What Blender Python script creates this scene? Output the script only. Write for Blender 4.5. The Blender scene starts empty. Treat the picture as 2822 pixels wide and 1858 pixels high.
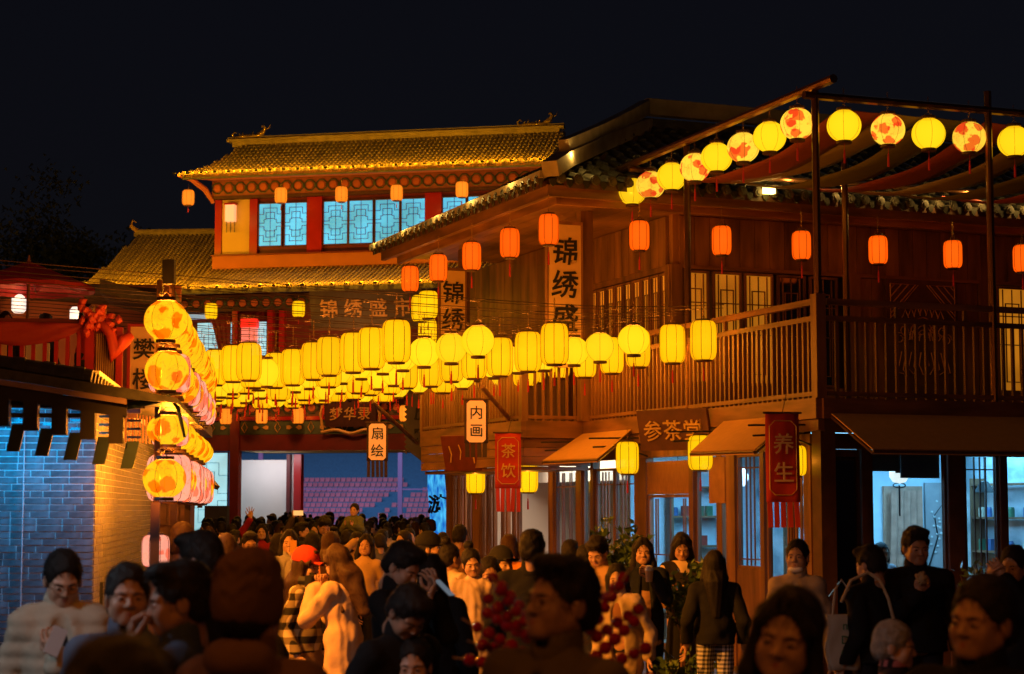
import bpy, bmesh, math, random
import numpy as np
from mathutils import Vector, Matrix, Euler
random.seed(7)
R = math.radians
S = bpy.context.scene
# ---------------------------------------------------------------- camera
F, CZ, PT = 5200.0, 2.0, math.atan(471/5200.0)
cam_d = bpy.data.cameras.new("camera"); cam = bpy.data.objects.new("camera", cam_d)
S.collection.objects.link(cam); S.camera = cam
cam.location = (0, 0, CZ); cam.rotation_euler = (math.pi/2+PT, 0, 0)
cam_d.sensor_width = 36; cam_d.lens = 36*F/2822; cam_d.clip_start = 0.2; cam_d.clip_end = 2000
cam_d.dof.use_dof = True; cam_d.dof.focus_distance = 27.0; cam_d.dof.aperture_fstop = 3.2
# ---------------------------------------------------------------- world, moon, exposure
Wd = bpy.data.worlds.new("World"); S.world = Wd; Wd.use_nodes = True
nt = Wd.node_tree; bg = nt.nodes["Background"]
sky = nt.nodes.new("ShaderNodeTexSky"); sky.sky_type = 'NISHITA'; sky.sun_disc = False
sky.sun_elevation = R(2); sky.sun_rotation = R(200)
mx = nt.nodes.new("ShaderNodeMix"); mx.data_type = 'RGBA'; mx.inputs[0].default_value = 0.9
mx.inputs[7].default_value = (0.30, 0.30, 0.62, 1)
nt.links.new(sky.outputs[0], mx.inputs[6]); nt.links.new(mx.outputs[2], bg.inputs[0])
bg.inputs[1].default_value = 0.0085
moon_d = bpy.data.lights.new("moon", 'SUN'); moon_d.energy = 0.004; moon_d.angle = R(0.5); moon_d.color = (.8, .85, 1)
moon = bpy.data.objects.new("moon", moon_d); S.collection.objects.link(moon); moon.rotation_euler = (R(50), 0, R(160))
vs = S.view_settings; vs.view_transform = 'Standard'; vs.look = 'None'; vs.gamma = 1; vs.exposure = 0.0; vs.use_curve_mapping = False
S.cycles.max_bounces = 5; S.cycles.diffuse_bounces = 2; S.cycles.glossy_bounces = 2
S.cycles.transparent_max_bounces = 12; S.cycles.use_denoising = True; S.cycles.use_light_tree = True
S.cycles.sample_clamp_indirect = 3; S.cycles.caustics_reflective = False; S.cycles.caustics_refractive = False

# ---------------------------------------------------------------- geometry of the picture's rays, used to find where things stand
def ray(px, py):
    x = (px-1411)/F; y = (929-py)/F; c, s = math.cos(PT), math.sin(PT)
    return Vector((x, c-y*s, s+y*c))
def P(px, py, Y):
    d = ray(px, py); t = Y/d.y
    return Vector((d.x*t, Y, CZ+d.z*t))
class Fr:
    "vertical frame: u to the right, w away from the street, z up"
    def __init__(s, ox, oy, deg):
        s.o = (ox, oy); s.a = R(deg); s.c, s.s = math.cos(s.a), math.sin(s.a)
    def w2l(s, x, y):
        x -= s.o[0]; y -= s.o[1]; return (x*s.c+y*s.s, -x*s.s+y*s.c)
    def l2w(s, u, w, z=0):
        return Vector((s.o[0]+u*s.c-w*s.s, s.o[1]+u*s.s+w*s.c, z))
    def hit(s, px, py, ax, val):
        d = ray(px, py); cx, cy = s.w2l(0, 0); du = d.x*s.c+d.y*s.s; dw = -d.x*s.s+d.y*s.c
        t = (val-cx)/du if ax == 'u' else (val-cy)/dw if ax == 'w' else (val-CZ)/d.z
        return Vector((cx+du*t, cy+dw*t, CZ+d.z*t))
# ---------------------------------------------------------------- objects
COL = S.collection
def setp(o, label=None, cat=None, group=None, kind=None):
    if label: o["label"] = label
    if cat: o["category"] = cat
    if group: o["group"] = group
    if kind: o["kind"] = kind
    return o
def thing(name, label, cat, loc=(0, 0, 0), rz=0.0, group=None):
    o = bpy.data.objects.new(name, None); COL.objects.link(o); o.empty_display_size = .2
    o.location = loc; o.rotation_euler = (0, 0, rz)
    return setp(o, label, cat, group)
def link(name, me, parent=None, loc=None, rz=None, mat=None, mtx=None):
    o = bpy.data.objects.new(name, me); COL.objects.link(o)
    if parent is not None: o.parent = parent
    if loc is not None: o.location = loc
    if rz is not None: o.rotation_euler = (0, 0, rz)
    if mtx is not None: o.matrix_local = mtx
    if mat is not None and len(me.materials) == 0: me.materials.append(mat)
    return o
class MB:
    "collects boxes, bars and tubes into one mesh"
    def __init__(s): s.v = []; s.f = []
    def add(s, vs_, fs_):
        n = len(s.v); s.v += [tuple(p) for p in vs_]; s.f += [tuple(i+n for i in f) for f in fs_]; return s
    def box(s, x0, x1, y0, y1, z0, z1):
        v = [(x, y, z) for z in (z0, z1) for y in (y0, y1) for x in (x0, x1)]
        return s.add(v, [(0, 2, 3, 1), (4, 5, 7, 6), (0, 1, 5, 4), (1, 3, 7, 5), (3, 2, 6, 7), (2, 0, 4, 6)])
    def bar(s, a, b, w, h=None, up=(0, 0, 1)):
        h = h or w; a = Vector(a); b = Vector(b); d = (b-a).normalized(); up = Vector(up)
        if abs(d.dot(up)) > .95: up = Vector((0, 1, 0)) if abs(d.y) < .9 else Vector((1, 0, 0))
        x = d.cross(up).normalized()*w/2; y = x.cross(d).normalized()*h/2
        v = [a-x-y, a+x-y, a+x+y, a-x+y, b-x-y, b+x-y, b+x+y, b-x+y]
        return s.add(v, [(3, 2, 1, 0), (4, 5, 6, 7), (0, 1, 5, 4), (1, 2, 6, 5), (2, 3, 7, 6), (3, 0, 4, 7)])
    def tube(s, pts, r, n=6, caps=True):
        pts = [Vector(p) for p in pts]; rs = r if hasattr(r, '__len__') else [r]*len(pts); rings = []
        for i, p in enumerate(pts):
            d = (pts[min(i+1, len(pts)-1)]-pts[max(i-1, 0)]).normalized()
            up = Vector((0, 0, 1)) if abs(d.z) < .9 else Vector((0, 1, 0))
            x = d.cross(up).normalized(); y = x.cross(d).normalized()
            rings.append([p+(x*math.cos(2*math.pi*k/n)+y*math.sin(2*math.pi*k/n))*rs[i] for k in range(n)])
        v = [q for ring in rings for q in ring]; f = []
        for i in range(len(pts)-1):
            for k in range(n):
                a = i*n+k; b = i*n+(k+1) % n; f.append((a, b, b+n, a+n))
        if caps: f.append(tuple(range(n-1, -1, -1))); f.append(tuple((len(pts)-1)*n+k for k in range(n)))
        return s.add(v, f)
    def lathe(s, prof, n=16, c=(0, 0, 0)):
        v = []; f = []
        for r, z in prof:
            for k in range(n): a = 2*math.pi*k/n; v.append((c[0]+r*math.cos(a), c[1]+r*math.sin(a), c[2]+z))
        for i in range(len(prof)-1):
            for k in range(n):
                a = i*n+k; b = i*n+(k+1) % n; f.append((a, b, b+n, a+n))
        return s.add(v, f)
    def prism(s, poly, y0, y1):
        "polygon in (x,z), extruded along y"
        n = len(poly); v = [(x, y0, z) for x, z in poly]+[(x, y1, z) for x, z in poly]
        f = [tuple(range(n)), tuple(range(2*n-1, n-1, -1))]+[(i, i+n, (i+1) % n+n, (i+1) % n) for i in range(n)]
        return s.add(v, f)
    def mesh(s, name, mat=None, smooth=False):
        me = bpy.data.meshes.new(name); me.from_pydata(s.v, [], s.f)
        if mat is not None: me.materials.append(mat)
        if smooth: me.shade_smooth()
        me.update(); return me
    def build(s, name, mat, parent=None, smooth=False, loc=None, rz=None):
        return link(name, s.mesh(name, mat, smooth), parent, loc, rz)
def B(x0, x1, y0, y1, z0, z1): return MB().box(x0, x1, y0, y1, z0, z1)
def ico(sub, r):
    bm = bmesh.new(); bmesh.ops.create_icosphere(bm, subdivisions=sub, radius=r)
    v = [tuple(q.co) for q in bm.verts]; f = [tuple(q.index for q in p.verts) for p in bm.faces]; bm.free(); return v, f
# ---------------------------------------------------------------- materials
def newmat(name):
    m = bpy.data.materials.new(name); m.use_nodes = True
    n = m.node_tree; return m, n, n.nodes["Principled BSDF"]
def mat(name, col, rough=.6, metal=0, var=.25, scale=6, bump=.0, stretch=None, spec=.5, emit=None, estr=0):
    m, n, b = newmat(name)
    b.inputs['Roughness'].default_value = rough; b.inputs['Metallic'].default_value = metal
    b.inputs['Specular IOR Level'].default_value = spec
    c = (*col, 1)
    if var or bump:
        tc = n.nodes.new("ShaderNodeTexCoord"); mp = n.nodes.new("ShaderNodeMapping")
        if stretch: mp.inputs['Scale'].default_value = stretch
        nz = n.nodes.new("ShaderNodeTexNoise"); nz.inputs['Scale'].default_value = scale; nz.inputs['Detail'].default_value = 4
        n.links.new(tc.outputs['Object'], mp.inputs[0]); n.links.new(mp.outputs[0], nz.inputs['Vector'])
        oi = n.nodes.new("ShaderNodeObjectInfo")
        cr = n.nodes.new("ShaderNodeValToRGB"); e = cr.color_ramp.elements
        e[0].position = .3; e[1].position = .7
        e[0].color = (*[x*(1-var) for x in col], 1); e[1].color = (*[min(1, x*(1+var)) for x in col], 1)
        n.links.new(nz.outputs[0], cr.inputs[0])
        hs = n.nodes.new("ShaderNodeHueSaturation"); mr = n.nodes.new("ShaderNodeMapRange")
        mr.inputs[3].default_value = 1-var*.5; mr.inputs[4].default_value = 1+var*.5
        n.links.new(oi.outputs['Random'], mr.inputs[0]); n.links.new(mr.outputs[0], hs.inputs['Value'])
        n.links.new(cr.outputs[0], hs.inputs['Color']); n.links.new(hs.outputs[0], b.inputs['Base Color'])
        if bump:
            bp = n.nodes.new("ShaderNodeBump"); bp.inputs['Strength'].default_value = bump; bp.inputs['Distance'].default_value = .02
            n.links.new(nz.outputs[0], bp.inputs['Height']); n.links.new(bp.outputs[0], b.inputs['Normal'])
    else: b.inputs['Base Color'].default_value = c
    if emit: b.inputs['Emission Color'].default_value = (*emit, 1); b.inputs['Emission Strength'].default_value = estr
    return m
def emat(name, col, strength, noise=0, scale=4):
    m, n, b = newmat(name); b.inputs['Base Color'].default_value = (*[min(.8, x) for x in col], 1); b.inputs['Roughness'].default_value = .6
    b.inputs['Emission Color'].default_value = (*col, 1); b.inputs['Emission Strength'].default_value = strength
    if noise:
        tc = n.nodes.new("ShaderNodeTexCoord"); nz = n.nodes.new("ShaderNodeTexNoise"); nz.inputs['Scale'].default_value = scale
        mr = n.nodes.new("ShaderNodeMapRange"); mr.inputs[1].default_value = .35; mr.inputs[2].default_value = .7
        mr.inputs[3].default_value = strength*(1-noise); mr.inputs[4].default_value = strength*(1+noise)
        n.links.new(tc.outputs['Object'], nz.inputs['Vector']); n.links.new(nz.outputs[0], mr.inputs[0]); n.links.new(mr.outputs[0], b.inputs['Emission Strength'])
    return m
def glassmat(name, tint=(.9, .95, 1), refl=.12):
    m, n, b = newmat(name); n.nodes.remove(b)
    t = n.nodes.new("ShaderNodeBsdfTransparent"); t.inputs[0].default_value = (*tint, 1)
    g = n.nodes.new("ShaderNodeBsdfGlossy"); g.inputs['Roughness'].default_value = .02
    fr = n.nodes.new("ShaderNodeLayerWeight"); pw = n.nodes.new("ShaderNodeMath"); pw.operation = 'POWER'; pw.inputs[1].default_value = 4.0; n.links.new(fr.outputs['Facing'], pw.inputs[0])
    ma = n.nodes.new("ShaderNodeMath"); ma.operation = 'MULTIPLY_ADD'; ma.inputs[1].default_value = .6; ma.inputs[2].default_value = refl-.07; n.links.new(pw.outputs[0], ma.inputs[0])
    x = n.nodes.new("ShaderNodeMixShader"); n.links.new(ma.outputs[0], x.inputs[0])
    n.links.new(t.outputs[0], x.inputs[1]); n.links.new(g.outputs[0], x.inputs[2]); n.links.new(x.outputs[0], n.nodes["Material Output"].inputs[0])
    return m
LAMP_SCALE = 1.0
WAT = 48
def point(name, loc, watts, col, parent=None, r=.04):
    l = bpy.data.lights.new(name, 'POINT'); l.energy = watts*LAMP_SCALE; l.color = col; l.shadow_soft_size = r
    o = bpy.data.objects.new(name, l); COL.objects.link(o); o.location = loc
    if parent is not None: o.parent = parent
    return o
def spot(name, loc, target, watts, col, ang=60, blend=.5, r=.06, parent=None):
    l = bpy.data.lights.new(name, 'SPOT'); l.energy = watts; l.color = col; l.spot_size = R(ang); l.spot_blend = blend; l.shadow_soft_size = r
    o = bpy.data.objects.new(name, l); COL.objects.link(o); o.location = loc
    o.rotation_euler = (Vector(target)-Vector(loc)).to_track_quat('-Z', 'Y').to_euler()
    if parent is not None: o.parent = parent
    return o
def arealight(name, loc, rot, sx, sy, watts, col, parent=None):
    l = bpy.data.lights.new(name, 'AREA'); l.shape = 'RECTANGLE'; l.size = sx; l.size_y = sy; l.energy = watts; l.color = col
    o = bpy.data.objects.new(name, l); COL.objects.link(o); o.location = loc; o.rotation_euler = rot
    if parent is not None: o.parent = parent
    return o
_glyph = {}
def glyphs(txt, size, extr=.01, bold=.02, mat_=None, name="lettering", shear=0.0, wob=.0, vertical=False, gap=1.15):
    "writing as a mesh in the x-z plane, facing -y, centred on the origin"
    key = (txt, size, extr, bold, shear, wob, vertical, gap, mat_.name if mat_ else '')
    if key in _glyph: return _glyph[key]
    V, Fc = [], []; rnd = random.Random(hash(txt) % 999 if False else len(txt)*7+ord(txt[0]))
    n = len(txt)
    for i, ch in enumerate(txt):
        cu = bpy.data.curves.new("t", 'FONT'); cu.body = ch; cu.size = size; cu.extrude = extr; cu.offset = bold*size; cu.shear = shear
        cu.align_x = 'CENTER'; cu.align_y = 'CENTER'; cu.resolution_u = 3; cu.fill_mode = 'BOTH'
        o = bpy.data.objects.new("t", cu); COL.objects.link(o)
        me = bpy.data.meshes.new_from_object(o.evaluated_get(bpy.context.evaluated_depsgraph_get()))
        vv = [v.co.copy() for v in me.vertices]; ff = [tuple(p.vertices) for p in me.polygons]
        bpy.data.objects.remove(o); bpy.data.curves.remove(cu); bpy.data.meshes.remove(me)
        if not vv: continue
        cx = (max(v.x for v in vv)+min(v.x for v in vv))/2; cy = (max(v.y for v in vv)+min(v.y for v in vv))/2
        k = (i-(n-1)/2)*size*gap; ox, oz = (0, -k) if vertical else (k, 0)
        b = len(V); ph = rnd.uniform(0, 6)
        for v in vv:
            x, z = v.x-cx, v.y-cy
            if wob: x += wob*size*math.sin(z/size*7+ph)+.5*wob*size*math.sin(x/size*11+ph); z += wob*size*math.sin(x/size*6+ph*2)
            V.append((x+ox, -v.z, z+oz))
        Fc += [tuple(q+b for q in p) for p in ff]
    me = bpy.data.meshes.new(name); me.from_pydata(V, [], Fc)
    if mat_: me.materials.append(mat_)
    _glyph[key] = me; return me
# ---------------------------------------------------------------- materials of the place
M_wood = mat("stained_wood", (.20, .095, .045), .50, var=.50, scale=5, bump=.12, stretch=(1, 1, .18))
M_woodh = mat("stained_wood_long", (.22, .10, .046), .48, var=.50, scale=5, bump=.12, stretch=(.2, .2, 1.4))
M_woodd = mat("dark_wood", (.085, .038, .020), .5, var=.3, scale=5, bump=.1)
M_red = mat("red_lacquer", (.34, .010, .010), .35, var=.12, scale=3)
M_reddk = mat("dark_red_paint", (.13, .010, .010), .5, var=.2, scale=3)
M_terra = mat("terracotta_plaster", (.42, .13, .05), .8, var=.10, scale=2)
M_yellow = mat("ochre_plaster", (.62, .42, .14), .8, var=.06, scale=1.5)
M_tile = mat("grey_roof_tile", (.27, .20, .10), .42, var=.35, scale=14, bump=.2)
M_tiled = mat("dark_roof_tile", (.060, .055, .042), .5, var=.35, scale=14, bump=.2)
M_green = mat("painted_green", (.05, .085, .06), .6, var=.2)
M_gold = mat("gold_paint", (.60, .36, .10), .45, var=.15)
M_black = mat("black_metal", (.015, .014, .013), .45, var=.2)
M_bronze = mat("bronze_pole", (.16, .075, .03), .28, metal=.75, var=.15)
M_white = mat("white_plaster", (.72, .70, .68), .8, var=.04, scale=2)
M_stone = mat("ridge_plaster", (.34, .27, .17), .8, var=.25, scale=4, bump=.2)
M_ink = mat("black_ink", (.012, .010, .010), .7, var=0)
M_canvas = mat("tan_canvas", (.62, .34, .12), .85, var=.05, scale=12, bump=.05)
M_wire = mat("wire", (.10, .06, .04), .4, metal=.5, var=0)
M_paper = mat("cream_board", (.72, .48, .26), .75, var=.06)
M_glass = glassmat("window_glass")
M_glassb = glassmat("window_glass_blue", (.80, .92, 1), .10)
M_cyan = emat("lit_blue_pane", (.075, .50, .86), .90, noise=.32, scale=1.1)
M_cyanw = emat("lit_pale_pane", (.34, .74, .86), .95, noise=.2, scale=1.2)
M_amber = emat("lit_amber_pane", (.50, .17, .008), .72, noise=.35, scale=1.0)
M_bluewall = mat("pale_blue_wall", (.62, .74, .80), .8, var=.05)
M_charcoal = mat("charcoal_blind", (.16, .16, .18), .8, var=.1)

# ---------------------------------------------------------------- ground: paving slabs over a base sheet
def paving_material():
    m, n, b = newmat("paving"); b.inputs['Roughness'].default_value = .38
    tc = n.nodes.new("ShaderNodeTexCoord"); br = n.nodes.new("ShaderNodeTexBrick"); br.inputs['Scale'].default_value = 1
    br.inputs['Brick Width'].default_value = 1.2; br.inputs['Row Height'].default_value = .6; br.inputs['Mortar Size'].default_value = .008
    br.inputs['Color1'].default_value = (.22, .20, .18, 1); br.inputs['Color2'].default_value = (.16, .15, .14, 1); br.inputs['Mortar'].default_value = (.05, .05, .05, 1)
    nz = n.nodes.new("ShaderNodeTexNoise"); nz.inputs['Scale'].default_value = 3; nz.inputs['Detail'].default_value = 8
    mx_ = n.nodes.new("ShaderNodeMix"); mx_.data_type = 'RGBA'; mx_.blend_type = 'MULTIPLY'; mx_.inputs[0].default_value = .6
    n.links.new(tc.outputs['Object'], br.inputs[0]); n.links.new(tc.outputs['Object'], nz.inputs[0]); n.links.new(br.outputs[0], mx_.inputs[6]); n.links.new(nz.outputs[0], mx_.inputs[7])
    n.links.new(mx_.outputs[2], b.inputs['Base Color']); bp = n.nodes.new("ShaderNodeBump"); bp.inputs['Strength'].default_value = .2; n.links.new(br.outputs[1], bp.inputs['Height']); bp.invert = True
    n.links.new(bp.outputs[0], b.inputs['Normal']); return m
gd = MB(); gd.add([(-400, -60, 0), (400, -60, 0), (400, 900, 0), (-400, 900, 0)], [(0, 1, 2, 3)])
gr = gd.build("ground", paving_material()); gr["kind"] = "structure"
m_, n_, b_ = newmat("dark_hill"); b_.inputs['Base Color'].default_value = (.02, .025, .02, 1); b_.inputs['Roughness'].default_value = 1
hv, hf = [], []
rr = random.Random(3)
for i in range(61):
    x = -260+i*8.5; z = 22+9*math.sin(i*.23+1)+4*math.sin(i*.71)+rr.uniform(-1, 1); hv += [(x, 330, -1), (x, 350, max(4, z-abs(x+60)*.06)), (x, 420, -1)]
for i in range(60): a = i*3; hf += [(a, a+3, a+4, a+1), (a+1, a+4, a+5, a+2)]
me = bpy.data.meshes.new("hills"); me.from_pydata(hv, [], hf); me.materials.append(m_); me.shade_smooth(); hl = link("hills", me); hl["kind"] = "structure"

# ---------------------------------------------------------------- tiled roofs
def roof_pt(s, e, r, cv): return Vector((0, e[0]+(r[0]-e[0])*s, e[1]+(r[1]-e[1])*(s**cv)))
_rowc = {}
def tile_row_mesh(pitch, e, r, cv, n, nmax, mat_, lift=.022):
    k = (pitch, e, r, cv, n, nmax, mat_.name)
    if k in _rowc: return _rowc[k]
    m = MB(); rad = pitch*.27
    prof = [(-pitch/2, .0), (-rad*1.05, .004)]+[(-rad*math.cos(a), .012+rad*math.sin(a)) for a in (R(20), R(65), R(115), R(160))]+[(rad*1.05, .004), (pitch/2, .0)]
    prev = None
    for j in range(n):
        p0 = roof_pt(j/nmax, e, r, cv); p1 = roof_pt((j+1)/nmax, e, r, cv); d = (p1-p0).normalized(); nr = Vector((0, -d.z, d.y))
        v = [p0+Vector((x, 0, 0))+nr*(z*1.12+lift) for x, z in prof]+[p1+Vector((x, 0, 0))+nr*(z*.95) for x, z in prof]
        q = len(prof); fs = [(i, i+1, i+1+q, i+q) for i in range(q-1)]
        v += [p0+Vector((x, 0, 0))-nr*.004 for x, z in prof]; fs += [(i+2*q, i+1+2*q, i+1, i) for i in range(q-1)]
        m.add(v, fs)
    _rowc[k] = m.mesh("tile_row", mat_); return _rowc[k]
def tile_roof(root, u0, u1, e, r, pitch, rows, mat_, top=None, cv=1.15, ends=3, M=None, slab=True, endr=.07, name="tile_row"):
    "rows of cover tiles running up the slope from eave e=(w,z) to ridge r=(w,z)"
    M = M or Matrix.Identity(4); n = max(1, int(round((u1-u0)/pitch))); pitch = (u1-u0)/n
    for i in range(n):
        u = u0+(i+.5)*pitch; t = 1.0 if top is None else top(u); k = int(round(rows*t))
        if k < 1: continue
        o = link(name, tile_row_mesh(pitch, e, r, cv, k, rows, mat_), root, mtx=M@Matrix.Translation((u, 0, 0)))
        if ends and i % ends == ends//2:
            key = ('end', endr, mat_.name)
            if key not in _rowc:
                mm = MB(); mm.tube([(0, -.03, endr*.3), (0, .06, endr*.3)], endr, 12); mm.tube([(0, -.045, endr*.3), (0, -.03, endr*.3)], endr*.55, 10); _rowc[key] = mm.mesh("tile_end", mat_, False)
            link("tile_end", _rowc[key], root, mtx=M@Matrix.Translation((u, e[0]-.03, e[1])))
    if slab:
        mm = MB(); N = 6; L = [roof_pt(i/N, e, r, cv) for i in range(N+1)]
        for i in range(N):
            ta = [(min(1, (top or (lambda u: 1))(q))) for q in (u0, u1)]
            a, b = L[i], L[i+1]; lo = Vector((0, 0, -.10)); off = Vector((0, 0, -.02))
            ul, ur = u0, u1
            if top:
                us = [u0+(u1-u0)*q/40 for q in range(41) if top(u0+(u1-u0)*q/40) >= (i+.5)/N]
                if not us: continue
                ul, ur = us[0], us[-1]
            v = [Vector((x, p.y, p.z))+o_ for o_ in (lo, off) for p in (a, b) for x in (ul, ur)]
            mm.add(v, [(0, 2, 3, 1), (4, 5, 7, 6), (0, 1, 5, 4), (2, 6, 7, 3), (0, 4, 6, 2), (1, 3, 7, 5)])
        link("roof_deck", mm.mesh("roof_deck", M_woodd), root, mtx=M)

# ---------------------------------------------------------------- the gate tower at the end of the street
G = Fr(P(1000, 1240, 60).x, 60.0, -12)
gt = thing("gate_tower", "two storey gate tower with gold lit tiled roofs and lit blue lattice windows", "gate tower", (*G.o, 0), G.a)
def g(name, u0, u1, w0, w1, z0, z1, m): return B(u0, u1, w0, w1, z0, z1).build(name, m, gt)
# ground storey
for u in (-8.05, -6.2, -4.27, 2.55, 4.4): g("column", u-.15, u+.15, -.12, .18, 0, 5.0, M_reddk)
g("beam", -9.2, 5.6, -.05, .2, 3.83, 4.34, M_reddk)
g("beam", -9.2, 5.6, -.10, .2, 4.80, 4.92, M_red)
g("frieze_board", -9.2, 5.6, -.02, .2, 4.35, 4.79, M_green); g("frieze_board", -9.2, 5.6, -.02, .2, 4.93, 5.46, M_woodd)
mm = MB(); mm.tube([(math.cos(R(45*i+22.5))*.19, 0, math.sin(R(45*i+22.5))*.19) for i in range(9)], .022, 4, False); ring = mm.mesh("medallion_ring", M_green)
mm = MB(); mm.prism([(math.cos(R(45*i+22.5))*.12, math.sin(R(45*i+22.5))*.12) for i in range(8)], -.02, .01); disc = mm.mesh("medallion", mat("orange_paint", (.45, .13, .04), .6, var=.2))
mm = MB(); mm.prism([(0, -.05), (.05, 0), (0, .05), (-.05, 0)], -.02, .01); dia = mm.mesh("diamond", M_green)
mm = MB()
for sx in (-1, 1): mm.prism([(sx*.05, 0), (sx*.16, .07), (sx*.25, .05), (sx*.25, -.05), (sx*.16, -.07)][::sx], -.02, .01)
leafm = mm.mesh("leaf_motif", M_gold)
mm = MB(); mm.tube([(-.1, 0, 0), (0, 0, .17), (.1, 0, 0), (0, 0, -.17), (-.1, 0, 0)], .018, 4, False); lozm = mm.mesh("lozenge", M_gold)
def frieze(u0, u1, w, z, pitch=.40, sc=1.0):
    n = int((u1-u0)/pitch)
    for i in range(n):
        u = u0+(i+.5)*pitch
        for me_, nm in ((ring, "medallion_ring"), (disc, "medallion")):
            o = link(nm, me_, gt, (u, w, z)); o.scale = (sc, 1, sc)
        link("diamond", dia, gt, (u+pitch/2, w, z))
frieze(-9.1, 5.5, -.04, 5.19)
for i in range(26):
    u = -9.0+i*.56
    link("lozenge" if i % 2 else "leaf_motif", lozm if i % 2 else leafm, gt, (u, -.04, 4.57))
# side bays with lit panes and lattice
def lattice_window(root, u0, u1, z0, z1, w, pane, rails, name="window", th=.012, M=None, axis='w', style='cross'):
    "one framed pane with its lattice; axis 'w' looks along w, 'u' looks along u"
    def bx(a0, a1, b0, b1, c0, c1, nm, mt, par):
        bb = B(a0, a1, b0, b1, c0, c1) if axis == 'w' else B(b0, b1, a0, a1, c0, c1)
        return bb.build(nm, mt, par)
    f = .035; mm = MB()
    def add(a0, a1, b0, b1, c0, c1): mm.box(*((a0, a1, b0, b1) if axis == 'w' else (b0, b1, a0, a1)), c0, c1)
    add(u0, u0+f, w-.03, w+.03, z0, z1); add(u1-f, u1, w-.03, w+.03, z0, z1); add(u0+f, u1-f, w-.03, w+.03, z0, z0+f); add(u0+f, u1-f, w-.03, w+.03, z1-f, z1)
    win = mm.build(name, rails, root)
    bx(u0+f, u1-f, w+.004, w+.012, z0+f, z1-f, "pane", pane, win)
    mm = MB(); W_, H_ = u1-u0, z1-z0; X = lambda a: u0+W_*a; Z = lambda a: z0+H_*a
    def seg(x0, y0, x1, y1):
        x0, x1 = sorted((x0, x1)); y0, y1 = sorted((y0, y1)); t = th/2
        add(X(x0)-t, X(x1)+t, w-.012-.002*(len(mm.f) % 5), w+.002, Z(y0)-t, Z(y1)+t)
    def poly(pts):
        for a, b in zip(pts, pts[1:]): seg(*a, *b)
    if style == 'cross':
        seg(.5, .03, .5, .97)
        for s in (0, 1):
            q = (lambda y: y) if s == 0 else (lambda y: 1-y)
            for t_ in (0, 1):
                p = (lambda x: x) if t_ == 0 else (lambda x: 1-x)
                poly([(p(.03), q(.26)), (p(.22), q(.26)), (p(.22), q(.12)), (p(.5), q(.12))])
                poly([(p(.5), q(.22)), (p(.32), q(.22)), (p(.32), q(.38)), (p(.24), q(.38)), (p(.24), q(.46)), (p(.03), q(.46))])
        seg(.32, .36, .68, .36); seg(.32, .64, .68, .64)
    elif style == 'bars':
        for x in (.12, .30, .38, .62, .70, .88): seg(x, .03, x, .97)
        for y in (.12, .88): seg(.03, y, .97, y)
    elif style == 'tea':
        seg(.5, .03, .5, .97)
        for x in (.2, .8): seg(x, .03, x, .97)
        for y in (.72, .45): seg(.03, y, .97, y)
        poly([(.28, .1), (.72, .1), (.72, .84), (.28, .84), (.28, .1)])
    elif style == 'shop':
        for x in (.10, .34, .5, .66, .9): seg(x, .03, x, .97)
        seg(.03, .88, .97, .88); seg(.1, .08, .9, .08)
    elif style == 'four':
        for x in (.2, .5, .8): seg(x, .60, x, .97)
        seg(.15, .03, .15, .97); seg(.85, .03, .85, .97); seg(.03, .60, .97, .60)
    mm.build("lattice", rails, win)
    return win
for (u0, u1, z0, z1) in ((-5.95, -5.2, 1.2, 3.75), (-5.18, -4.45, 1.2, 3.75)):
    pass
lattice_window(gt, -6.0, -4.5, .9, 3.80, .02, M_cyanw, M_woodd)
lattice_window(gt, -7.85, -6.4, .9, 3.80, .02, M_cyanw, M_woodd)
g("plinth", -9.2, -4.45, -.05, .2, 0, .88, M_reddk)
g("plinth", 2.72, 5.6, -.05, .2, 0, 3.8, M_reddk)
# middle storey behind the strings of lanterns
g("wall", -9.2, 5.6, .25, .45, 5.5, 8.95, M_reddk)
g("pent_roof", -9.3, 5.7, -.55, .24, 5.50, 5.60, M_tiled)
for i in range(60): link("rafter_end", bpy.data.meshes.get("rafter_end") or B(-.035, .035, -.62, .2, -.04, .04).mesh("rafter_end", M_woodd), gt, (-9.1+i*.25, 0, 5.45))
for (u0, u1) in ((-7.6, -6.75), (-5.75, -4.9), (-4.8, -4.0), (-3.9, -3.3)): lattice_window(gt, u0, u1, 6.1, 8.05, .22, M_cyanw, M_woodd)
g("light_strip", -6.2, -5.0, .10, .2, 8.14, 8.30, emat("pale_strip", (.30, .55, .75), .5))
for u in (-4.35, -3.15, -2.75, 2.3): B(-.09, .09, -.02, .22, 5.62, 8.36).build("column", M_red, gt, loc=(u, 0, 0))
def drape(u0, u1, side):
    v = []; f = []; N, K = 12, 8
    for j in range(K+1):
        t = j/K
        for i in range(N+1):
            q = i/N; wdt = (u1-u0)*(1-.75*t**.7 if t < .8 else .42); uu = (u0 if side < 0 else u1)-side*0+(wdt*q if side < 0 else -wdt*q)
            v.append((uu, .02+.035*math.sin(q*22), 8.3-2.2*t))
    for j in range(K):
        for i in range(N): a = j*(N+1)+i; f.append((a, a+1, a+N+2, a+N+1))
    mm = MB().add(v, f); o = mm.build("drape", M_reddk, gt, smooth=True); s = o.modifiers.new("t", 'SOLIDIFY'); s.thickness = .012
drape(-5.3, -4.5, 1); drape(-4.3, -3.4, -1)
g("lintel", -9.2, 5.6, .05, .25, 8.36, 8.9, M_woodd); frieze(-9.1, -1.75, .03, 8.62)
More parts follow.
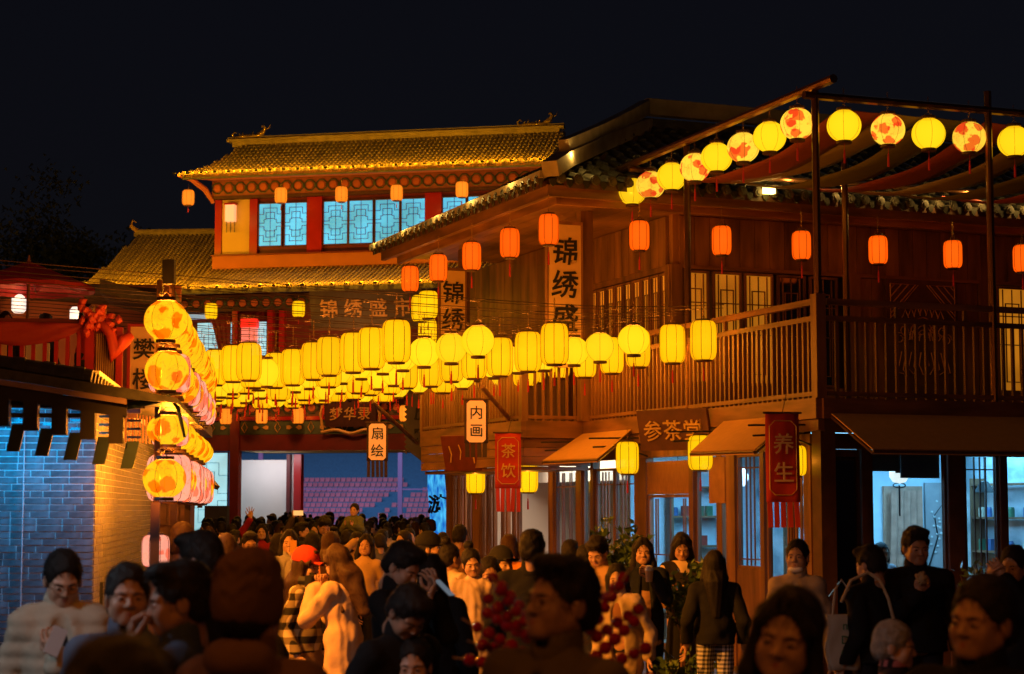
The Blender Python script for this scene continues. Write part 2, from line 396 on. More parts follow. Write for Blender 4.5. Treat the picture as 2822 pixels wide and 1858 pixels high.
# name board under the lower eave
nb = MB().box(-1.85, 1.85, -.05, .05, -.62, .62).build("name_board", mat("board_brown", (.045, .035, .02), .5, var=.2), gt, loc=(.12, -.15, 8.36)); nb.rotation_euler = (R(12), 0, 0)
fr_ = MB(); fr_.box(-1.92, 1.92, -.07, -.0501, .62, .70); fr_.box(-1.92, 1.92, -.07, -.0501, -.70, -.62); fr_.build("frame", M_woodd, nb)
o = link("lettering", glyphs("锦绣盛市", .62, .012, .014, M_gold, gap=1.32, wob=.006), nb, (0, -.07, 0))
# second name board over the opening
nb2 = MB().box(-.85, .85, -.04, .04, -.42, .46).build("name_board", mat("board_red", (.05, .015, .012), .5, var=.2), gt, loc=(-.32, -.32, 4.98)); nb2.rotation_euler = (R(10), 0, 0)
mm = MB(); pts = []
for i in range(25):
    t = i/24; pts.append((-.98+1.96*t, -.06, -.52-.05*math.cos(t*math.pi*4)-.05*math.sin(t*math.pi)))
mm.tube(pts, .05, 6); mm.tube([(-.92, -.06, -.5), (-.98, -.06, 0), (-.88, -.06, .3), (-.95, -.06, .5)], .045, 6); mm.tube([(.92, -.06, -.5), (.98, -.06, 0), (.88, -.06, .3), (.95, -.06, .5)], .045, 6)
mm.build("carved_border", M_gold, nb2)
link("lettering", glyphs("梦华录", .44, .012, .006, M_gold, gap=1.05, wob=.014, shear=.15), nb2, (0, -.06, 0))
# lower roof with its two hips, then the plinth band of the upper storey
E1, R1 = (-1.2, 8.98), (5.0, 11.62)
def top_low(u):
    if u < -9.55: return max(.04, (u+10.1)/.55*.24)
    if u < -9.2: return .24+(u+9.55)/.35*.76
    return 1.0
MW = Matrix.Translation((-5.68, 1.35, 0))@Matrix.Rotation(R(8.7), 4, 'Z')@Matrix.Translation((5.68, -1.35, 0))
tile_roof(gt, -10.0, -5.68, E1, R1, .158, 34, M_tile, top=top_low, cv=1.2, M=MW)
tile_roof(gt, -5.68, 6.4, E1, R1, .158, 34, M_tile, top=lambda u: .41, cv=1.2, ends=3)
mm = MB(); mm.tube([MW@Vector((-9.25, 5.05, 11.78)), MW@Vector((-5.0, 5.05, 11.80))], .07, 6); mm.bar(MW@Vector((-9.3, 5.05, 11.66)), MW@Vector((-5.0, 5.05, 11.66)), .14, .14); mm.build("ridge", M_stone, gt)
g("band", -5.68, 6.2, 1.35, 1.6, 9.88, 10.36, M_terra)
g("band_cap", -5.72, 6.2, 1.30, 1.62, 10.36, 10.41, M_reddk)
g("roof_body", -9.3, -5.67, 5.6, 7.5, 8.0, 11.3, M_woodd)
g("roof_body", -9.2, 6.2, .46, 5.2, 8.0, 8.9, M_woodd)
# upper storey
g("wall", -5.62, 6.0, 1.62, 1.8, 10.38, 12.30, M_reddk); g("side_wall", -5.66, -5.5, 1.81, 6.8, 8.9, 13, M_reddk)
for a, b_ in ((-5.66, -5.43), (-4.44, -4.17), (-2.43, -1.92), (1.61, 2.17)): g("pilaster", a, b_, 1.50, 1.61, 10.41, 12.28, M_red)
g("ochre_panel", -5.42, -4.45, 1.55, 1.61, 10.43, 12.28, M_yellow)
g("ledge", -5.43, -4.44, 1.44, 1.55, 10.41, 10.44, M_woodd)
xs_ = [(713.5, 776), (785, 846)], [(892, 958), (962, 1028), (1034, 1101), (1106, 1172)], [(1220, 1284), (1290, 1354), (1360, 1424)]
for grp in xs_:
    for a, b_ in grp:
        ua, ub = G.hit(a, 620, 'w', 1.57).x, G.hit(b_, 620, 'w', 1.57).x
        lattice_window(gt, ua-.02, ub+.02, 10.66, 12.14, 1.57, M_cyan, M_woodd, th=.016)
g("lintel", -5.75, 6.1, 1.40, 1.6, 12.30, 12.40, M_woodd)
g("frieze_board", -5.75, 6.1, 1.42, 1.62, 12.40, 12.92, mat("frieze_rust", (.30, .10, .04), .6, var=.2)); frieze(-5.75, 6.05, 1.40, 12.66, pitch=.405)
mm = MB()  # cove under the eave and its curled left corner
mm.add([(-6.3, .3, 12.86), (6.3, .3, 12.86), (6.1, 1.41, 12.93), (-5.75, 1.41, 12.93), (-6.3, .3, 12.95), (6.3, .3, 12.95), (6.1, 1.41, 13.03), (-5.75, 1.41, 13.03)], [(0, 1, 2, 3), (7, 6, 5, 4), (0, 4, 5, 1), (3, 2, 6, 7), (0, 3, 7, 4), (1, 5, 6, 2)])
mm.build("cove", M_terra, gt)
mm = MB(); mm.tube([(-6.5, .25, 12.93), (-6.15, .6, 12.85), (-5.9, 1.2, 12.6), (-5.72, 1.5, 12.2)], [.03, .08, .1, .07], 6); mm.build("corner_bracket", M_terra, gt)
E2, R2 = (.35, 12.98), (3.4, 14.50)
def top_up(u):
    if u < -6.05: return max(.05, (u+6.65)/.6*.38)
    if u < -5.45: return .38+(u+6.05)/.6*.62
    return 1.0
tile_roof(gt, -6.55, 5.95, E2, R2, .158, 12, M_tile, top=top_up, cv=1.3, endr=.075)
mm = MB(); mm.box(-5.75, 5.75, 3.3, 3.55, 14.42, 14.62); mm.box(-5.95, 5.9, 3.25, 3.6, 14.62, 14.70); mm.tube([(-5.95, 3.42, 14.74), (5.9, 3.42, 14.74)], .07, 6); mm.build("ridge", M_stone, gt)
g("roof_body", -5.4, 5.7, 3.4, 6.9, 12.9, 14.4, M_woodd)
g("eave_fascia", -6.35, 5.9, .30, .36, 12.80, 12.97, M_tiled); g("eave_fascia", -9.5, 6.3, -1.24, -1.18, 8.80, 8.96, M_tiled)
def ridge_beast(u, flip):
    mm = MB(); f = -1 if flip else 1
    mm.tube([(-.85*f, 0, .05), (-.4*f, 0, .10), (0, 0, .08), (.45*f, 0, .12)], [.07, .10, .08, .12], 7)
    mm.tube([(.35*f, 0, .12), (.55*f, 0, .28), (.68*f, 0, .48), (.60*f, 0, .62), (.48*f, 0, .55)], [.13, .12, .08, .06, .03], 7)
    mm.tube([(-.85*f, 0, .05), (-.95*f, 0, .22), (-.84*f, 0, .34), (-.72*f, 0, .27)], [.06, .05, .04, .02], 6)
    for k in range(7): x = -.65*f+k*.17*f; mm.tube([(x, 0, .1), (x+.05*f, 0, .26+.07*math.sin(k*2)), (x+.10*f, 0, .2)], [.05, .035, .01], 5)
    mm.tube([(.60*f, .05, .4), (.82*f, .1, .52), (.9*f, .08, .68)], [.04, .025, .01], 5)
    mm.build("ridge_beast", mat("glazed_gold", (.35, .24, .08), .15, metal=.5, var=.3), gt, loc=(u, 3.42, 14.74), smooth=True).scale = (.74, .9, .70)
ridge_beast(-5.1, False); ridge_beast(5.0, False)
mm = MB(); mm.tube([MW@Vector(q) for q in ((-9.2, 5.05, 11.8), (-9.42, 5.05, 11.95), (-9.38, 5.05, 12.18), (-9.22, 5.05, 12.1))], [.1, .08, .05, .02], 6); mm.build("ridge_finial", M_gold, gt, smooth=True)
# row of small floodlights that wash each roof from its eave
lm = B(-.05, .05, -.03, .03, -.03, .03).mesh("floodlight", M_black)
for k in range(27):
    u = -6.6+k*.474; link("floodlight", lm, gt, (u, E2[0]-.16, E2[1]+.02)); point("floodlight_lamp", (u, E2[0]-.10, E2[1]+.16), 34, (1, .42, .01), gt, .02)
for k in range(33):
    u = -9.2+k*.474; link("floodlight", lm, gt, (u, E1[0]-.16, E1[1]+.02)); point("floodlight_lamp", (u, E1[0]-.10, E1[1]+.16), 24, (1, .42, .01), gt, .02)
for u in (-9.0, -8.0, -7.0, -6.0): point("floodlight_lamp", (u, -2.3, 10.6), 120, (1, .42, .01), gt, .05)  # unseen lamps in mid-air, without housings, added to brighten the left lower roof
# passage behind the opening: white wall, soffit and red posts
g("ceiling", -4.6, 4.4, .3, 4.0, 3.86, 3.96, M_yellow)
WL, WR = G.hit(655, 1400, "w", 3.2).x, G.hit(790, 1400, "w", 3.2).x
g("white_wall", WL, WR, 3.2, 3.35, 0, 3.62, M_white)
g("passage_post", WR+.01, WR+.13, 3.1, 3.4, 0, 3.8, M_reddk); g("passage_post", WR+.30, WR+.56, 3.0, 3.3, 0, 3.8, M_red)
g("white_post", WR+.14, WR+.29, 3.3, 3.4, 0, 3.8, M_white)
arealight("passage_lamp", (-4.0, 2.0, 3.70), (R(38), 0, 0), 2.4, .3, 32, (.95, .86, .92), gt)
arealight("passage_lamp", (.6, 1.2, 3.80), (R(-15), 0, 0), 5.5, .3, 110, (1, .45, .08), gt)
point("facade_lamp", (-1.0, -3.2, 6.6), 330, (1, .33, .06), gt, .3); point("facade_lamp", (-6.0, -3.2, 6.2), 160, (1, .33, .06), gt, .3); point("facade_lamp", (3.6, -3.4, 6.6), 120, (1, .33, .06), gt, .3)
for u in (-5.0, -1.6, 2.0, 5.0): point("facade_lamp", (u, -.1, 11.8), 13, (1, .45, .08), gt, .1)

# ---------------------------------------------------------------- arena seats seen through the gate
st = thing("grandstand", "violet lit grandstand of empty seats beyond the gate opening", "grandstand", (-14, 128, 0), R(-4))
M_seat = mat("seat_plastic", (.50, .24, .27), .6, var=.2); M_step = mat("stand_concrete", (.04, .24, .34), .8, var=.1)
mm = MB()
for r_ in range(17): mm.box(-16, 22, r_*.75, 26, -.1+r_*.36, -.1+(r_+1)*.36)
mm.box(-16, 22, 26, 27, 0, 11); mm.build("stepped_base", M_step, st)
mm = MB(); mm.box(-.16, .16, 0, .25, 0, .05); mm.box(-.16, .16, .22, .28, .05, .30); sm = mm.mesh("seat", M_seat)
cnt = 0
for r_ in range(1, 16):
    for c_ in range(36):
        x = -3.6+c_*.38
        a1 = 2.0+r_*.55; a2 = 9.0+(r_-7)*.8
        if abs(x-a1) < .75 or (8.2 < x < 8.8) or (x > 5.2 and x < 5.2+.35*r_ and r_ < 5): continue
        if cnt < 298: link("seat", sm, st, (x, r_*.75+.2, -.1+(r_+1)*.36)); cnt += 1
mm = MB()
for x in (-3.0, 6.5): mm.box(x-.15, x+.15, -.3, 0, 0, 7.5)
mm.box(-16, 22, -.25, -.2, 3.2, 3.3); mm.build("railing", mat("rail_violet", (.22, .18, .30), .5, var=0), st)
B(3.0, 12, -3.2, -3.0, 0, 1.0).build("barrier_wall", mat("violet_wall", (.45, .40, .85), .6, var=.1), st)
arealight("stage_light", (0, -14, 12), (R(48), 0, 0), 24, 6, 2300, (.85, .42, .72), st)
arealight("stage_light", (8, -10, 9), (R(55), 0, R(20)), 14, 4, 700, (.15, .48, 1), st)

# ---------------------------------------------------------------- curved lit screen beside the gate
sc_ = thing("light_screen", "tall curved cyan light screen with black brush writing beside the gate", "light screen", (*P(1215, 1400, 42).xy, 0), R(-8))
m_, n_, b_ = newmat("screen_glow"); tc = n_.nodes.new("ShaderNodeTexCoord"); mp = n_.nodes.new("ShaderNodeMapping"); mp.inputs['Scale'].default_value = (3, 3, .8); mp.inputs['Rotation'].default_value = (0, R(35), 0)
nz = n_.nodes.new("ShaderNodeTexNoise"); nz.inputs['Scale'].default_value = 5; nz.inputs['Detail'].default_value = 3; cr = n_.nodes.new("ShaderNodeValToRGB")
cr.color_ramp.elements[0].position = .35; cr.color_ramp.elements[0].color = (.0, .12, .55, 1); cr.color_ramp.elements[1].position = .72; cr.color_ramp.elements[1].color = (.08, .60, 1, 1)
n_.links.new(tc.outputs['Object'], mp.inputs[0]); n_.links.new(mp.outputs[0], nz.inputs[0]); n_.links.new(nz.outputs[0], cr.inputs[0]); n_.links.new(cr.outputs[0], b_.inputs['Emission Color']); b_.inputs['Emission Strength'].default_value = 1.0; b_.inputs['Base Color'].default_value = (0, 0, 0, 1)
M_screen = m_
outer = []; inner = []
for i in range(17):
    a = R(192-i*5.6); outer.append((1.35+1.72*math.cos(a), 1.35+.1+2.5*math.sin(a)*-1+.0)) if False else None
sil = [(-.30, 3.35), (.10, 3.35), (.06, 2.9), (.10, 2.4), (.22, 1.9), (.42, 1.4), (.50, 1.2), (.46, .6), (.4, 0), (-.02, 0), (-.12, .8), (-.22, 1.6), (-.29, 2.4)]
mm = MB().prism(sil, -.06, .06); mm.build("screen_panel", M_screen, sc_)
mm = MB().prism([(.115, 3.4), (.62, 3.4), (.75, 2.6), (.72, 1.6), (.55, 1.0), (.46, 1.42), (.26, 1.92), (.14, 2.42), (.10, 2.9)], .0, .3); mm.build("pink_panel", emat("pink_glow", (.38, .10, .10), .8), sc_)
link("lettering", glyphs("十游", .42, .01, .03, M_ink, vertical=True, gap=2.2, wob=.03), sc_, (-.08, -.08, 2.55))

# dark trees beyond the left roofs, barely lighter than the night
M_night = mat("night_foliage", (.03, .04, .025), .9, var=.3)
def far_tree(px, py, Y, r, seed, lab):
    rd = random.Random(seed); p = P(px, py, Y); root = thing("tree", lab, "tree", (p.x, Y, 0)); H_ = p.z-r*.5
    mm = MB(); mm.tube([(0, 0, 0), (.2, 0, H_*.5), (0, .1, H_)], [.4, .28, .12], 7); [mm.tube([(0, 0, H_*.55), (r*.6*math.cos(a), r*.6*math.sin(a), H_*.9)], [.14, .04], 5) for a in (0, 1.3, 2.6, 3.9, 5.2)]; mm.build("trunk", M_stem0, root)
    v = []; f = []; cl = [(rd.gauss(0, r*.45), rd.gauss(0, r*.45), H_+rd.gauss(0, r*.42)) for _ in range(16)]
    for k in range(2600):
        c = cl[k % 16]; q = Vector((rd.gauss(0, r*.22), rd.gauss(0, r*.22), rd.gauss(0, r*.18))); x, y, z = c[0]+q.x, c[1]+q.y, c[2]+q.z; a = rd.uniform(0, 6.28); e = rd.uniform(.10, .2); b = len(v)
        v += [(x, y, z), (x+e*math.cos(a), y+e*math.sin(a), z+e*.5), (x+e*math.cos(a+1), y+e*math.sin(a+1), z-e*.6)]; f.append((b, b+1, b+2))
    o = MB().add(v, f).build("crown", M_night, root)
M_stem0 = mat("bark", (.06, .05, .04), .9)
far_tree(90, 600, 72, 2.6, 1, "dark tree at the left edge behind the parasol, highest of the three"); far_tree(250, 640, 74, 2.2, 2, "dark tree between the parasol and the gate roof"); far_tree(560, 690, 84, 1.8, 3, "dark tree crown just left of the upper storey of the gate")
# ---------------------------------------------------------------- the timber tea house on the right
T = Fr(P(2258, 1100, 22).x, 22.0, 22)
th = thing("tea_house", "two storey timber tea house with balcony, tiled roof and blue lit shop windows", "tea house", (*T.o, 0), T.a)
def t(name, u0, u1, w0, w1, z0, z1, m): return B(u0, u1, w0, w1, z0, z1).build(name, m, th)
DZ = 3.28
# deck and its fascias
t("balcony_deck", .0, 8, .0, 6.6, 3.19, 3.262, M_woodd); t("balcony_deck", -.96, 4, 6.66, 11.1, 3.19, 3.262, M_woodd)
t("fascia", -.06, .02, -.02, 6.64, 3.04, DZ, M_woodh); t("fascia", .021, 8, -.06, .02, 3.04, DZ, M_woodh)
t("fascia", -1.06, -.98, 6.60, 11.1, 3.03, DZ, M_woodh); t("fascia", -.979, -.061, 6.60, 6.68, 3.03, DZ, M_woodh)
t("lower_beam", -.02, .06, .0, 6.64, 2.90, 3.03, M_wood); t("lower_beam", .062, 8, .0, .08, 2.88, 3.03, M_woodd)
# boarded skirt under the jutting bay
for k in range(3): t("board", -1.04, -.98, 6.70, 11.1, 2.62+k*.137, 2.62+k*.137+.130, M_woodh); t("board", -.975, .1, 6.70, 6.76, 2.62+k*.137, 2.62+k*.137+.130, M_woodh)
t("bay_floor", -.97, .1, 6.77, 11.1, 2.56, 2.61, M_woodh)
# railings
bl = B(-.018, .018, -.018, .018, DZ, 4.19).mesh("baluster", M_wood)
def railing(a, b, newels=(), stubs=6, step=.12):
    a = Vector((*a, 0)); b = Vector((*b, 0)); d = b-a; L = d.length; d.normalize(); ang = math.atan2(d.y, d.x)
    M = Matrix.Translation(a)@Matrix.Rotation(ang, 4, 'Z')
    o = link("hand_rail", B(0, L, -.04, .04, 4.38, 4.45).mesh("hand_rail", M_woodh), th, mtx=M)
    link("mid_rail", B(0, L, -.03, .03, 4.19, 4.25).mesh("mid_rail", M_woodh), th, mtx=M)
    link("bottom_rail", B(0, L, -.03, .03, DZ+.03, DZ+.08).mesh("bottom_rail", M_woodh), th, mtx=M)
    n = int(L/step)
    for i in range(1, n): link("baluster", bl, th, mtx=M@Matrix.Translation((i*L/n, 0, 0)))
    for i in range(1, stubs): link("stub", B(-.02, .02, -.02, .02, 4.25, 4.38).mesh("stub", M_wood), th, mtx=M@Matrix.Translation((i*L/stubs, 0, 0)))
railing((0, .09), (0, 6.64)); railing((-1.0, 6.66), (-1.0, 11.1), stubs=4); railing((-.95, 6.64), (-.05, 6.64), stubs=2); railing((.10, 0), (3.02, 0), stubs=3, step=.135); railing((3.18, 0), (6.2, 0), stubs=3, step=.135)
mm = MB(); mm.box(-.065, .065, -.065, .065, DZ, 4.5); mm.build("corner_post", M_wood, th)
for (u, w) in ((0, 6.64), (-1.0, 6.64), (-1.0, 11.1)): mm = MB(); mm.box(-.05, .05, -.05, .05, DZ, 4.5); mm.build("newel", M_wood, th, loc=(u, w, 0))
mm = MB(); mm.box(-.07, .07, -.07, .07, DZ, 4.42); mm.lathe([(.001, .26), (.08, .24), (.10, .18), (.06, .14), (.085, .08), (.05, .04), (.07, 0)], 10, (0, 0, 4.42)); mm.build("newel", M_woodd, th, loc=(3.1, 0, 0))
# pergola over the terrace
for (u, w, zt) in ((.0, .0, 6.92), (.0, 3.3, 6.85), (2.46, .0, 7.12), (2.46, 3.3, 6.9)):
    mm = MB(); mm.tube([(0, 0, DZ), (0, 0, zt)], .045, 10); mm.build("pergola_pole", M_bronze, th, loc=(u, w, 0))
mm = MB(); mm.tube([(0, -.42, 6.98), (0, 5.7, 6.88)], .055, 8); mm.build("pergola_beam", M_bronze, th)
mm = MB(); mm.tube([(-.15, 0, 6.86), (4.4, 0, 6.90)], .050, 8); mm.build("pergola_beam", M_bronze, th)
mm = MB(); mm.tube([(-.1, 4.9, 6.80), (6, 4.9, 6.84)], .04, 8); mm.build("pergola_beam", M_bronze, th)
# cloth strips slung between the beams
M_clothr = mat("red_cloth", (.16, .016, .010), .85, var=.08, bump=.03); M_clotho = mat("olive_cloth", (.075, .06, .014), .85, var=.08, bump=.03); M_cloths = mat("sand_cloth", (.15, .10, .045), .85, var=.08, bump=.03)
def strip(u0, u1, wd, m, sag, z0=6.82, z1=6.72):
    v = []; f = []; N, K = 22, 4
    for i in range(N+1):
        q = i/N
        for j in range(K+1):
            p = j/K; v.append((u0+(u1-u0)*q+wd*(p-.5), .32+4.5*q, z0+(z1-z0)*q-sag*4*q*(1-q)-.03*math.sin(p*math.pi)+.015*math.sin(q*15+p*4)))
    for i in range(N):
        for j in range(K): a = i*(K+1)+j; f.append((a, a+1, a+K+2, a+K+1))
    o = MB().add(v, f).build("cloth_strip", m, th, smooth=True); s = o.modifiers.new("t", 'SOLIDIFY'); s.thickness = .01
for u0, u1, wd, m, sg in ((.85, .75, .62, M_clothr, .30), (1.5, 1.3, .5, M_cloths, .22), (2.1, 1.9, .6, M_clotho, .34), (2.95, 2.8, .6, M_clothr, .32), (3.8, 3.7, .6, M_cloths, .30), (4.6, 4.5, .6, M_clotho, .34), (5.4, 5.4, .6, M_clothr, .34)): strip(u0, u1, wd, m, sg)
# upper room
t("wall_band", 1.26, 8.2, 6.22, 6.34, 5.60, 6.42, M_wood); t("wall_band", 1.24, 1.34, 6.345, 12.2, 5.58, 6.42, M_wood)
for k in range(26): t("wall_board", 1.36+k*.26, 1.36+k*.26+.25, 6.19, 6.215, 5.66, 6.40, M_wood)
for k in range(20): t("wall_board", 1.21, 1.235, 6.36+k*.26, 6.36+k*.26+.25, 5.66, 6.40, M_wood)
t("room_post", 1.20, 1.38, 6.14, 6.185, DZ, 5.66, M_wood); t("room_post", 1.18, 1.235, 6.188, 6.35, DZ, 5.655, M_wood)
t("header", 1.39, 8.2, 6.15, 6.215, 5.60, 5.655, M_woodh)
t("dado", 1.39, 4.2, 6.20, 6.26, DZ, 3.85, M_wood); t("dado", 1.26, 1.32, 6.36, 9.3, DZ, 3.85, M_wood)
for k in range(9): lattice_window(th, 6.37+k*.325, 6.37+k*.325+.30, 3.86, 5.56, 1.28, M_amber, M_wood, axis='u', style='tea', th=.014)
for a, b_ in ((1.41, 1.86), (1.93, 2.42), (2.47, 2.97)): lattice_window(th, a, b_, 3.86, 5.58, 6.22, M_amber, M_wood, style='tea', th=.016)
M_dkglass = mat("dark_glass", (.012, .012, .012), .06, var=0, spec=1)
for a, b_ in ((3.05, 3.55), (3.62, 4.12)): lattice_window(th, a, b_, 3.86, 5.58, 6.22, M_dkglass, M_wood, style='tea', th=.016)
t("room_post", 4.30, 4.50, 6.14, 6.24, DZ, 5.66, M_wood); t("room_post", 6.75, 6.95, 6.14, 6.24, DZ, 5.66, M_wood)
for k in range(10): t("wall_board", 4.52+k*.222, 4.52+k*.222+.214, 6.20, 6.25, DZ, 5.60, M_wood)
t("door_panel", 4.95, 6.28, 6.10, 6.16, 3.35, 5.60, M_woodd)
M_relief = mat("carved_relief", (.42, .20, .08), .5, var=.2)
rel = MB()
for sx in (-1, 1):  # corner fretwork and a lotus medallion
    for q in range(4): a = .08+q*.13; rel.tube([(5.615+sx*.60, 6.085, 5.52-a*1.0), (5.615+sx*(.60-a), 6.085, 5.52)], .012, 4)
    rel.tube([(5.615+sx*.60, 6.085, 5.52), (5.615+sx*.60, 6.085, 4.98), (5.615+sx*.08, 6.085, 5.52), (5.615+sx*.60, 6.085, 5.52)], .014, 4)
    for q in range(5):
        cx, r0 = sx*(.10+q*.085), .05+.012*q
        rel.tube([(5.615+cx+r0*math.cos(a)*(1-a/14), 6.085, 4.72+.10*(q % 2)-.05*q*.3+r0*math.sin(a)*(1-a/14)) for a in [k*.6 for k in range(14)]], .010, 4)
    for q in range(5): rel.tube([(5.615+sx*(.05+q*.09), 6.085, 4.45), (5.615+sx*(.09+q*.10), 6.085, 4.25-.03*q), (5.615+sx*(.02+q*.09), 6.085, 4.10)], .010, 4)
for q in range(5):
    rel.tube([(5.615+(.08+q*.045)*math.sin(a), 6.085, 4.62+(.12+q*.065)*max(0, math.cos(a))) for a in [-1.5+k*.25 for k in range(13)]], .010, 4)
for q in range(-3, 4):
    rel.tube([(5.615+q*.11-.06, 6.085, 5.05-abs(q)*.02), (5.615+q*.11, 6.085, 5.22-abs(q)*.035), (5.615+q*.11+.06, 6.085, 5.05-abs(q)*.02)], .012, 4)
rel.build("carved_relief", M_relief, th)
lattice_window(th, 7.12, 7.72, 3.86, 5.58, 6.22, M_amber, M_wood, style='tea', th=.016); lattice_window(th, 7.78, 8.2, 3.86, 5.58, 6.22, M_amber, M_wood, style='tea', th=.016)
t("dado", 6.95, 8.2, 6.20, 6.26, DZ, 3.85, M_wood)
t("room_body", 1.36, 8.2, 6.42, 12.2, DZ, 6.4, M_woodd)
# far wing wall behind the hanging signs
t("wing_wall", .9, 1.2, 9.35, 14.0, DZ, 6.42, M_woodd)
for k in range(12): t("wall_board", .86, .895, 9.4+k*.38, 9.4+k*.38+.365, DZ, 6.40, M_wood)
t("verandah_post", -.16, .04, 6.44, 6.60, DZ+.0, 6.42, M_wood); t("verandah_post", -.36, -.20, 11.0, 11.16, DZ, 6.42, M_wood); t("verandah_post", .12, .22, 6.9, 7.0, DZ, 6.42, M_wood)
# soffit boards, eave fascias and tiled roof
for k in range(11): t("soffit_board", -1.22+k*.236, -1.22+k*.236+.228, 5.10+.0*k, 12.5, 6.42, 6.45, M_woodh)
for k in range(6): t("soffit_board", 1.40, 8.6, 5.10+k*.19, 5.10+k*.19+.184, 6.42, 6.45, M_woodh)
t("eave_beam", -1.30, -1.225, 5.02, 12.55, 6.36, 6.52, M_woodh); t("eave_beam", -1.224, 8.6, 5.02, 5.095, 6.36, 6.52, M_woodh)
t("eave_beam", -1.05, -.98, 5.3, 12.4, 6.30, 6.42, M_woodh); t("eave_beam", -.975, 8.6, 5.32, 5.39, 6.30, 6.42, M_woodh)
EZ = 6.56
# front slope rises towards +w
PEAK = 3.0; RISE = 1.50
tile_roof(th, -1.30, 8.6, (4.86, EZ), (4.86+PEAK, EZ+RISE), .26, 11, M_tiled, top=lambda u: min(1, (u+1.36)/PEAK+.03), cv=1.1, ends=1, endr=.062)
# left slope rises towards +u
ML = Matrix.Translation((0, 0, 0))@Matrix(((0, 1, 0, 0), (-1, 0, 0, 0), (0, 0, 1, 0), (0, 0, 0, 1)))  # local x -> -w, local y -> +u
tile_roof(th, -12.65, -4.9, (-1.42, EZ), (-1.42+PEAK, EZ+RISE), .26, 11, M_tiled, top=lambda x: min(1, (-x-4.86)/PEAK+.03), cv=1.1, ends=1, endr=.062, M=ML)
t("roof_core", 1.60, 8.5, 7.9, 12.5, 6.5, 7.9, M_woodd)
# fringe of drip tiles
dr = MB().prism([(-.055, 0), (.055, 0), (.04, -.07), (0, -.11), (-.04, -.07)], -.01, .01).mesh("drip_tile", mat("mossy_tile", (.020, .019, .012), .7, var=.4))
for k in range(38): link("drip_tile", dr, th, mtx=Matrix.Translation((-1.30+(k+.0)*.26, 4.84, EZ+.01)))
for k in range(30): link("drip_tile", dr, th, mtx=Matrix.Translation((-1.44, 4.94+k*.26, EZ+.01))@Matrix.Rotation(math.pi/2, 4, 'Z'))
# hip ridge with its raised wall, and the main ridge
hp = [Vector((-1.36, 4.80, 6.62)), Vector((-.95, 5.2, 6.86)), Vector((.1, 6.3, 7.36)), Vector((1.0, 7.2, 7.78)), Vector((1.62, 7.84, 8.04))]
mm = MB()
for a, b_ in zip(hp, hp[1:]): mm.bar(a+Vector((0, 0, .08)), b_+Vector((0, 0, .08)), .24, .22)
mm.build("hip_ridge", M_stone, th)
mm = MB()
hp2 = [Vector((-.98, 5.18, 7.10)), Vector((.1, 6.3, 7.62)), Vector((1.0, 7.2, 8.08)), Vector((1.62, 7.84, 8.42))]
for a, b_ in zip(hp2, hp2[1:]): mm.bar(a, b_, .16, .22)
mm.bar(hp2[-1], Vector((8.6, 7.84, 8.42)), .16, .26); mm.build("ridge", M_stone, th)
t("ridge_base", 1.55, 8.6, 7.74, 7.94, 8.0, 8.22, M_tiled)
mm = MB(); mm.bar((-1.42, 12.7, 6.60), (-1.42, 4.9, 6.64), .10, .10); mm.build("eave_cap", M_stone, th)
# little floodlight on the front eave and the wash it gives
B(-.08, .08, -.05, .05, -.05, .05).build("floodlight", emat("lamp_face", (1, .62, .12), 12), th, loc=(2.06, 4.70, 6.60))
point("floodlight_lamp", (2.06, 4.58, 6.66), 40, (1, .55, .12), th, .03)
for u in (2.6, 3.4, 4.2, 5.0, 5.8, 6.6): point("floodlight_lamp", (u, 4.68, 6.70), 7, (1, .55, .12), th, .02)
point("floodlight_lamp", (-.9, 5.05, 6.98), 7, (1, .60, .12), th, .02)
for w in (6.0, 7.6, 9.2, 10.8, 12.4): point("floodlight_lamp", (-1.56, w, 6.72), 7, (1, .60, .12), th, .02)

# ---------------------------------------------------------------- ground floor, left side facing the street (plane u = .2)
def post(w0, w1, z0=0, z1=2.88, m=None): return t("post", .14, .26, w0, w1, z0, z1, m or M_wood)
for a, b_ in ((.46, .62), (1.58, 1.68), (2.33, 2.56), (2.67, 2.82), (4.90, 5.28), (6.70, 6.80), (7.14, 7.32), (8.22, 8.40), (11.42, 11.76), (12.86, 13.1)): post(a, b_)
t("lintel", .12, .27, .62, 13.1, 2.70, 2.88, M_wood); t("lintel", .16, .25, .62, 13.1, 2.885, 3.03, M_woodd)
# corner column
t("corner_column", .02, .22, .02, .22, 0, 3.02, M_woodd)
t("wall", .16, .24, .225, .455, 0, 2.69, M_wood)
def shopwin(w0, w1, z0=1.24, z1=2.68, style='shop', pane=None, blind=0):
    lattice_window(th, w0, w1, z0, z1, .20, pane or M_glassb, M_wood, axis='u', style=style, th=.016)
    if z0 > .5: t("dado", .16, .24, w0, w1, 0, z0-.002, M_wood)
shopwin(1.69, 2.32); shopwin(.64, 1.0, .3, 2.68, 'bars'); shopwin(1.03, 1.56, .3, 2.68, 'none')
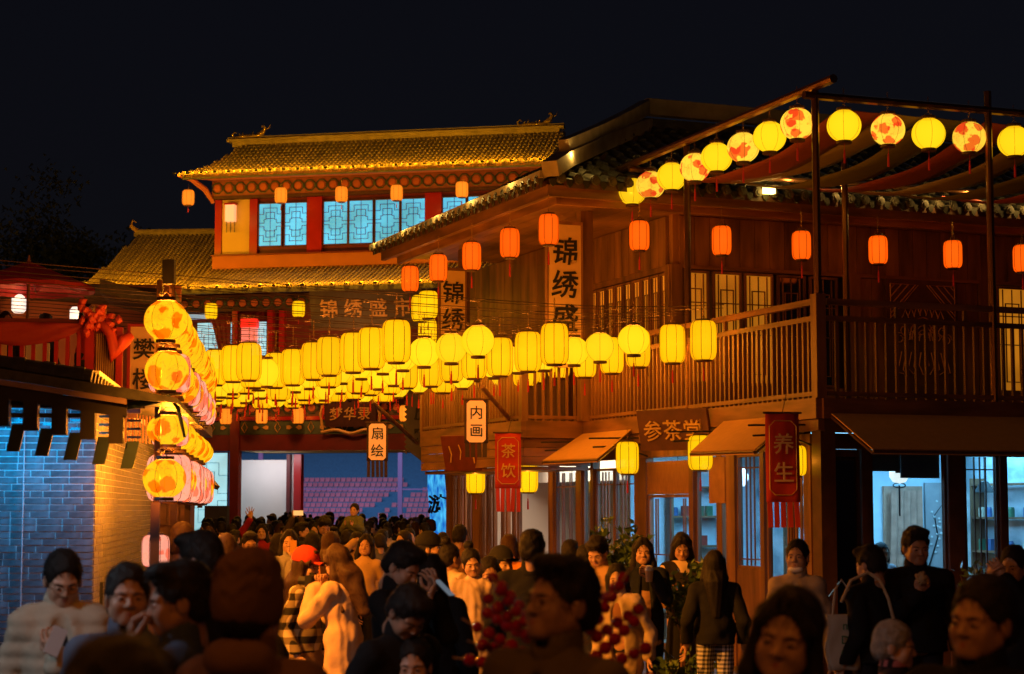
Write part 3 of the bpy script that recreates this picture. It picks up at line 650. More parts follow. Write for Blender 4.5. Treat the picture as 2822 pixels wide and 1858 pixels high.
# tea room door with its wooden roller blind, glass beside it
shopwin(3.60, 4.88, .12, 2.18, 'four'); t("roller_blind", .15, .21, 3.60, 4.88, 2.19, 2.64, mat("slat_blind", (.30, .14, .07), .6, var=.2, stretch=(1, 8, 1))); t("post", .13, .25, 3.46, 3.58, 0, 2.66, M_wood)
shopwin(2.83, 3.44, .12, 2.66, 'none'); t("upper_panel", .13, .155, 2.57, 3.0, 2.06, 2.66, mat("slat_blind2", (.32, .15, .08), .6, var=.2))
shopwin(5.30, 6.00, .6, 2.58, 'shop'); shopwin(6.02, 6.68, .6, 2.58, 'shop')
shopwin(6.82, 7.12, .3, 2.6, 'none'); shopwin(7.34, 8.20, .3, 2.6, 'bars')
for a in (9.70, 10.2, 10.8, 11.1, 11.8, 12.2, 12.55): lattice_window(th, a, a+.30, .3, 2.60, .20, M_glass, M_wood, axis='u', style='bars', th=.014)
# ---------------------------------------------------------------- ground floor, front (plane w = .3)
for a, b_ in ((.72, .84), (1.94, 2.16), (2.70, 2.78), (3.5, 3.6), (5.0, 5.2)): t("post", a, b_, .24, .36, 0, 2.70, M_woodd)
t("lintel", .23, 8, .22, .38, 2.70, 2.88, M_woodd)
t("wall", .25, .70, .28, .34, 0, 2.69, M_woodd); lattice_window(th, .28, .69, .6, 2.64, .275, M_dkglass, M_woodd, style='none')
lattice_window(th, .85, 1.93, 1.22, 2.69, .30, M_glassb, M_woodd, style='none'); t("dado", .85, 1.93, .27, .33, 0, 1.215, M_woodd)
lattice_window(th, 2.17, 2.69, 1.05, 2.66, .30, M_glassb, M_woodd, style='shop', th=.016); t("dado", 2.17, 2.69, .27, .33, 0, 1.04, M_woodd)
lattice_window(th, 2.79, 3.49, 1.22, 2.66, .30, M_glassb, M_woodd, style='none'); t("dado", 2.79, 3.49, .27, .33, 0, 1.215, M_woodd)
lattice_window(th, 3.61, 4.99, 1.22, 2.66, .30, M_glassb, M_woodd, style='none'); t("dado", 3.61, 4.99, .27, .33, 0, 1.215, M_woodd)
# roller blinds inside the big window
for a, b_, z in ((.88, 1.32, 2.44), (1.30, 1.36, 2.42), (1.37, 1.92, 2.36)): t("blind", a, b_, .40, .42, z, 2.69, M_charcoal)
# ---------------------------------------------------------------- rooms behind the glass
t("room_floor", .3, 7.9, .4, 13.2, .05, .10, mat("room_floor", (.30, .25, .2), .4)); t("room_ceiling", .3, 7.9, .4, 13.2, 2.95, 3.02, M_white)
m_, n_, b_ = newmat("ink_mural"); tc = n_.nodes.new("ShaderNodeTexCoord"); mp = n_.nodes.new("ShaderNodeMapping"); mp.inputs['Scale'].default_value = (.9, .9, 1.6); nz = n_.nodes.new("ShaderNodeTexNoise"); nz.inputs['Scale'].default_value = 1.6; nz.inputs['Detail'].default_value = 6
cr = n_.nodes.new("ShaderNodeValToRGB"); cr.color_ramp.elements[0].position = .42; cr.color_ramp.elements[0].color = (.32, .42, .48, 1); cr.color_ramp.elements[1].position = .60; cr.color_ramp.elements[1].color = (.66, .76, .80, 1)
n_.links.new(tc.outputs['Object'], mp.inputs[0]); n_.links.new(mp.outputs[0], nz.inputs[0]); n_.links.new(nz.outputs[0], cr.inputs[0]); n_.links.new(cr.outputs[0], b_.inputs['Base Color']); b_.inputs['Roughness'].default_value = .8
M_mural = m_
t("room_wall", 3.0, 3.06, 3.4, 6.9, .1, 2.95, M_mural); t("room_wall", .9, 7.9, 7.0, 7.08, .1, 2.95, M_bluewall); t("room_wall", 2.3, 7.9, 3.3, 3.36, .1, 2.95, M_bluewall)
t("room_wall", 4.2, 4.26, .4, 3.29, .1, 2.95, M_mural)
t("curtain_frame", 2.98, 3.60, 3.24, 3.29, .1, 2.30, mat("pink_wood", (.50, .25, .16), .6)); 
v = []; f = []
for j in range(9):
    for i in range(25): q = i/24; v.append((3.04+q*.50-.16*(j/8)**2*(1-q), 3.17+.02*math.sin(q*30), 2.24-j*.25))
for j in range(8):
    for i in range(24): a = j*25+i; f.append((a, a+1, a+26, a+25))
MB().add(v, f).build("curtain", mat("pink_curtain", (.55, .26, .17), .8), th, smooth=True)
mm = MB(); mm.lathe([(.001, .12), (.08, .10), (.125, .03), (.125, -.03), (.08, -.10), (.001, -.12)], 16); gl = mm.build("globe_lamp", emat("globe_glow", (1, .93, .80), 1.2), th, loc=(1.74, 1.0, 2.42), smooth=True)
mm = MB(); mm.tube([(1.74, 1.0, 2.54), (1.74, 1.0, 2.95)], .006, 5); mm.tube([(1.74, 1.0, 2.28), (1.74, 1.0, 1.90)], .012, 5); mm.tube([(1.74+.09*math.cos(a), 1.0, 2.28+.03*math.sin(a)) for a in [k*.5 for k in range(14)]], .008, 5); mm.build("globe_hanger", M_black, th)
mm = MB(); mm.lathe([(.001, .15), (.1, .12), (.155, .03), (.155, -.03), (.1, -.12), (.001, -.15)], 16); mm.build("globe_lamp", emat("globe_glow2", (1, .97, .95), 1.6), th, loc=(1.1, 4.0, 2.42), smooth=True)
t("counter", 2.5, 4.1, 1.0, 1.5, .1, 1.15, mat("counter_wood", (.5, .28, .10), .5)); t("counter", 1.4, 2.3, 2.0, 2.6, .1, .85, M_woodd)
mg = glassmat("drinking_glass", (.85, .95, 1), .25)
for k in range(10): mm = MB(); mm.lathe([(.03, 0), (.035, .10), (.033, .10), (.028, .005)], 10); o = mm.build("drinking_glass", mg, th, loc=(2.6+.12*k, 1.2+.07*(k % 2), 1.152))
for k in range(4): mm = MB(); mm.box(-.2, .2, -.2, .2, .45, .48); mm.box(-.2, .2, .18, .21, .48, .95); [mm.box(x-.02, x+.02, y-.02, y+.02, 0, .45) for x in (-.18, .18) for y in (-.18, .18)]; mm.build("chair", M_black, th, loc=(1.1+.55*k, 1.7+.3*(k % 2), .1))
t("hanging_scroll", 3.94, 4.15, 3.19, 3.215, 1.1, 2.5, M_paper)
# shelves of goods, stools and a tea table seen through the glass
M_goods = [mat("tea_tin_"+n_, c_, .4, var=.2) for n_, c_ in (("red", (.4, .05, .03)), ("green", (.06, .18, .10)), ("cream", (.6, .52, .38)), ("blue", (.08, .16, .35)))]
rg = random.Random(4); tin = [MB().lathe([(.001, .13), (.035, .13), (.045, .10), (.045, 0), (.001, 0)], 10).mesh("tea_tin", m) for m in M_goods]; boxg = [B(-.05, .05, -.04, .04, 0, .15).mesh("gift_box", m) for m in M_goods]
def shelf_unit(u0, u1, w0, w1, along):
    for z in (.5, .95, 1.4, 1.85, 2.3): t("shelf", u0, u1, w0, w1, z, z+.03, M_wood)
    for e in (0, 1):
        if along == 'u': t("shelf_side", u0-.03 if e == 0 else u1+.001, u0-.001 if e == 0 else u1+.03, w0, w1, .1, 2.4, M_wood)
        else: t("shelf_side", u0, u1, w0-.03 if e == 0 else w1+.001, w0-.001 if e == 0 else w1+.03, .1, 2.4, M_wood)
    for z in (.53, .98, 1.43, 1.88):
        q = .08
        while q < (u1-u0 if along == 'u' else w1-w0)-.08:
            me_ = rg.choice(tin+boxg); link(me_.name.split('.')[0], me_, th, (u0+q, (w0+w1)/2, z) if along == 'u' else ((u0+u1)/2, w0+q, z)); q += rg.uniform(.13, .34)
shelf_unit(1.5, 2.35, 6.72, 6.95, 'u'); shelf_unit(3.95, 4.17, 1.2, 2.6, 'w'); shelf_unit(2.76, 2.96, 4.2, 5.6, 'w')
t("tea_table", 1.0, 2.0, 4.3, 5.2, .82, .86, M_wood); t("tea_table_leg", 1.1, 1.16, 4.4, 4.46, .1, .819, M_wood); t("tea_table_leg", 1.84, 1.9, 5.0, 5.06, .1, .819, M_wood)
for k in range(5): mm = MB(); mm.lathe([(.001, 0), (.03, .0), (.045, .05), (.03, .09), (.012, .10), (.001, .12)], 10); mm.build("teapot", M_goods[k % 4], th, loc=(1.15+.17*k, 4.7+.1*(k % 2), .861))
for (u, w) in ((1.0, 2.6), (1.9, 5.6), (.9, 5.9)): mm = MB(); mm.lathe([(.001, .5), (.16, .5), (.16, .46), (.05, .42), (.04, .1), (.13, .1), (.13, .08), (.001, .08)], 12); mm.build("stool", M_wood, th, loc=(u, w, .02))
for (u, w) in ((1.9, 3.0), (3.3, 1.4), (1.0, 5.6)): mm = MB(); mm.lathe([(.001, .0), (.14, .0), (.05, .14), (.001, .15)], 14); mm.tube([(0, 0, .14), (0, 0, .75)], .005, 4); mm.build("pendant_lamp", M_black, th, loc=(u, w, 2.2))
t("painting", 3.66, 4.10, 3.26, 3.29, .9, 2.35, mat("grey_silk", (.42, .38, .38), .7, var=.1)); rgb = random.Random(9); mm = MB(); v0, f0 = ico(1, .02)
for k in range(26): c = (3.88+rgb.gauss(0, .10), 3.25, 1.7+rgb.gauss(0, .22)); mm.add([(x*1.2+c[0], y*.4+c[1], z+c[2]) for x, y, z in v0], f0)
mm.build("blossom", M_white, th); mm = MB(); mm.tube([(3.7, 3.25, 1.2), (3.85, 3.25, 1.6), (3.8, 3.25, 1.9), (3.98, 3.25, 2.1)], [.014, .01, .007, .004], 5); mm.build("branch", M_ink, th)
for k in range(3): mm = MB(); mm.lathe([(.001, 0), (.06, .02), (.09, .14), (.05, .24), (.03, .27), (.001, .27)], 12); mm.build("vase", M_goods[3 if k else 0], th, loc=(1.6+.28*k, 2.2, .851))
# warm shop beyond
t("shop_wall", 3.2, 3.26, 7.1, 13.2, .1, 2.95, M_white); t("shop_wall", .9, 3.2, 13.1, 13.16, .1, 2.95, M_white)
t("shop_counter", 2.2, 2.6, 7.6, 10.6, .1, 1.15, M_white); t("shelf", 2.9, 3.18, 8.0, 10.4, 1.5, 1.55, M_wood); t("shelf", 2.9, 3.18, 8.0, 10.4, 2.0, 2.05, M_wood); t("cabinet", 2.7, 3.18, 8.0, 8.6, .1, 2.3, M_wood)
t("bulkhead", 1.6, 3.15, 7.2, 12.5, 2.45, 2.94, M_white)
for k in range(9): mm = MB(); mm.lathe([(.001, .2), (.02, .2), (.02, .14), (.045, .10), (.045, 0), (.001, 0)], 8); mm.build("bottle", [M_green, M_gold, M_white][k % 3], th, loc=(3.05, 8.7+.18*k, 1.552 if k % 2 else 2.052))
def ceil_lamp(u, w, sx, sy, wt, col, nm):
    e = emat(nm+"_face", col, 2.0); B(-sx/2, sx/2, -sy/2, sy/2, 2.90, 2.94).build("ceiling_lamp", e, th, loc=(u, w, 0)); arealight(nm, (u, w, 2.88), (0, 0, 0), sx, sy, wt, col, th)
ceil_lamp(1.7, 1.9, 1.6, 1.2, 88, (.26, .68, 1.0), "tea_room_light"); ceil_lamp(3.6, 1.8, .8, 1.6, 44, (.26, .68, 1.0), "tea_room_light"); ceil_lamp(1.4, 4.6, .9, 2.6, 110, (.26, .68, 1.0), "tea_room_light")
ceil_lamp(1.2, 10.2, .5, 3.0, 60, (1, .72, .48), "shop_light")
point("shop_pink_lamp", (2.6, 9.3, 1.9), 12, (1, .25, .2), th, .05)
# awnings
def awning(pts_top, pts_bot, m, name="awning"):
    a, b_ = [Vector(p) for p in pts_top]; c, d = [Vector(p) for p in pts_bot]
    mm = MB(); v = [a, b_, d, c]; off = Vector((0, 0, -.015)); mm.add(v+[p+off for p in v], [(0, 1, 2, 3), (7, 6, 5, 4), (0, 4, 5, 1), (1, 5, 6, 2), (2, 6, 7, 3), (3, 7, 4, 0)])
    q = Vector((0, 0, -.06)); mm.add([c, d, d+q, c+q], [(0, 1, 2, 3)]); o = mm.build(name, m, th)
    r_ = MB(); r_.tube([c+Vector((0, 0, -.03)), d+Vector((0, 0, -.03))], .018, 6); r_.tube([a-Vector((0, 0, .05)), c-Vector((0, 0, .05))], .014, 5); r_.tube([b_-Vector((0, 0, .05)), d-Vector((0, 0, .05))], .014, 5); r_.build("awning_frame", M_woodd, o)
    return o
awning([(-.065, 6.60, 3.10), (-.065, 4.94, 3.10)], [(-.85, 6.28, 2.69), (-.85, 4.36, 2.68)], M_canvas)
awning([(-.065, 2.22, 3.10), (-.065, .48, 3.10)], [(-.85, 1.62, 2.69), (-.85, .03, 2.67)], M_canvas)
awning([(.12, -.07, 3.10), (7.5, -.07, 3.10)], [(.12, -.93, 2.66), (7.5, -.93, 2.66)], M_canvas)
for (w, s_) in ((.30, 1), (2.35, 1), (4.8, 1), (6.5, 1)):
    mm = MB(); mm.tube([(.12, w, 2.72), (-.3, w, 2.86), (-.72, w, 2.84)], .013, 5); mm.tube([(.12, w, 2.98), (-.78, w, 2.96)], .013, 5); mm.build("bracket", M_black, th)
# name board over the door
nb3 = MB().box(-.53, .53, -.03, .03, -.27, .27).build("name_board", mat("board_brown2", (.10, .035, .015), .5, var=.2), th, loc=(-.36, 3.02, 3.02)); nb3.rotation_euler = (R(14), 0, R(-58))
link("lettering", glyphs("参茶堂", .29, .012, .006, M_gold, gap=1.05, wob=.012), nb3, (0, -.045, 0))
# second dark board at the far end, partly behind the hanging signs
nb4 = MB().box(-.40, .40, -.03, .03, -.28, .28).build("name_board", mat("board_redbrown", (.16, .03, .015), .5, var=.2), th, loc=(-1.17, 8.7, 2.86)); nb4.rotation_euler = (R(14), 0, R(-60))
mm = MB(); mm.tube([(-.25, -.04, .12), (-.22, -.04, -.02), (-.26, -.04, -.14)], .012, 5); mm.tube([(-.05, -.04, .14), (-.02, -.04, .03), (-.06, -.04, -.10)], .010, 5); mm.tube([(.22, -.04, .14), (.22, -.04, -.16)], .012, 5); mm.build("gold_strokes", M_gold, nb4)
# ---------------------------------------------------------------- tall vertical signs on the verandah
def vsign(u, w, z0, z1, wd, txt, size, label, bg=None, ink=None):
    r_ = thing("vertical_sign", label, "sign", T.l2w(u, w), T.a)
    o = B(-wd/2, wd/2, -.03, .03, z0, z1).build("board", bg or M_paper, r_)
    mm = MB(); mm.box(-wd/2-.03, -wd/2-.001, -.04, .04, z0, z1); mm.box(wd/2+.001, wd/2+.03, -.04, .04, z0, z1); mm.box(-wd/2-.03, wd/2+.03, -.04, .04, z1+.001, z1+.05); mm.build("frame", M_wood, r_)
    link("lettering", glyphs(txt, size, .006, .014, ink or M_ink, vertical=True, gap=1.16, wob=.014, shear=.06), r_, (0, -.038, z1-.14-size*1.16*len(txt)/2)); return r_
vsign(-.47, 6.36, 4.06, 6.18, .52, "锦绣盛市", .43, "tall cream sign with black brush writing on the near verandah post")
vsign(-.56, 10.9, 4.02, 6.02, .44, "锦绣盛市", .40, "smaller cream sign with black brush writing on the far verandah post")
# ---------------------------------------------------------------- hanging banners and small signs
def octa(w_, h_, c): return [(-w_/2+c, -h_/2), (w_/2-c, -h_/2), (w_/2, -h_/2+c), (w_/2, h_/2-c), (w_/2-c, h_/2), (-w_/2+c, h_/2), (-w_/2, h_/2-c), (-w_/2, -h_/2+c)]
def banner(px, py, Y, wd, hh, txt, size, cloth_, ink, label, tails=5, plaque=False, rz=None, tail=.28):
    p = P(px, py, Y); r_ = thing("hanging_banner", label, "banner", p, T.a if rz is None else rz)
    mm = MB(); N = 8; v = []; f = []
    for j in range(N+1):
        for i in range(7): v.append((-wd/2+wd*i/6, .012*math.sin(i*1.3+j*.5), hh/2-hh*j/N))
    for j in range(N):
        for i in range(6): a = j*7+i; f.append((a, a+7, a+8, a+1))
    o = MB().add(v, f).build("cloth", cloth_, r_, smooth=True); s = o.modifiers.new("t", 'SOLIDIFY'); s.thickness = .008
    tm = B(-wd/tails*.36, wd/tails*.36, -.004, .004, -tail, 0).mesh("tail", cloth_)
    for i in range(tails): q = link("tail", tm, r_, (-wd/2+wd*(i+.5)/tails, 0, -hh/2)); q.rotation_euler = (R(random.uniform(-6, 6)), R(random.uniform(-2, 2)), 0)
    mm = MB(); mm.tube([(-wd/2-.03, 0, hh/2+.01), (wd/2+.03, 0, hh/2+.01)], .014, 6); mm.tube([(0, 0, hh/2+.01), (.05, .0, hh/2+.22)], .005, 4); mm.build("rod", M_woodd, r_)
    if plaque: MB().prism(octa(wd*.80, hh*.96, wd*.12), -.035, -.014).build("plaque", emat("plaque_glow", (.85, .36, .07), .42), r_)
    else:
        oc = octa(wd*.80, hh*.84, wd*.16); mm = MB(); mm.tube([(x, -.02, z) for x, z in oc+oc[:1]], .006, 4, False); mm.build("border", M_gold, r_)
    link("lettering", glyphs(txt, size, .005, .007, ink, vertical=True, gap=1.30, wob=.006), r_, (0, -.045, 0)); return r_
M_redcloth = mat("banner_red", (.50, .035, .02), .8, var=.08, bump=.03); M_dkcloth = mat("banner_dark", (.05, .03, .035), .85, var=.1)
M_pale = mat("pale_lettering", (.72, .50, .36), .7, var=0)
banner(2157, 1262, 21.0, .385, .98, "养生", .24, M_redcloth, M_pale, "red banner with two pale characters hanging at the near corner of the tea house", rz=R(8))
banner(1400, 1270, 27.5, .38, .80, "茶饮", .22, M_redcloth, M_gold, "orange red banner with two yellow characters between two yellow lanterns", rz=R(6), tail=.34)
banner(1312, 1162, 27.0, .34, .62, "内画", .20, M_dkcloth, M_ink, "glowing orange plaque sign with two black characters under the cluster of lanterns", plaque=True, rz=R(6), tails=4, tail=.20)
banner(1040, 1218, 30.0, .34, .60, "扇绘", .21, M_dkcloth, M_ink, "glowing orange plaque sign with dark tails hanging from a slanted pole", plaque=True, rz=R(2), tails=5, tail=.26)
def pole(a, b_, label): o = MB().tube([a, b_], .035, 8).build("bracket_pole", M_wood); setp(o, label, "pole")
pole(P(1025, 1107, 30.0), P(1150, 1222, 33.2), "slanted wooden pole that carries the sign with dark tails"); pole(P(1328, 1065, 27.2), P(1475, 1240, 29.4), "slanted wooden pole above the sign under the lantern cluster")
# tall dark serrated flag at the far end of the balcony
fl = thing("serrated_flag", "tall dark blue flag with serrated edges at the far end of the balcony", "flag", P(1152, 1170, 33.5), R(14))
pts = [(.22, .62), (.22, -.62)]; n = 14; ed = []
for i in range(n): z = -.62-.0+i*(1.24/n); ed += [(-.20-(.0), z), (-.25, z+.045)]
mm = MB().prism([(.20, .62)]+[(.20, -.75)]+[(-.20+.03*0, -.45)]+ed[2:]+[(-.20, .62)], -.008, .008); mm.build("cloth", mat("flag_blue", (.10, .085, .15), .85, var=.1), fl)
link("lettering", glyphs("风雅", .24, .005, .03, M_ink, vertical=True, gap=1.5, wob=.02), fl, (.04, -.02, 0))
# ---------------------------------------------------------------- brick block on the left, with its lean-to tiled roof
L = Fr(-3.88, 17.6, 7)
lb = thing("brick_house", "brick house on the left with blue lit front wall and dark bracketed eave", "brick house", (*L.o, 0), L.a)
def l(name, u0, u1, w0, w1, z0, z1, m): return B(u0, u1, w0, w1, z0, z1).build(name, m, lb)
M_mortar = mat("mortar", (.80, .78, .74), .9, var=.1, scale=20)
M_brick = mat("grey_brick", (.17, .17, .17), .75, var=.5, scale=9, bump=.25)
CH = .0632
l("wall_core", -6, -.004, .004, .3, 0, 3.05, M_mortar); l("side_wall_core", -.25, -.0041, .301, 8.3, 0, 3.3, M_mortar)
_bk = {}
def brick(axis, a, ln, z, u_or_w):
    k = (axis, round(ln, 3))
    if k not in _bk:
        b0 = (B(.0055, ln-.0055, -.0035, .03, .0055, CH-.0055) if axis == 'w' else B(-.03, .0045, .004, ln-.004, .004, CH-.004))
        _bk[k] = b0.mesh("brick", M_brick)
    return _bk[k]
M_brk = mat("blackened_wood", (.022, .013, .010), .6, var=.3)
rb = random.Random(11); stuffF = MB(); stuffS = MB()
for j in range(48):
    z = j*CH+.01; x = 0.0; first = True
    while x > -5.9:
        ln = rb.choice((.115, .175, .235, .235, .235)); x2 = x-ln
        if z > .86 and z < 2.86 and x2 > -1.02: link("brick", brick('w', x2, ln, z, 0), lb, (x2, rb.uniform(-.0015, .0015), z))
        else: stuffF.box(x2+.004, x-.004, -.0045, .02, z+.004, z+CH-.004)
        x = x2
    w = 0.006; 
    while w < 8.2:
        ln = rb.choice((.115, .235, .235)) ; nearp = (z > 1.0 and z < 2.75 and w < .95)
        if nearp: link("brick", brick('u', w, ln, z, 0), lb, (rb.uniform(-.0015, .0015), w, z))
        else: stuffS.box(-.02, .0045, w+.004, w+ln-.004, z+.004, z+CH-.004)
        w += ln
o = stuffF.build("brickwork", M_brick, lb); o["kind"] = "stuff"
o = stuffS.build("brickwork", M_brick, lb); o["kind"] = "stuff"
mm = MB(); mm.tube([(-.645, -.02, 0), (-.645, -.02, 2.9)], .006, 6); mm.build("conduit", M_white, lb)
# roof sloping gently down to the right, carried on brackets
SL = -.150
def rz_(u): return 3.24+SL*(u+.887)
a0 = math.atan(SL)
MR = Matrix.Translation((0, -.95, 0))
for k in range(16):
    w = -.98+k*.30; mm = MB()
    if k == 0: tb = MB(); tb.tube([(-4, 0, 0), (.95, 0, 0)], .06, 8); [tb.tube([(x, 0, 0), (x+.10, 0, .004)], .068, 8) for x in [-3.9+q*.26 for q in range(19)]]; tmesh = tb.mesh("tile_row", M_tiled, False)
    o = link("tile_row", tmesh, lb, mtx=Matrix.Translation((-.887+.0, w, 3.30))@Matrix.Rotation(-a0, 4, 'Y'))
mm = MB(); P0 = [(-5, rz_(-5)), (.42, rz_(.42)), (.80, rz_(.80)-.02), (.80, rz_(.80)-.06), (.42, rz_(.42)-.09), (-5, rz_(-5)-.09)]
mm.prism(P0, -1.02, 3.6); mm.build("roof", M_tiled, lb)
mm = MB(); mm.prism([(-5, rz_(-5)-.095), (.36, rz_(.36)-.095), (.36, rz_(.36)-.145), (-5, rz_(-5)-.145)], -1.05, -1.0); mm.build("barge_board", mat("brown_trim", (.42, .24, .18), .6, var=.15), lb)
mm = MB(); mm.prism([(-5, rz_(-5)-.146), (.36, rz_(.36)-.146), (.36, rz_(.36)-.26), (-5, rz_(-5)-.26)], -1.00, -.95); mm.build("fascia", M_brk, lb)
M_teal = mat("teal_paint", (.03, .06, .065), .6, var=.2)
for k in range(17):
    u = .27-k*.247; z = rz_(u)-.10
    B(-.062, .062, -1.03, -.85, z-.40, z-.15).build("bracket", M_brk, lb, loc=(u, 0, 0))
    mm = MB(); mm.prism([(.0, z-.38), (.11, z-.38), (.06, z-.62), (-.05, z-.62)], -.97, -.90); mm.build("rafter_tail", M_teal, lb, loc=(u+.09, 0, 0))
    for q in range(3): B(-.062, .062, -.60, -.585, z-.34+q*.075, z-.34+q*.075+.02).build("slat", M_teal, lb, loc=(u+.124, 0, 0))
for k in range(4): l("purlin", -5, .5-.1*k, -.80+.9*k, -.72+.9*k, rz_(0)-.22, rz_(0)-.14, M_woodd)
mm = MB(); mm.tube([(.30, -.9, rz_(.3)-.18), (.72, -.9, rz_(.72)-.02), (.80, -.88, rz_(.8)-.10), (.86, -.86, rz_(.8)-.36)], [.03, .035, .02, .012], 6); mm.build("gutter_hook", M_teal, lb, smooth=True)
for k in range(14): B(-.008, .008, 0, .02, -.28, 0).build("bamboo_slat", M_wood, lb, loc=(.10+k*.03, .9+k*.05, rz_(.4)-.12))
# iron stair rail beside the wall
rail = thing("iron_rail", "thin black iron handrail beside the orange lit brick wall", "handrail", (*P(300, 1600, 15.4).xy, 0))
mm = MB(); mm.tube([(-.06, 0, .0), (-.06, 0, 1.40), (.55, .1, 1.40)], .014, 6); mm.tube([(.09, .02, 0), (.09, .02, 1.40)], .010, 6); mm.tube([(.3, .05, 0), (.3, .05, 1.40)], .010, 6); mm.build("rail", M_black, rail)
# blue strip lamp tucked under the eave
B(-2.6, .0, -.80, -.72, 2.80, 2.84).build("strip_lamp", M_black, lb)
arealight("strip_lamp_light", (-1.3, -.74, 2.79), (R(38), 0, 0), 2.6, .06, 52, (.0, .34, .80), lb)
# ---------------------------------------------------------------- terrace restaurant behind it
Q = Fr(*P(230, 885, 24).xy, 7)
tr = thing("terrace_house", "raised terrace house with red railing and warm lit wall behind the brick roof", "terrace house", (*Q.o, 0), Q.a)
def q_(name, u0, u1, w0, w1, z0, z1, m): return B(u0, u1, w0, w1, z0, z1).build(name, m, tr)
q_("terrace_floor", -4, 1.5, .0, 4.2, 3.05, 3.2, M_woodd); q_("base_wall", -4, .6, .1, 4, 0, 3.04, M_terra)
q_("hand_rail", -4, .12, -.05, .03, 4.34, 4.40, M_reddk); q_("bottom_rail", -4, .12, -.03, .03, 3.52, 3.58, M_reddk)
bm2 = B(-.024, .024, -.024, .024, 3.2, 4.34).mesh("baluster", M_red)
for k in range(24): link("baluster", bm2, tr, (-.05-k*.142, 0, 0))
q_("post", .03, .14, -.05, .06, 3.2, 4.42, M_red); q_("post", .42, .50, -.05, .06, 3.2, 4.30, M_red)
for k in range(10): q_("gilt_slat", .17+k*.026, .17+k*.026+.010, .0, .015, 3.55, 4.22, M_gold)
q_("slat_panel", .15, .42, .02, .05, 3.2, 4.25, M_reddk)
q_("back_wall", -4, 1.0, 4.2, 4.4, 3.2, 5.35, M_terra); q_("side_wall", .92, 1.0, 1.2, 4.19, 3.2, 5.0, M_terra)
mm = MB(); mm.prism([(-4, 5.2), (1.0, 5.0), (1.0, 5.1), (-4, 5.32)], 2.6, 4.6); mm.build("canopy_roof", mat("olive_roof", (.10, .075, .03), .8, var=.2), tr)
mm = MB(); mm.prism([(.1, 4.86), (1.05, 4.66), (1.05, 4.78), (.1, 5.05)], 1.0, 2.6); mm.build("canopy_roof", M_tiled, tr)
for u in (-1.6, .7): mm = MB(); mm.tube([(u, 3.6, 3.2), (u, 3.6, 5.1)], .035, 6); mm.build("wall_post", M_wood, tr)
o = MB(); v = []; f = []
for i in range(25):
    x = i/24
    for j in range(6): y = j/5; v.append((-1.65+1.72*x, -.07-.02*math.sin(j*2+i*.7), 4.36-.02*x-(y*.30*math.sin(math.pi*min(1, x*.96+.02))**.8)-.0))
for i in range(24):
    for j in range(5): a = i*6+j; f.append((a, a+6, a+7, a+1))
o = MB().add(v, f).build("swag", M_redcloth if False else mat("swag_red", (.30, .02, .015), .7, var=.1, bump=.05), tr, smooth=True)
s_ = o.modifiers.new("t", 'SOLIDIFY'); s_.thickness = .012
rr = random.Random(5); mm = MB()
for k in range(46):
    c = Vector((.20+rr.gauss(0, .09), -.12+rr.gauss(0, .03), 4.40+rr.gauss(0, .08))); v, f = ico(1, rr.uniform(.03, .06)); mm.add([(c.x+p[0]*rr.uniform(.6, 1.4), c.y+p[1], c.z+p[2]*rr.uniform(.6, 1.4)) for p in v], f)
mm.build("cloth_bow", mat("bow_red", (.62, .06, .02), .6, var=.2), tr)
mm = MB(); mm.tube([(.22, -.12, 4.36), (.36, -.12, 4.2), (.42, -.12, 3.95), (.52, -.12, 4.12), (.62, -.10, 4.2)], [.05, .07, .13, .09, .05], 8); mm.build("cloth_tail", bpy.data.materials["bow_red"], tr, smooth=True)
for (x, y) in ((52, 837), (212, 872)):
    lw = Q.hit(x, y, 'w', 2.4); mm = MB(); mm.lathe([(.001, .13), (.07, .13), (.10, .09), (.10, -.09), (.07, -.13), (.001, -.13)], 14); mm.build("paper_lamp", emat("paper_glow", (1, .86, .74), 1.0), tr, loc=lw, smooth=True)
    point("paper_lamp_light", lw+Vector((0, -.25, 0)), 2, (1, .45, .15), tr, .05)
point("terrace_light", (-1.5, 2.9, 4.2), 34, (1, .40, .10), tr, .1); point("terrace_light", (.8, -.9, 4.2), 10, (1, .38, .08), tr, .1)
q_("table", -3.2, -.3, 1.0, 1.6, 3.85, 3.9, M_white)
for k in range(5): q_("chair_back", -3.0+k*.55, -2.7+k*.55, .7, .74, 3.5, 4.15, [M_white, M_terra, M_charcoal, M_paper, M_white][k])
point("terrace_light", (-1.9, -1.4, 5.9), 26, (1, .25, .04), tr, .1)  # unseen lamp in the air, added to light the top of the parasol
# red parasol
pc = Q.hit(80, 715, 'w', 1.5); um = thing("parasol", "large red parasol with a pointed top over the terrace on the left", "parasol", Q.l2w(pc.x, pc.y), Q.a)
v = [(0, 0, pc.z-.02)]; f = []; nR = 12
for ring, (r_, dz) in enumerate(((.12, -.07), (.45, -.20), (.88, -.36), (.89, -.43))):
    for k in range(nR*2): a = math.pi*k/nR; rr_ = r_*(1 if k % 2 == 0 else .985); v.append((rr_*math.cos(a), rr_*math.sin(a), pc.z+dz-(.015 if k % 2 else 0)))
n2 = nR*2
for k in range(n2): f.append((0, 1+k, 1+(k+1) % n2))
for r_ in range(3):
    for k in range(n2): a = 1+r_*n2+k; b2 = 1+r_*n2+(k+1) % n2; f.append((a, a+n2, b2+n2, b2))
o = MB().add(v, f).build("canopy", mat("parasol_red", (.33, .012, .010), .7, var=.08), um); s_ = o.modifiers.new("t", 'SOLIDIFY'); s_.thickness = .006
mm = MB(); mm.tube([(0, 0, 3.2), (0, 0, pc.z-.05)], .022, 8); mm.tube([(0, 0, pc.z-.04), (0, 0, pc.z+.06)], [.03, .008], 6); mm.build("pole", M_wood, um)
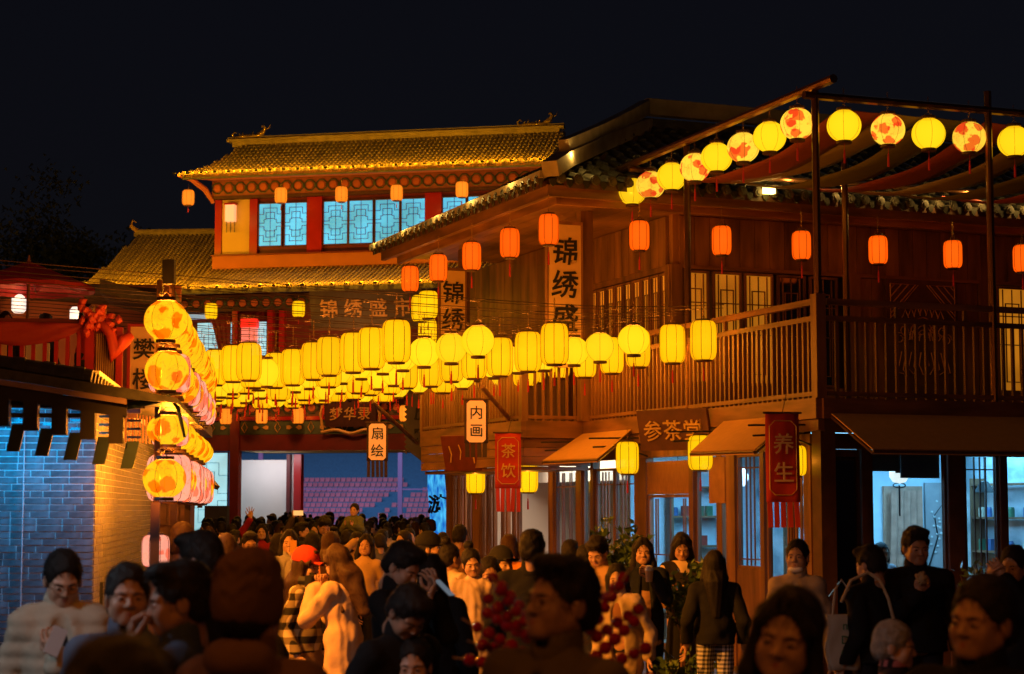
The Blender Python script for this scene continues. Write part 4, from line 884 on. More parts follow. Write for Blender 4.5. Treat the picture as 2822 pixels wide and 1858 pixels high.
for k in range(8): a = math.pi*k/4; mm = MB(); mm.tube([(0, 0, pc.z-.10), (.84*math.cos(a), .84*math.sin(a), pc.z-.37)], .008, 4); mm.build("rib", M_wood, um)
# framed sign on the terrace corner
r_ = thing("framed_sign", "cream framed sign with black brush characters behind the floral lanterns", "sign", P(405, 1000, 25.2), R(7))
B(-.22, .22, -.02, .02, -.48, .48).build("board", M_paper, r_)
mm = MB(); mm.box(-.26, -.2201, -.04, .03, -.52, .52); mm.box(.2201, .26, -.04, .03, -.52, .52); mm.box(-.22, .22, -.04, .03, .4801, .52); mm.box(-.22, .22, -.04, .03, -.52, -.4801); mm.build("frame", M_red, r_)
link("lettering", glyphs("樊楼", .30, .006, .012, M_ink, vertical=True, gap=1.35, wob=.014), r_, (-.04, -.03, -.02))
# ---------------------------------------------------------------- small timber kiosk and loudspeakers down the left side
kp = P(505, 1300, 27.5); kk = thing("kiosk", "small timber kiosk with a dark sloping roof behind the floral lanterns", "kiosk", (kp.x-.15, 27.5, 0), R(7))
B(-.95, .25, 0, 1.6, 0, 2.30).build("wall", M_wood, kk)
mm = MB(); mm.prism([(-1.1, 2.95), (-.45, 3.15), (.18, 2.85), (.62, 2.33), (.58, 2.28), (.10, 2.75), (-.45, 3.0), (-1.1, 2.8)], -.4, 2.0); mm.build("roof", M_woodd, kk)
for k in range(7): B(-.9+k*.17, -.9+k*.17+.14, -.03, -.002, 1.75, 2.2).build("shutter_board", M_woodh, kk)
B(.36, .42, -.05, .3, 2.0, 2.38).build("bracket", M_black, kk)
point("kiosk_lamp", (-.3, -.8, 2.55), 16, (1, .42, .08), kk, .05)
sp = thing("loudspeaker", "black loudspeaker box standing left of the gate opening", "loudspeaker", (*P(598, 1420, 44).xy, 0))
B(-.26, .26, -.2, .2, 0, 2.05).build("cabinet", M_charcoal, sp); mm = MB(); mm.tube([(0, -.22, 1.55), (0, -.2, 1.55)], .2, 16); mm.build("cone", M_black, sp)
# ---------------------------------------------------------------- paper lanterns
def shade_mat(name, col, thru, floral=None, ribs=0, fl_scale=5.5):
    m, n, b = newmat(name); n.nodes.remove(b)
    em = n.nodes.new("ShaderNodeEmission"); tp = n.nodes.new("ShaderNodeBsdfTransparent"); ad = n.nodes.new("ShaderNodeAddShader")
    tp.inputs[0].default_value = (*thru, 1); em.inputs[0].default_value = (*col, 1)
    oi = n.nodes.new("ShaderNodeObjectInfo"); mr = n.nodes.new("ShaderNodeMapRange"); mr.inputs[3].default_value = .90; mr.inputs[4].default_value = 1.06
    n.links.new(oi.outputs['Random'], mr.inputs[0]); n.links.new(mr.outputs[0], em.inputs[1])
    tc = n.nodes.new("ShaderNodeTexCoord")
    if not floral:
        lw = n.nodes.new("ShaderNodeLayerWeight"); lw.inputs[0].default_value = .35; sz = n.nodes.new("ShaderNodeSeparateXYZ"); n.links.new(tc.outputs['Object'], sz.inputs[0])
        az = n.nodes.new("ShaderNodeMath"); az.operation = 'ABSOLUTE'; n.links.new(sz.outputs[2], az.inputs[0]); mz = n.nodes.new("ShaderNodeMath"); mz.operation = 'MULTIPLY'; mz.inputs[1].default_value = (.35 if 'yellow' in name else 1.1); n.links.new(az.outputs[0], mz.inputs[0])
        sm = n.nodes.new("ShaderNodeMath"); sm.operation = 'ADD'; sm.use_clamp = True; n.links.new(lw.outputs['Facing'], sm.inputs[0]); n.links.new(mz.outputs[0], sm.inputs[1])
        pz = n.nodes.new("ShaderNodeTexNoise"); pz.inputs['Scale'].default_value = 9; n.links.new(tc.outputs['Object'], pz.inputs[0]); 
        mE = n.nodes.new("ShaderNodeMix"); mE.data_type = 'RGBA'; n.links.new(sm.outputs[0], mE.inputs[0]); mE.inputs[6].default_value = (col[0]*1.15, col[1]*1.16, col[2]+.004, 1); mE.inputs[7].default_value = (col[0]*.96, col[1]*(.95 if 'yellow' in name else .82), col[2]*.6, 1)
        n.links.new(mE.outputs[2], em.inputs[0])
    if floral:
        mp = n.nodes.new("ShaderNodeMapping"); va = n.nodes.new("ShaderNodeVectorMath"); va.operation = 'ADD'
        cx = n.nodes.new("ShaderNodeCombineXYZ"); ml = n.nodes.new("ShaderNodeMath"); ml.operation = 'MULTIPLY'; ml.inputs[1].default_value = 9
        n.links.new(oi.outputs['Random'], ml.inputs[0]); n.links.new(ml.outputs[0], cx.inputs[0]); n.links.new(ml.outputs[0], cx.inputs[2])
        n.links.new(tc.outputs['Object'], va.inputs[0]); n.links.new(cx.outputs[0], va.inputs[1]); n.links.new(va.outputs[0], mp.inputs[0])
        nz = n.nodes.new("ShaderNodeTexNoise"); nz.inputs['Scale'].default_value = 14; nz.inputs['Detail'].default_value = 2
        vm = n.nodes.new("ShaderNodeVectorMath"); vm.operation = 'SCALE'; vm.inputs[3].default_value = .085
        n.links.new(mp.outputs[0], nz.inputs[0]); n.links.new(nz.outputs[1], vm.inputs[0]); v2 = n.nodes.new("ShaderNodeVectorMath"); v2.operation = 'ADD'; n.links.new(mp.outputs[0], v2.inputs[0]); n.links.new(vm.outputs[0], v2.inputs[1])
        vo = n.nodes.new("ShaderNodeTexVoronoi"); vo.inputs['Scale'].default_value = fl_scale; n.links.new(v2.outputs[0], vo.inputs['Vector'])
        c1 = n.nodes.new("ShaderNodeValToRGB"); c1.color_ramp.interpolation = 'LINEAR'; e = c1.color_ramp.elements
        e[0].position = .40; e[0].color = (1, 1, 1, 1); e[1].position = .47; e[1].color = (0, 0, 0, 1); n.links.new(vo.outputs['Distance'], c1.inputs[0])
        n2 = n.nodes.new("ShaderNodeTexNoise"); n2.inputs['Scale'].default_value = 4; n.links.new(mp.outputs[0], n2.inputs[0])
        gt_ = n.nodes.new("ShaderNodeMath"); gt_.operation = 'GREATER_THAN'; gt_.inputs[1].default_value = .40; n.links.new(n2.outputs[0], gt_.inputs[0])
        mu = n.nodes.new("ShaderNodeMath"); mu.operation = 'MULTIPLY'; n.links.new(c1.outputs[0], mu.inputs[0]); n.links.new(gt_.outputs[0], mu.inputs[1])
        # twigs
        wv = n.nodes.new("ShaderNodeTexNoise"); wv.inputs['Scale'].default_value = 9; wv.inputs['Detail'].default_value = 3; n.links.new(v2.outputs[0], wv.inputs[0])
        c2 = n.nodes.new("ShaderNodeValToRGB"); e2 = c2.color_ramp.elements; e2[0].position = .487; e2[0].color = (0, 0, 0, 1); e2[1].position = .513; e2[1].color = (0, 0, 0, 1); k_ = e2.new(.50); k_.color = (.8, .8, .8, 1); n.links.new(wv.outputs[0], c2.inputs[0])
        mA = n.nodes.new("ShaderNodeMix"); mA.data_type = 'RGBA'; mA.inputs[6].default_value = (*col, 1); mA.inputs[7].default_value = (.75, .20, .012, 1); n.links.new(c2.outputs[0], mA.inputs[0])
        mB = n.nodes.new("ShaderNodeMix"); mB.data_type = 'RGBA'; n.links.new(mA.outputs[2], mB.inputs[6]); mB.inputs[7].default_value = (*floral, 1); n.links.new(mu.outputs[0], mB.inputs[0])
        n.links.new(mB.outputs[2], em.inputs[0])
    n.links.new(em.outputs[0], ad.inputs[0]); n.links.new(tp.outputs[0], ad.inputs[1]); n.links.new(ad.outputs[0], n.nodes["Material Output"].inputs[0])
    return m
TH = (.22, .20, .14)
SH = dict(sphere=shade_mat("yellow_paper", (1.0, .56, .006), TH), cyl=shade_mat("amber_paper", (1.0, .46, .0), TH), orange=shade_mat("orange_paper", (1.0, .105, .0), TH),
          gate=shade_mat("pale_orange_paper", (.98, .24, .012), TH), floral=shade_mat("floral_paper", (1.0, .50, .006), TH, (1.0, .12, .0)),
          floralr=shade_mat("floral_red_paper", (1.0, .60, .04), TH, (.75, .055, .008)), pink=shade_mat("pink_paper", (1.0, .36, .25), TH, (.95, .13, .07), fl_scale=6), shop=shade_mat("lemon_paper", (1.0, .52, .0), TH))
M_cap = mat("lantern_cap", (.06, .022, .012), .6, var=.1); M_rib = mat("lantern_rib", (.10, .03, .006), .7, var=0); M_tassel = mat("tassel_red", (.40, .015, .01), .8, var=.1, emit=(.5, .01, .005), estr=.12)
M_chain = mat("brass_chain", (.35, .20, .06), .35, metal=.7, var=0)
def profile(kind, w_, h_):
    r = w_/2
    if kind in ('sphere', 'floral', 'floralr'): return [(r*math.sin(a)*1.0, -math.cos(a)*h_/2) for a in [R(24+i*(132/14)) for i in range(15)]]
    return [(r*.55, -h_/2), (r*.74, -h_/2+.006), (r*.90, -h_/2+.035*h_/.5), (r*.985, -h_/2+.09*h_/.5), (r, -h_/2+.14*h_/.5), (r, 0), (r, h_/2-.14*h_/.5), (r*.985, h_/2-.09*h_/.5), (r*.90, h_/2-.035*h_/.5), (r*.74, h_/2-.006), (r*.55, h_/2)]
_lan = {}
def lantern_parts(kind, w_, h_, chain, tassel):
    k = (kind, w_, h_, chain, tassel)
    if k in _lan: return _lan[k]
    pr = profile(kind, w_, h_); parts = []; r0 = pr[0][0]
    mm = MB().lathe(pr, 24); parts.append(("shade", mm.mesh("shade", SH[kind], True)))
    mm = MB(); nr = 8 if kind not in ('sphere', 'floral', 'floralr') else 6
    for i in range(nr):
        a = 2*math.pi*(i+.3)/nr; mm.tube([((r+.0015)*math.cos(a), (r+.0015)*math.sin(a), z) for r, z in pr], .0038 if nr == 8 else .0020, 4, False)
    parts.append(("ribs", mm.mesh("ribs", M_rib)))
    mm = MB().lathe([(.001, -h_/2+.012), (r0*1.08, -h_/2+.012), (r0*1.12, -h_/2-.004), (r0*1.08, -h_/2-.02), (.001, -h_/2-.02)], 16); parts.append(("bottom_cap", mm.mesh("bottom_cap", M_cap, False)))
    mm = MB().lathe([(r0*.55, h_/2+.02), (r0*1.08, h_/2+.02), (r0*1.1, h_/2), (r0*1.08, h_/2-.010), (r0*.55, h_/2-.010)], 16); mm.tube([(-r0, 0, h_/2+.015), (-r0*.4, 0, h_/2+.05), (0, 0, h_/2+.07), (r0*.4, 0, h_/2+.05), (r0, 0, h_/2+.015)], .003, 4); parts.append(("top_cap", mm.mesh("top_cap", M_cap, False)))
    mm = MB(); z = h_/2+.065; i = 0
    while z < h_/2+chain:
        ax = (1, 0) if i % 2 else (0, 1); mm.tube([(ax[0]*.009*math.cos(a), ax[1]*.009*math.cos(a), z+.016+.018*math.sin(a)) for a in [q*math.pi/3 for q in range(7)]], .0028, 4, False); z += .028; i += 1
    parts.append(("chain", mm.mesh("chain", M_chain)))
    if tassel:
        zb = -h_/2-.02; mm = MB(); mm.tube([(0, 0, zb), (0, 0, zb-.07)], .0025, 4); mm.lathe([(.001, 0), (.009, -.01), (.009, -.025), (.006, -.03)], 8, (0, 0, zb-.07)); mm.lathe([(.006, 0), (.012, -.02), (.014, -tassel), (.001, -tassel)], 8, (0, 0, zb-.095)); parts.append(("tassel", mm.mesh("tassel", M_tassel)))
    _lan[k] = parts; return parts
NL = 0
def lantern(kind, loc, w_=.34, h_=.50, label="", group=None, watts=20, chain=.22, tassel=.13, col=(1, .30, .025), name="paper_lantern", rz=None):
    root = thing(name, label, "lantern", loc, random.uniform(0, 6.28) if rz is None else rz, group)
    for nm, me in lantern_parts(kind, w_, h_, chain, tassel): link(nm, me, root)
    if watts: point("bulb", (0, 0, 0), watts, col, root, .035)
    return root
ORD = ["first", "second", "third", "fourth", "fifth", "sixth", "seventh", "eighth", "ninth", "tenth", "eleventh", "twelfth", "thirteenth", "fourteenth", "fifteenth", "sixteenth", "seventeenth", "eighteenth"]
# strings across the street, one behind the other
cols = [(-4.46, 'cyl', 3.97), (-3.45, 'sphere', 4.02), (-2.42, 'cyl', 4.00), (-1.38, 'sphere', 4.10), (-.38, 'cyl', 4.14)]
rs = random.Random(21); NS = 14
for k in range(NS):
    w = 2.15+.93*k; cc = list(cols)
    if k >= 4: cc = [(-5.35, 'cyl', 3.97)]+cc
    if k >= 8: cc = cc[:-1]
    if k >= 11: cc = cc[:-1]
    dz = .006*k-.01
    for i, (u, kd, z) in enumerate(cc):
        u2 = u+rs.uniform(-.03, .03); zz = z+dz+rs.uniform(-.025, .025)
        kd2 = kd if u > -5 else ('cyl' if k % 3 else 'cyl')
        lab = f"yellow {'round' if kd2 == 'sphere' else 'cylindrical'} lantern, {ORD[i]} from the left on the {ORD[k]} string from the front over the street"
        lab = f"yellow {'round' if kd2 == 'sphere' else 'cylindrical'} lantern {ORD[i]} from left on the {ORD[k]} nearest street string"
        lantern(kd2, T.l2w(u2, w, zz), .34 if kd2 == 'cyl' else .40, .50 if kd2 == 'cyl' else .385, lab, "yellow lanterns strung across the street", watts=WAT, tassel=.15, chain=.30)
    if k >= 5:
        for i, (u, kd, z) in enumerate(cc[:-1]):
            lantern('sphere' if (i+k) % 3 else 'cyl', T.l2w(u+.52+rs.uniform(-.05, .05), w+.03, z+dz-.08+rs.uniform(-.05, .03)), .37, .40, f"small yellow lantern in the {ORD[i]} gap from left on the {ORD[k]} nearest street string", "yellow lanterns strung across the street", watts=0, tassel=.12, chain=.42)
    # the wire that carries them
    wz = lambda u: (4.0+dz+.50+(.022*max(0, -2.2-u)+.0015*(u+2.2)**2) + .02*max(0, u+2.2)**2)
    mm = MB(); us = [-11.5+q*.75 for q in range(16)]; us = [u for u in us if u < -.1]+[-.08]
    mm.tube([T.l2w(u, w, wz(u)) for u in us], .0055, 5); mm.tube([T.l2w(u, w+.02, wz(u)-.035+.01*math.sin(u*9)) for u in us], .004, 4)
    o = mm.build("string_wire", M_wire); setp(o, f"wire of the {ORD[k]} nearest lantern string across the street", "wire")
# orange lanterns under the tea house eaves
pts = [(1130, 800), (1208, 763), (1300, 725), (1405, 685), (1512, 636)]
for i, p in enumerate(pts):
    h = T.hit(*p, 'u', -1.5); lantern('orange', T.l2w(-1.5, h.y, 5.80-.02*(i == 0)), .285, .42, f"orange lantern {ORD[i]} from the left under the sloping side eave of the tea house", "orange lanterns under the tea house eaves", watts=7, chain=.28, tassel=.16, col=(1, .13, .01))
pts = [(1762, 650), (1989, 665), (2209, 675), (2420, 690), (2626, 703), (2817, 712)]
for i, p in enumerate(pts):
    h = T.hit(*p, 'w', 4.9); lantern('orange', T.l2w(h.x, 4.9, 5.85), .285, .42, f"orange lantern {ORD[i]} from the left under the front eave above the balcony", "orange lanterns under the tea house eaves", watts=3.0 if i else 6, chain=.28, tassel=.16, col=(1, .13, .01))
# round lanterns under the pergola beams
pl = [(1742, 528), (1793, 510), (1851, 487), (1915, 462), (1975, 434), (2048, 407), (2121, 378), (2197, 342)]
for i, p in enumerate(pl):
    h = T.hit(*p, 'u', 0.0); kd = 'floralr' if i % 2 else 'sphere'; lantern(kd, T.l2w(0, h.y, h.z), .41, .39, f"{'flower painted' if i % 2 else 'plain yellow'} round lantern {ORD[i]} from the left under the rising pergola beam", "round lanterns under the pergola", watts=4, chain=.24, tassel=.14)
pf = [(2326, 347, 0), (2447, 358, 1), (2559, 369, 0), (2671, 379, 1), (2795, 390, 0)]
for i, (x, y, fl_) in enumerate(pf):
    h = T.hit(x, y, 'w', 0.0); lantern('floralr' if fl_ else 'sphere', T.l2w(h.x, 0, h.z), .41, .39, f"{'flower painted' if fl_ else 'plain yellow'} round lantern {ORD[i]} from the corner under the front pergola beam", "round lanterns under the pergola", watts=3, chain=.24, tassel=.14)
# yellow lanterns beside the shop front
for (x, y, u, lab) in ((1729, 1262, -.35, "yellow lantern hanging beside the tea room door under the first awning"), (1930, 1248, -.35, "yellow lantern half hidden behind the second awning by the name board"), (1455, 1318, -.3, "yellow lantern just right of the orange red banner"), (1311, 1323, -.3, "yellow lantern just left of the orange red banner")):
    h = T.hit(x, y, 'u', u); lantern('shop', T.l2w(*h), .315, .44, lab, "yellow lanterns at the shop fronts", watts=16, chain=.2, tassel=.15)
h = T.hit(2190, 1270, 'u', -.1); lantern('shop', T.l2w(*h), .28, .36, "yellow lantern mostly hidden behind the dark red banner", "yellow lanterns at the shop fronts", watts=10, chain=.2)
# lanterns on the gate tower
for i, (x, y, wv) in enumerate(((519, 545, -.1), (774, 539, .2), (941, 536, .2), (1093, 532, .2), (1273, 523, .2))):
    h = G.hit(x, y, 'w', wv); lantern('gate', G.l2w(*h), .40, .50, f"small orange lantern {ORD[i]} from the left under the top eave of the gate", "lanterns on the gate tower", watts=14, chain=.2, tassel=.12)
for i, (x, y) in enumerate(((622, 1148), (721, 1146), (821, 1146), (1117, 1140))):
    h = G.hit(x, y, 'w', -.7); lantern('gate', G.l2w(*h), .38, .50, f"small orange lantern {ORD[i]} from the left on the middle beam of the gate", "lanterns on the gate tower", watts=14, chain=.1, tassel=0)
for i, (x, y) in enumerate(((582, 858), (823, 852))):
    h = G.hit(x, y, 'w', -.9); lantern('shop', G.l2w(*h), .40, .50, f"small yellow lantern {ORD[i]} from the left under the lower eave of the gate", "lanterns on the gate tower", watts=14, chain=.2, tassel=.1)
for i, (x, y) in enumerate(((1180, 840), (1160, 850), (1178, 915))):
    h = T.hit(x, y, 'w', 13.5+i*.8); lantern('shop', T.l2w(*h), .36, .50, f"yellow lantern {['nearest', 'farther', 'lowest'][i]} of three behind the far end of the tea house eave", "lanterns behind the far eave", watts=10, chain=.2, tassel=.1)
# wall lamp of the upper storey, cream with a red top
h = G.hit(636, 590, 'w', 1.45); r_ = thing("palace_lamp", "cream square palace lamp with a red top on the ochre panel of the gate", "lamp", G.l2w(*h), G.a)
B(-.16, .16, -.12, .12, -.26, .30).build("shade", emat("cream_glow", (.80, .42, .20), .95), r_); B(-.19, .19, -.14, .14, .301, .36).build("top_cap", M_red, r_)
for x in (-.14, 0, .14): B(x-.012, x+.012, -.02, .02, -.62, -.2601).build("tassel", M_charcoal, r_)
h = G.hit(688, 905, 'w', .0); r_ = thing("palace_lamp", "large red topped palace lamp between the drapes of the gate", "lamp", G.l2w(*h), G.a)
B(-.24, .24, -.12, .12, -.45, .02).build("shade", emat("pink_shade", (.85, .22, .16), .8), r_); B(-.26, .26, -.14, .14, .021, .30).build("top_cap", emat("red_shade", (.95, .02, .01), .9), r_)
for x in (-.2, 0, .2): B(x-.012, x+.012, -.02, .02, -1.0, -.4501).build("tassel", M_reddk, r_)
# rack of flower painted lanterns running back along the brick house
def rack(z, w0, n, step, kinds, sizes, u=.65, txt="top", off=0):
    for i in range(n):
        kd = kinds[i] if i < len(kinds) else kinds[-1-(i+off) % min(2, len(kinds))]; sz = sizes[i] if i < len(sizes) else sizes[-1]
        lab = f"{'pink' if kd == 'pink' else 'flower painted yellow'} lantern {ORD[i]} from the front in the {txt} row of the lantern rack"
        lantern(kd, L.l2w(u+rs.uniform(-.015, .015), w0+i*step, z+rs.uniform(-.01, .01)), sz[0], sz[1], lab, "lanterns of the rack beside the brick house", watts=150 if i < 4 else 50 if i < 8 else 30, chain=.09, tassel=0, col=(1, .30, .02))
rack(3.73, -.25, 17, .52, ['floral'], [(.405, .385)], txt="top")
rack(3.28, -.15, 15, .58, ['floral', 'pink', 'floral', 'floral', 'floral', 'pink', 'floral'], [(.405, .385), (.40, .37)], txt="second")
rack(2.74, .18, 14, .58, ['floral', 'pink', 'floral', 'floral'], [(.385, .30), (.36, .30)], txt="third")
rack(2.276, -.25, 14, .58, ['floral', 'pink', 'floral', 'pink', 'floral'], [(.395, .37), (.42, .44)], txt="lowest")
for i, (z, w) in enumerate(((1.60, .1), (1.26, .15))): lantern('pink', L.l2w(.56, w, z), .26, .30, f"{['upper', 'lower'][i]} pink lantern of the pair hanging low on the dark post", "pink lanterns low on the post", watts=4, chain=.08, tassel=0, col=(1, .3, .2))
# dark post that carries the rack, and the speaker on its top
pp = thing("lantern_post", "dark square post with wooden arms that carries the stacked lanterns", "post", L.l2w(.56, -.02), L.a)
B(-.042, .042, -.04, .04, 0, 2.05).build("post", M_woodd, pp)
B(-.028, .028, .10, .16, 1.9, 4.15).build("upper_post", M_bronze, pp)
for z in (3.98, 3.52, 3.0, 2.52): B(.01, .03, -.3, 8.4, z, z+.022).build("arm", M_woodd, pp)
for z in (3.52, 3.0, 2.52): mm = MB(); mm.tube([(0, .1, z-.12), (.06, -.15, z), (.09, -.22, z)], .008, 5); mm.build("wire_hook", M_black, pp)
for w in (3.1, 6.2): B(-.035, .035, w-.035, w+.035, 0, 4.05).build("rear_post", M_woodd, pp)
r_ = thing("speaker_box", "tall black box speaker on top of the lantern post", "speaker", P(466, 750, 17.9)); B(-.056, .056, -.05, .05, -.118, .118).build("cabinet", M_black, r_); mm = MB(); mm.tube([(.03, .03, -.10), (.075, .03, -.46)], .016, 6); mm.build("arm", M_bronze, r_)

# unseen lanterns added high above the near street as fill for the foreground people
for i, (x, y, z, wt) in enumerate(((-.6, 7.0, 4.9, 320), (2.4, 9.6, 5.6, 50), (-2.2, 11.6, 6.15, 40), (.2, 14.0, 6.6, 50), (-3.0, 4.2, 4.6, 420), (1.6, 2.2, 4.6, 420))):
    lantern('cyl', (x, y, z), .34, .50, f"{ORD[i]} added unseen yellow cylindrical lantern high above the near street", "added lanterns above the near street", watts=wt, chain=.30)
lp = thing("added_street_lamp", "added unseen black street lamp with a shaded cool white lamp left of the near street", "street lamp", (-4.4, 7.4, 0))  # unseen lamp added for cool light on the people at the near left
mm = MB(); mm.tube([(0, 0, 0), (0, 0, 3.7)], .04, 8); mm.tube([(0, 0, 3.7), (.5, 0, 3.75)], .03, 6); mm.build("post", M_black, lp)
mm = MB(); mm.lathe([(.001, .12), (.08, .10), (.20, 0)], 14, (.5, 0, 3.6)); mm.build("shade", M_black, lp); mm = MB(); mm.lathe([(.001, 0), (.10, .0), (.08, -.04), (.001, -.05)], 12, (.5, 0, 3.66)); mm.build("bulb_glass", emat("white_globe", (.75, .9, 1), 4), lp, smooth=True)
spot("added_street_lamp_light", (-3.9, 7.4, 3.58), (-2.6, 8.6, 1.2), 150, (.66, .84, 1), 104, .5, .08)

fx = thing("added_floodlight", "added unseen black floodlight on a tall stand throwing orange light on the crowd", "floodlight", (-5.1, 12.4, 0))  # unseen stand added to throw warm light across the crowd from the left
mm = MB(); mm.tube([(0, 0, 0), (0, 0, 5.2)], .03, 8); mm.box(-.16, .06, -.14, .04, 5.21, 5.48); [mm.tube([(0, 0, .4), (.35*math.cos(a), .35*math.sin(a), 0)], .015, 5) for a in (0, 2.1, 4.2)]; mm.build("housing", M_black, fx)
spot("added_floodlight_lamp", (-4.95, 12.55, 5.3), (-.9, 16.6, .9), 4800, (1, .30, .02), 52, .7, .15)
# ---------------------------------------------------------------- plants
def leafmesh(m):
    v = [(0, 0, 0), (.020, .004, .025), (.024, .008, .055), (.0, .016, .095), (-.024, .008, .055), (-.020, .004, .025), (0, .0, .03), (0, .006, .06)]
    return MB().add(v, [(0, 1, 6), (0, 6, 5), (1, 2, 7, 6), (5, 6, 7, 4), (2, 3, 7), (4, 7, 3)]).mesh("leaf", m, True)
M_leaf = mat("glossy_leaf", (.085, .15, .035), .30, var=.4, scale=8); LM = leafmesh(M_leaf)
M_stem = mat("plant_stem", (.10, .07, .04), .8, var=.2); M_pot = mat("clay_pot", (.20, .08, .05), .6, var=.2)
def bush(pos, h, r, label, nleaf=150, seed=1, zc=None, cat="plant", extra=1100):
    rd = random.Random(seed); root = thing("potted_shrub", label, cat, pos)
    mm = MB(); mm.lathe([(.001, 0), (.15, 0), (.21, .32), (.23, .34), (.20, .34), (.18, .30), (.001, .30)], 14); mm.build("pot", M_pot, root)
    mm = MB(); tips = []
    for k in range(26):
        a = rd.uniform(0, 6.28); rr = r*rd.uniform(.25, 1); e = Vector((rr*math.cos(a), rr*math.sin(a), h-r*.9+rd.uniform(-r, r*.9)*math.sqrt(max(.05, 1-(rr/r)**2)))); m_ = Vector((e.x*.35, e.y*.35, .3+(e.z-.3)*.5)); mm.tube([(0, 0, .3), m_, e], [.014, .009, .003], 5); tips.append((m_, e))
    mm.build("branches", M_stem, root)
    fol = MB(); lv = [(0, 0, 0), (.022, .004, .03), (.0, .016, .09), (-.022, .004, .03)]
    for k in range(nleaf+extra):
        a, e = tips[k % 26]; t_ = rd.uniform(.45, 1.08); p = a.lerp(e, t_)+Vector((rd.gauss(0, .045), rd.gauss(0, .045), rd.gauss(0, .04)))
        M = Matrix.Translation(p)@Euler((rd.uniform(-1.6, 1.6), rd.uniform(-1.2, 1.2), rd.uniform(0, 6.28))).to_matrix().to_4x4()@Matrix.Scale(rd.uniform(.7, 1.25), 4)
        if k < nleaf: link("leaf", LM, root, mtx=M)
        else: fol.add([tuple(M@Vector(q)) for q in lv], [(0, 1, 2), (0, 2, 3)])
    o = fol.build("foliage", M_leaf, root); o["kind"] = "stuff"; return root
p = P(1690, 1480, 20.5); bush((p.x, 20.5, 0), 1.88, .36, "large glossy potted shrub in front of the blue shop window under the first awning", 150, 4)
p = P(1905, 1600, 18.8); bush((p.x, 18.8, 0), 1.50, .30, "lower leafy shrub standing beside the woman in the striped top", 110, 9, extra=800)
p = P(1880, 1790, 17.6); bush((p.x, 17.6, 0), .72, .26, "low spreading plant on the ground beneath the leafy shrub", 60, 12, extra=260)
p = P(2700, 1520, 20.6); bush((p.x, 20.6, 0), 1.42, .28, "dark plant under the second front window behind the woman who eats", 50, 15, extra=220)
tb = thing("side_table", "small tan wooden table between the woman with a cup and the shrub", "table", (*P(1850, 1660, 19.2).xy, 0), T.a)
B(-.22, .22, -.16, .16, 1.0, 1.04).build("table_top", M_canvas, tb)
for x in (-.19, .19):
    for y in (-.13, .13): B(x-.018, x+.018, y-.018, y+.018, 0, .999).build("leg", M_wood, tb)
# ---------------------------------------------------------------- candied fruit on a straw pole, behind the man in glasses
rd = random.Random(8); p = P(1545, 1700, 6.75); tg = thing("candied_fruit_stand", "straw pole stuck with red candied fruit skewers behind the man in the middle", "candied fruit stand", (p.x, 6.75, 0))
mm = MB(); mm.tube([(0, 0, 0), (0, 0, 1.75)], .016, 8); mm.build("pole", M_wood, tg)
mm = MB(); mm.lathe([(.001, 1.22), (.05, 1.22), (.065, 1.30), (.065, 1.62), (.05, 1.70), (.001, 1.70)], 12); mm.build("straw_bundle", mat("straw", (.5, .34, .12), .9, var=.3, bump=.3), tg)
M_haw = mat("candied_red", (.42, .006, .008), .06, var=.1, spec=.9); M_stick = mat("bamboo_stick", (.55, .36, .15), .6, var=.1)
sv, sf = ico(2, .0235)
def skewer(base, d, n=6):
    d = Vector(d).normalized(); b_ = Vector(base); mm = MB(); mm.tube([b_, b_+d*(.10+n*.046)], .003, 5); st_ = mm.build("skewer", M_stick, tg)
    mm = MB()
    for k in range(n): c = b_+d*(.085+k*.046); s_ = rd.uniform(.9, 1.08); mm.add([(c.x+x*s_, c.y+y*s_, c.z+z*s_) for x, y, z in sv], sf)
    mm.build("candied_fruit", M_haw, st_, smooth=True)
for (ang, up, z) in ((180, .55, 1.45), (172, .15, 1.42), (190, .9, 1.50), (200, 1.3, 1.5), (165, 1.0, 1.56), (185, -.25, 1.36), (170, -.5, 1.32), (210, .3, 1.45), (150, .5, 1.5), (10, .2, 1.34), (-5, .9, 1.42), (-15, .45, 1.40), (5, 1.5, 1.5), (-10, .05, 1.30), (15, .6, 1.50), (-20, -.2, 1.25), (0, -.4, 1.22), (20, 1.1, 1.55)):
    a = R(ang); skewer((math.cos(a)*.06, math.sin(a)*.06, z), (math.cos(a), math.sin(a), up), 5)
def phone(loc, rot, label, col=(.02, .02, .02), lit=None, sz=(.036, .075)):
    o = thing("phone", label, "phone", loc); o.rotation_euler = rot
    B(-sz[0], sz[0], -.004, .004, -sz[1], sz[1]).build("case", mat("phone_case", col, .3, var=0), o)
    if lit: B(-sz[0]+.003, sz[0]-.003, -.0055, -.0041, -sz[1]+.004, sz[1]-.004).build("screen", emat("phone_screen", lit, 1.0), o)
    mm = MB(); mm.tube([(sz[0]*.5, .0045, sz[1]*.75), (sz[0]*.5, .0065, sz[1]*.75)], .008, 8); mm.build("camera_lens", M_black, o); return o
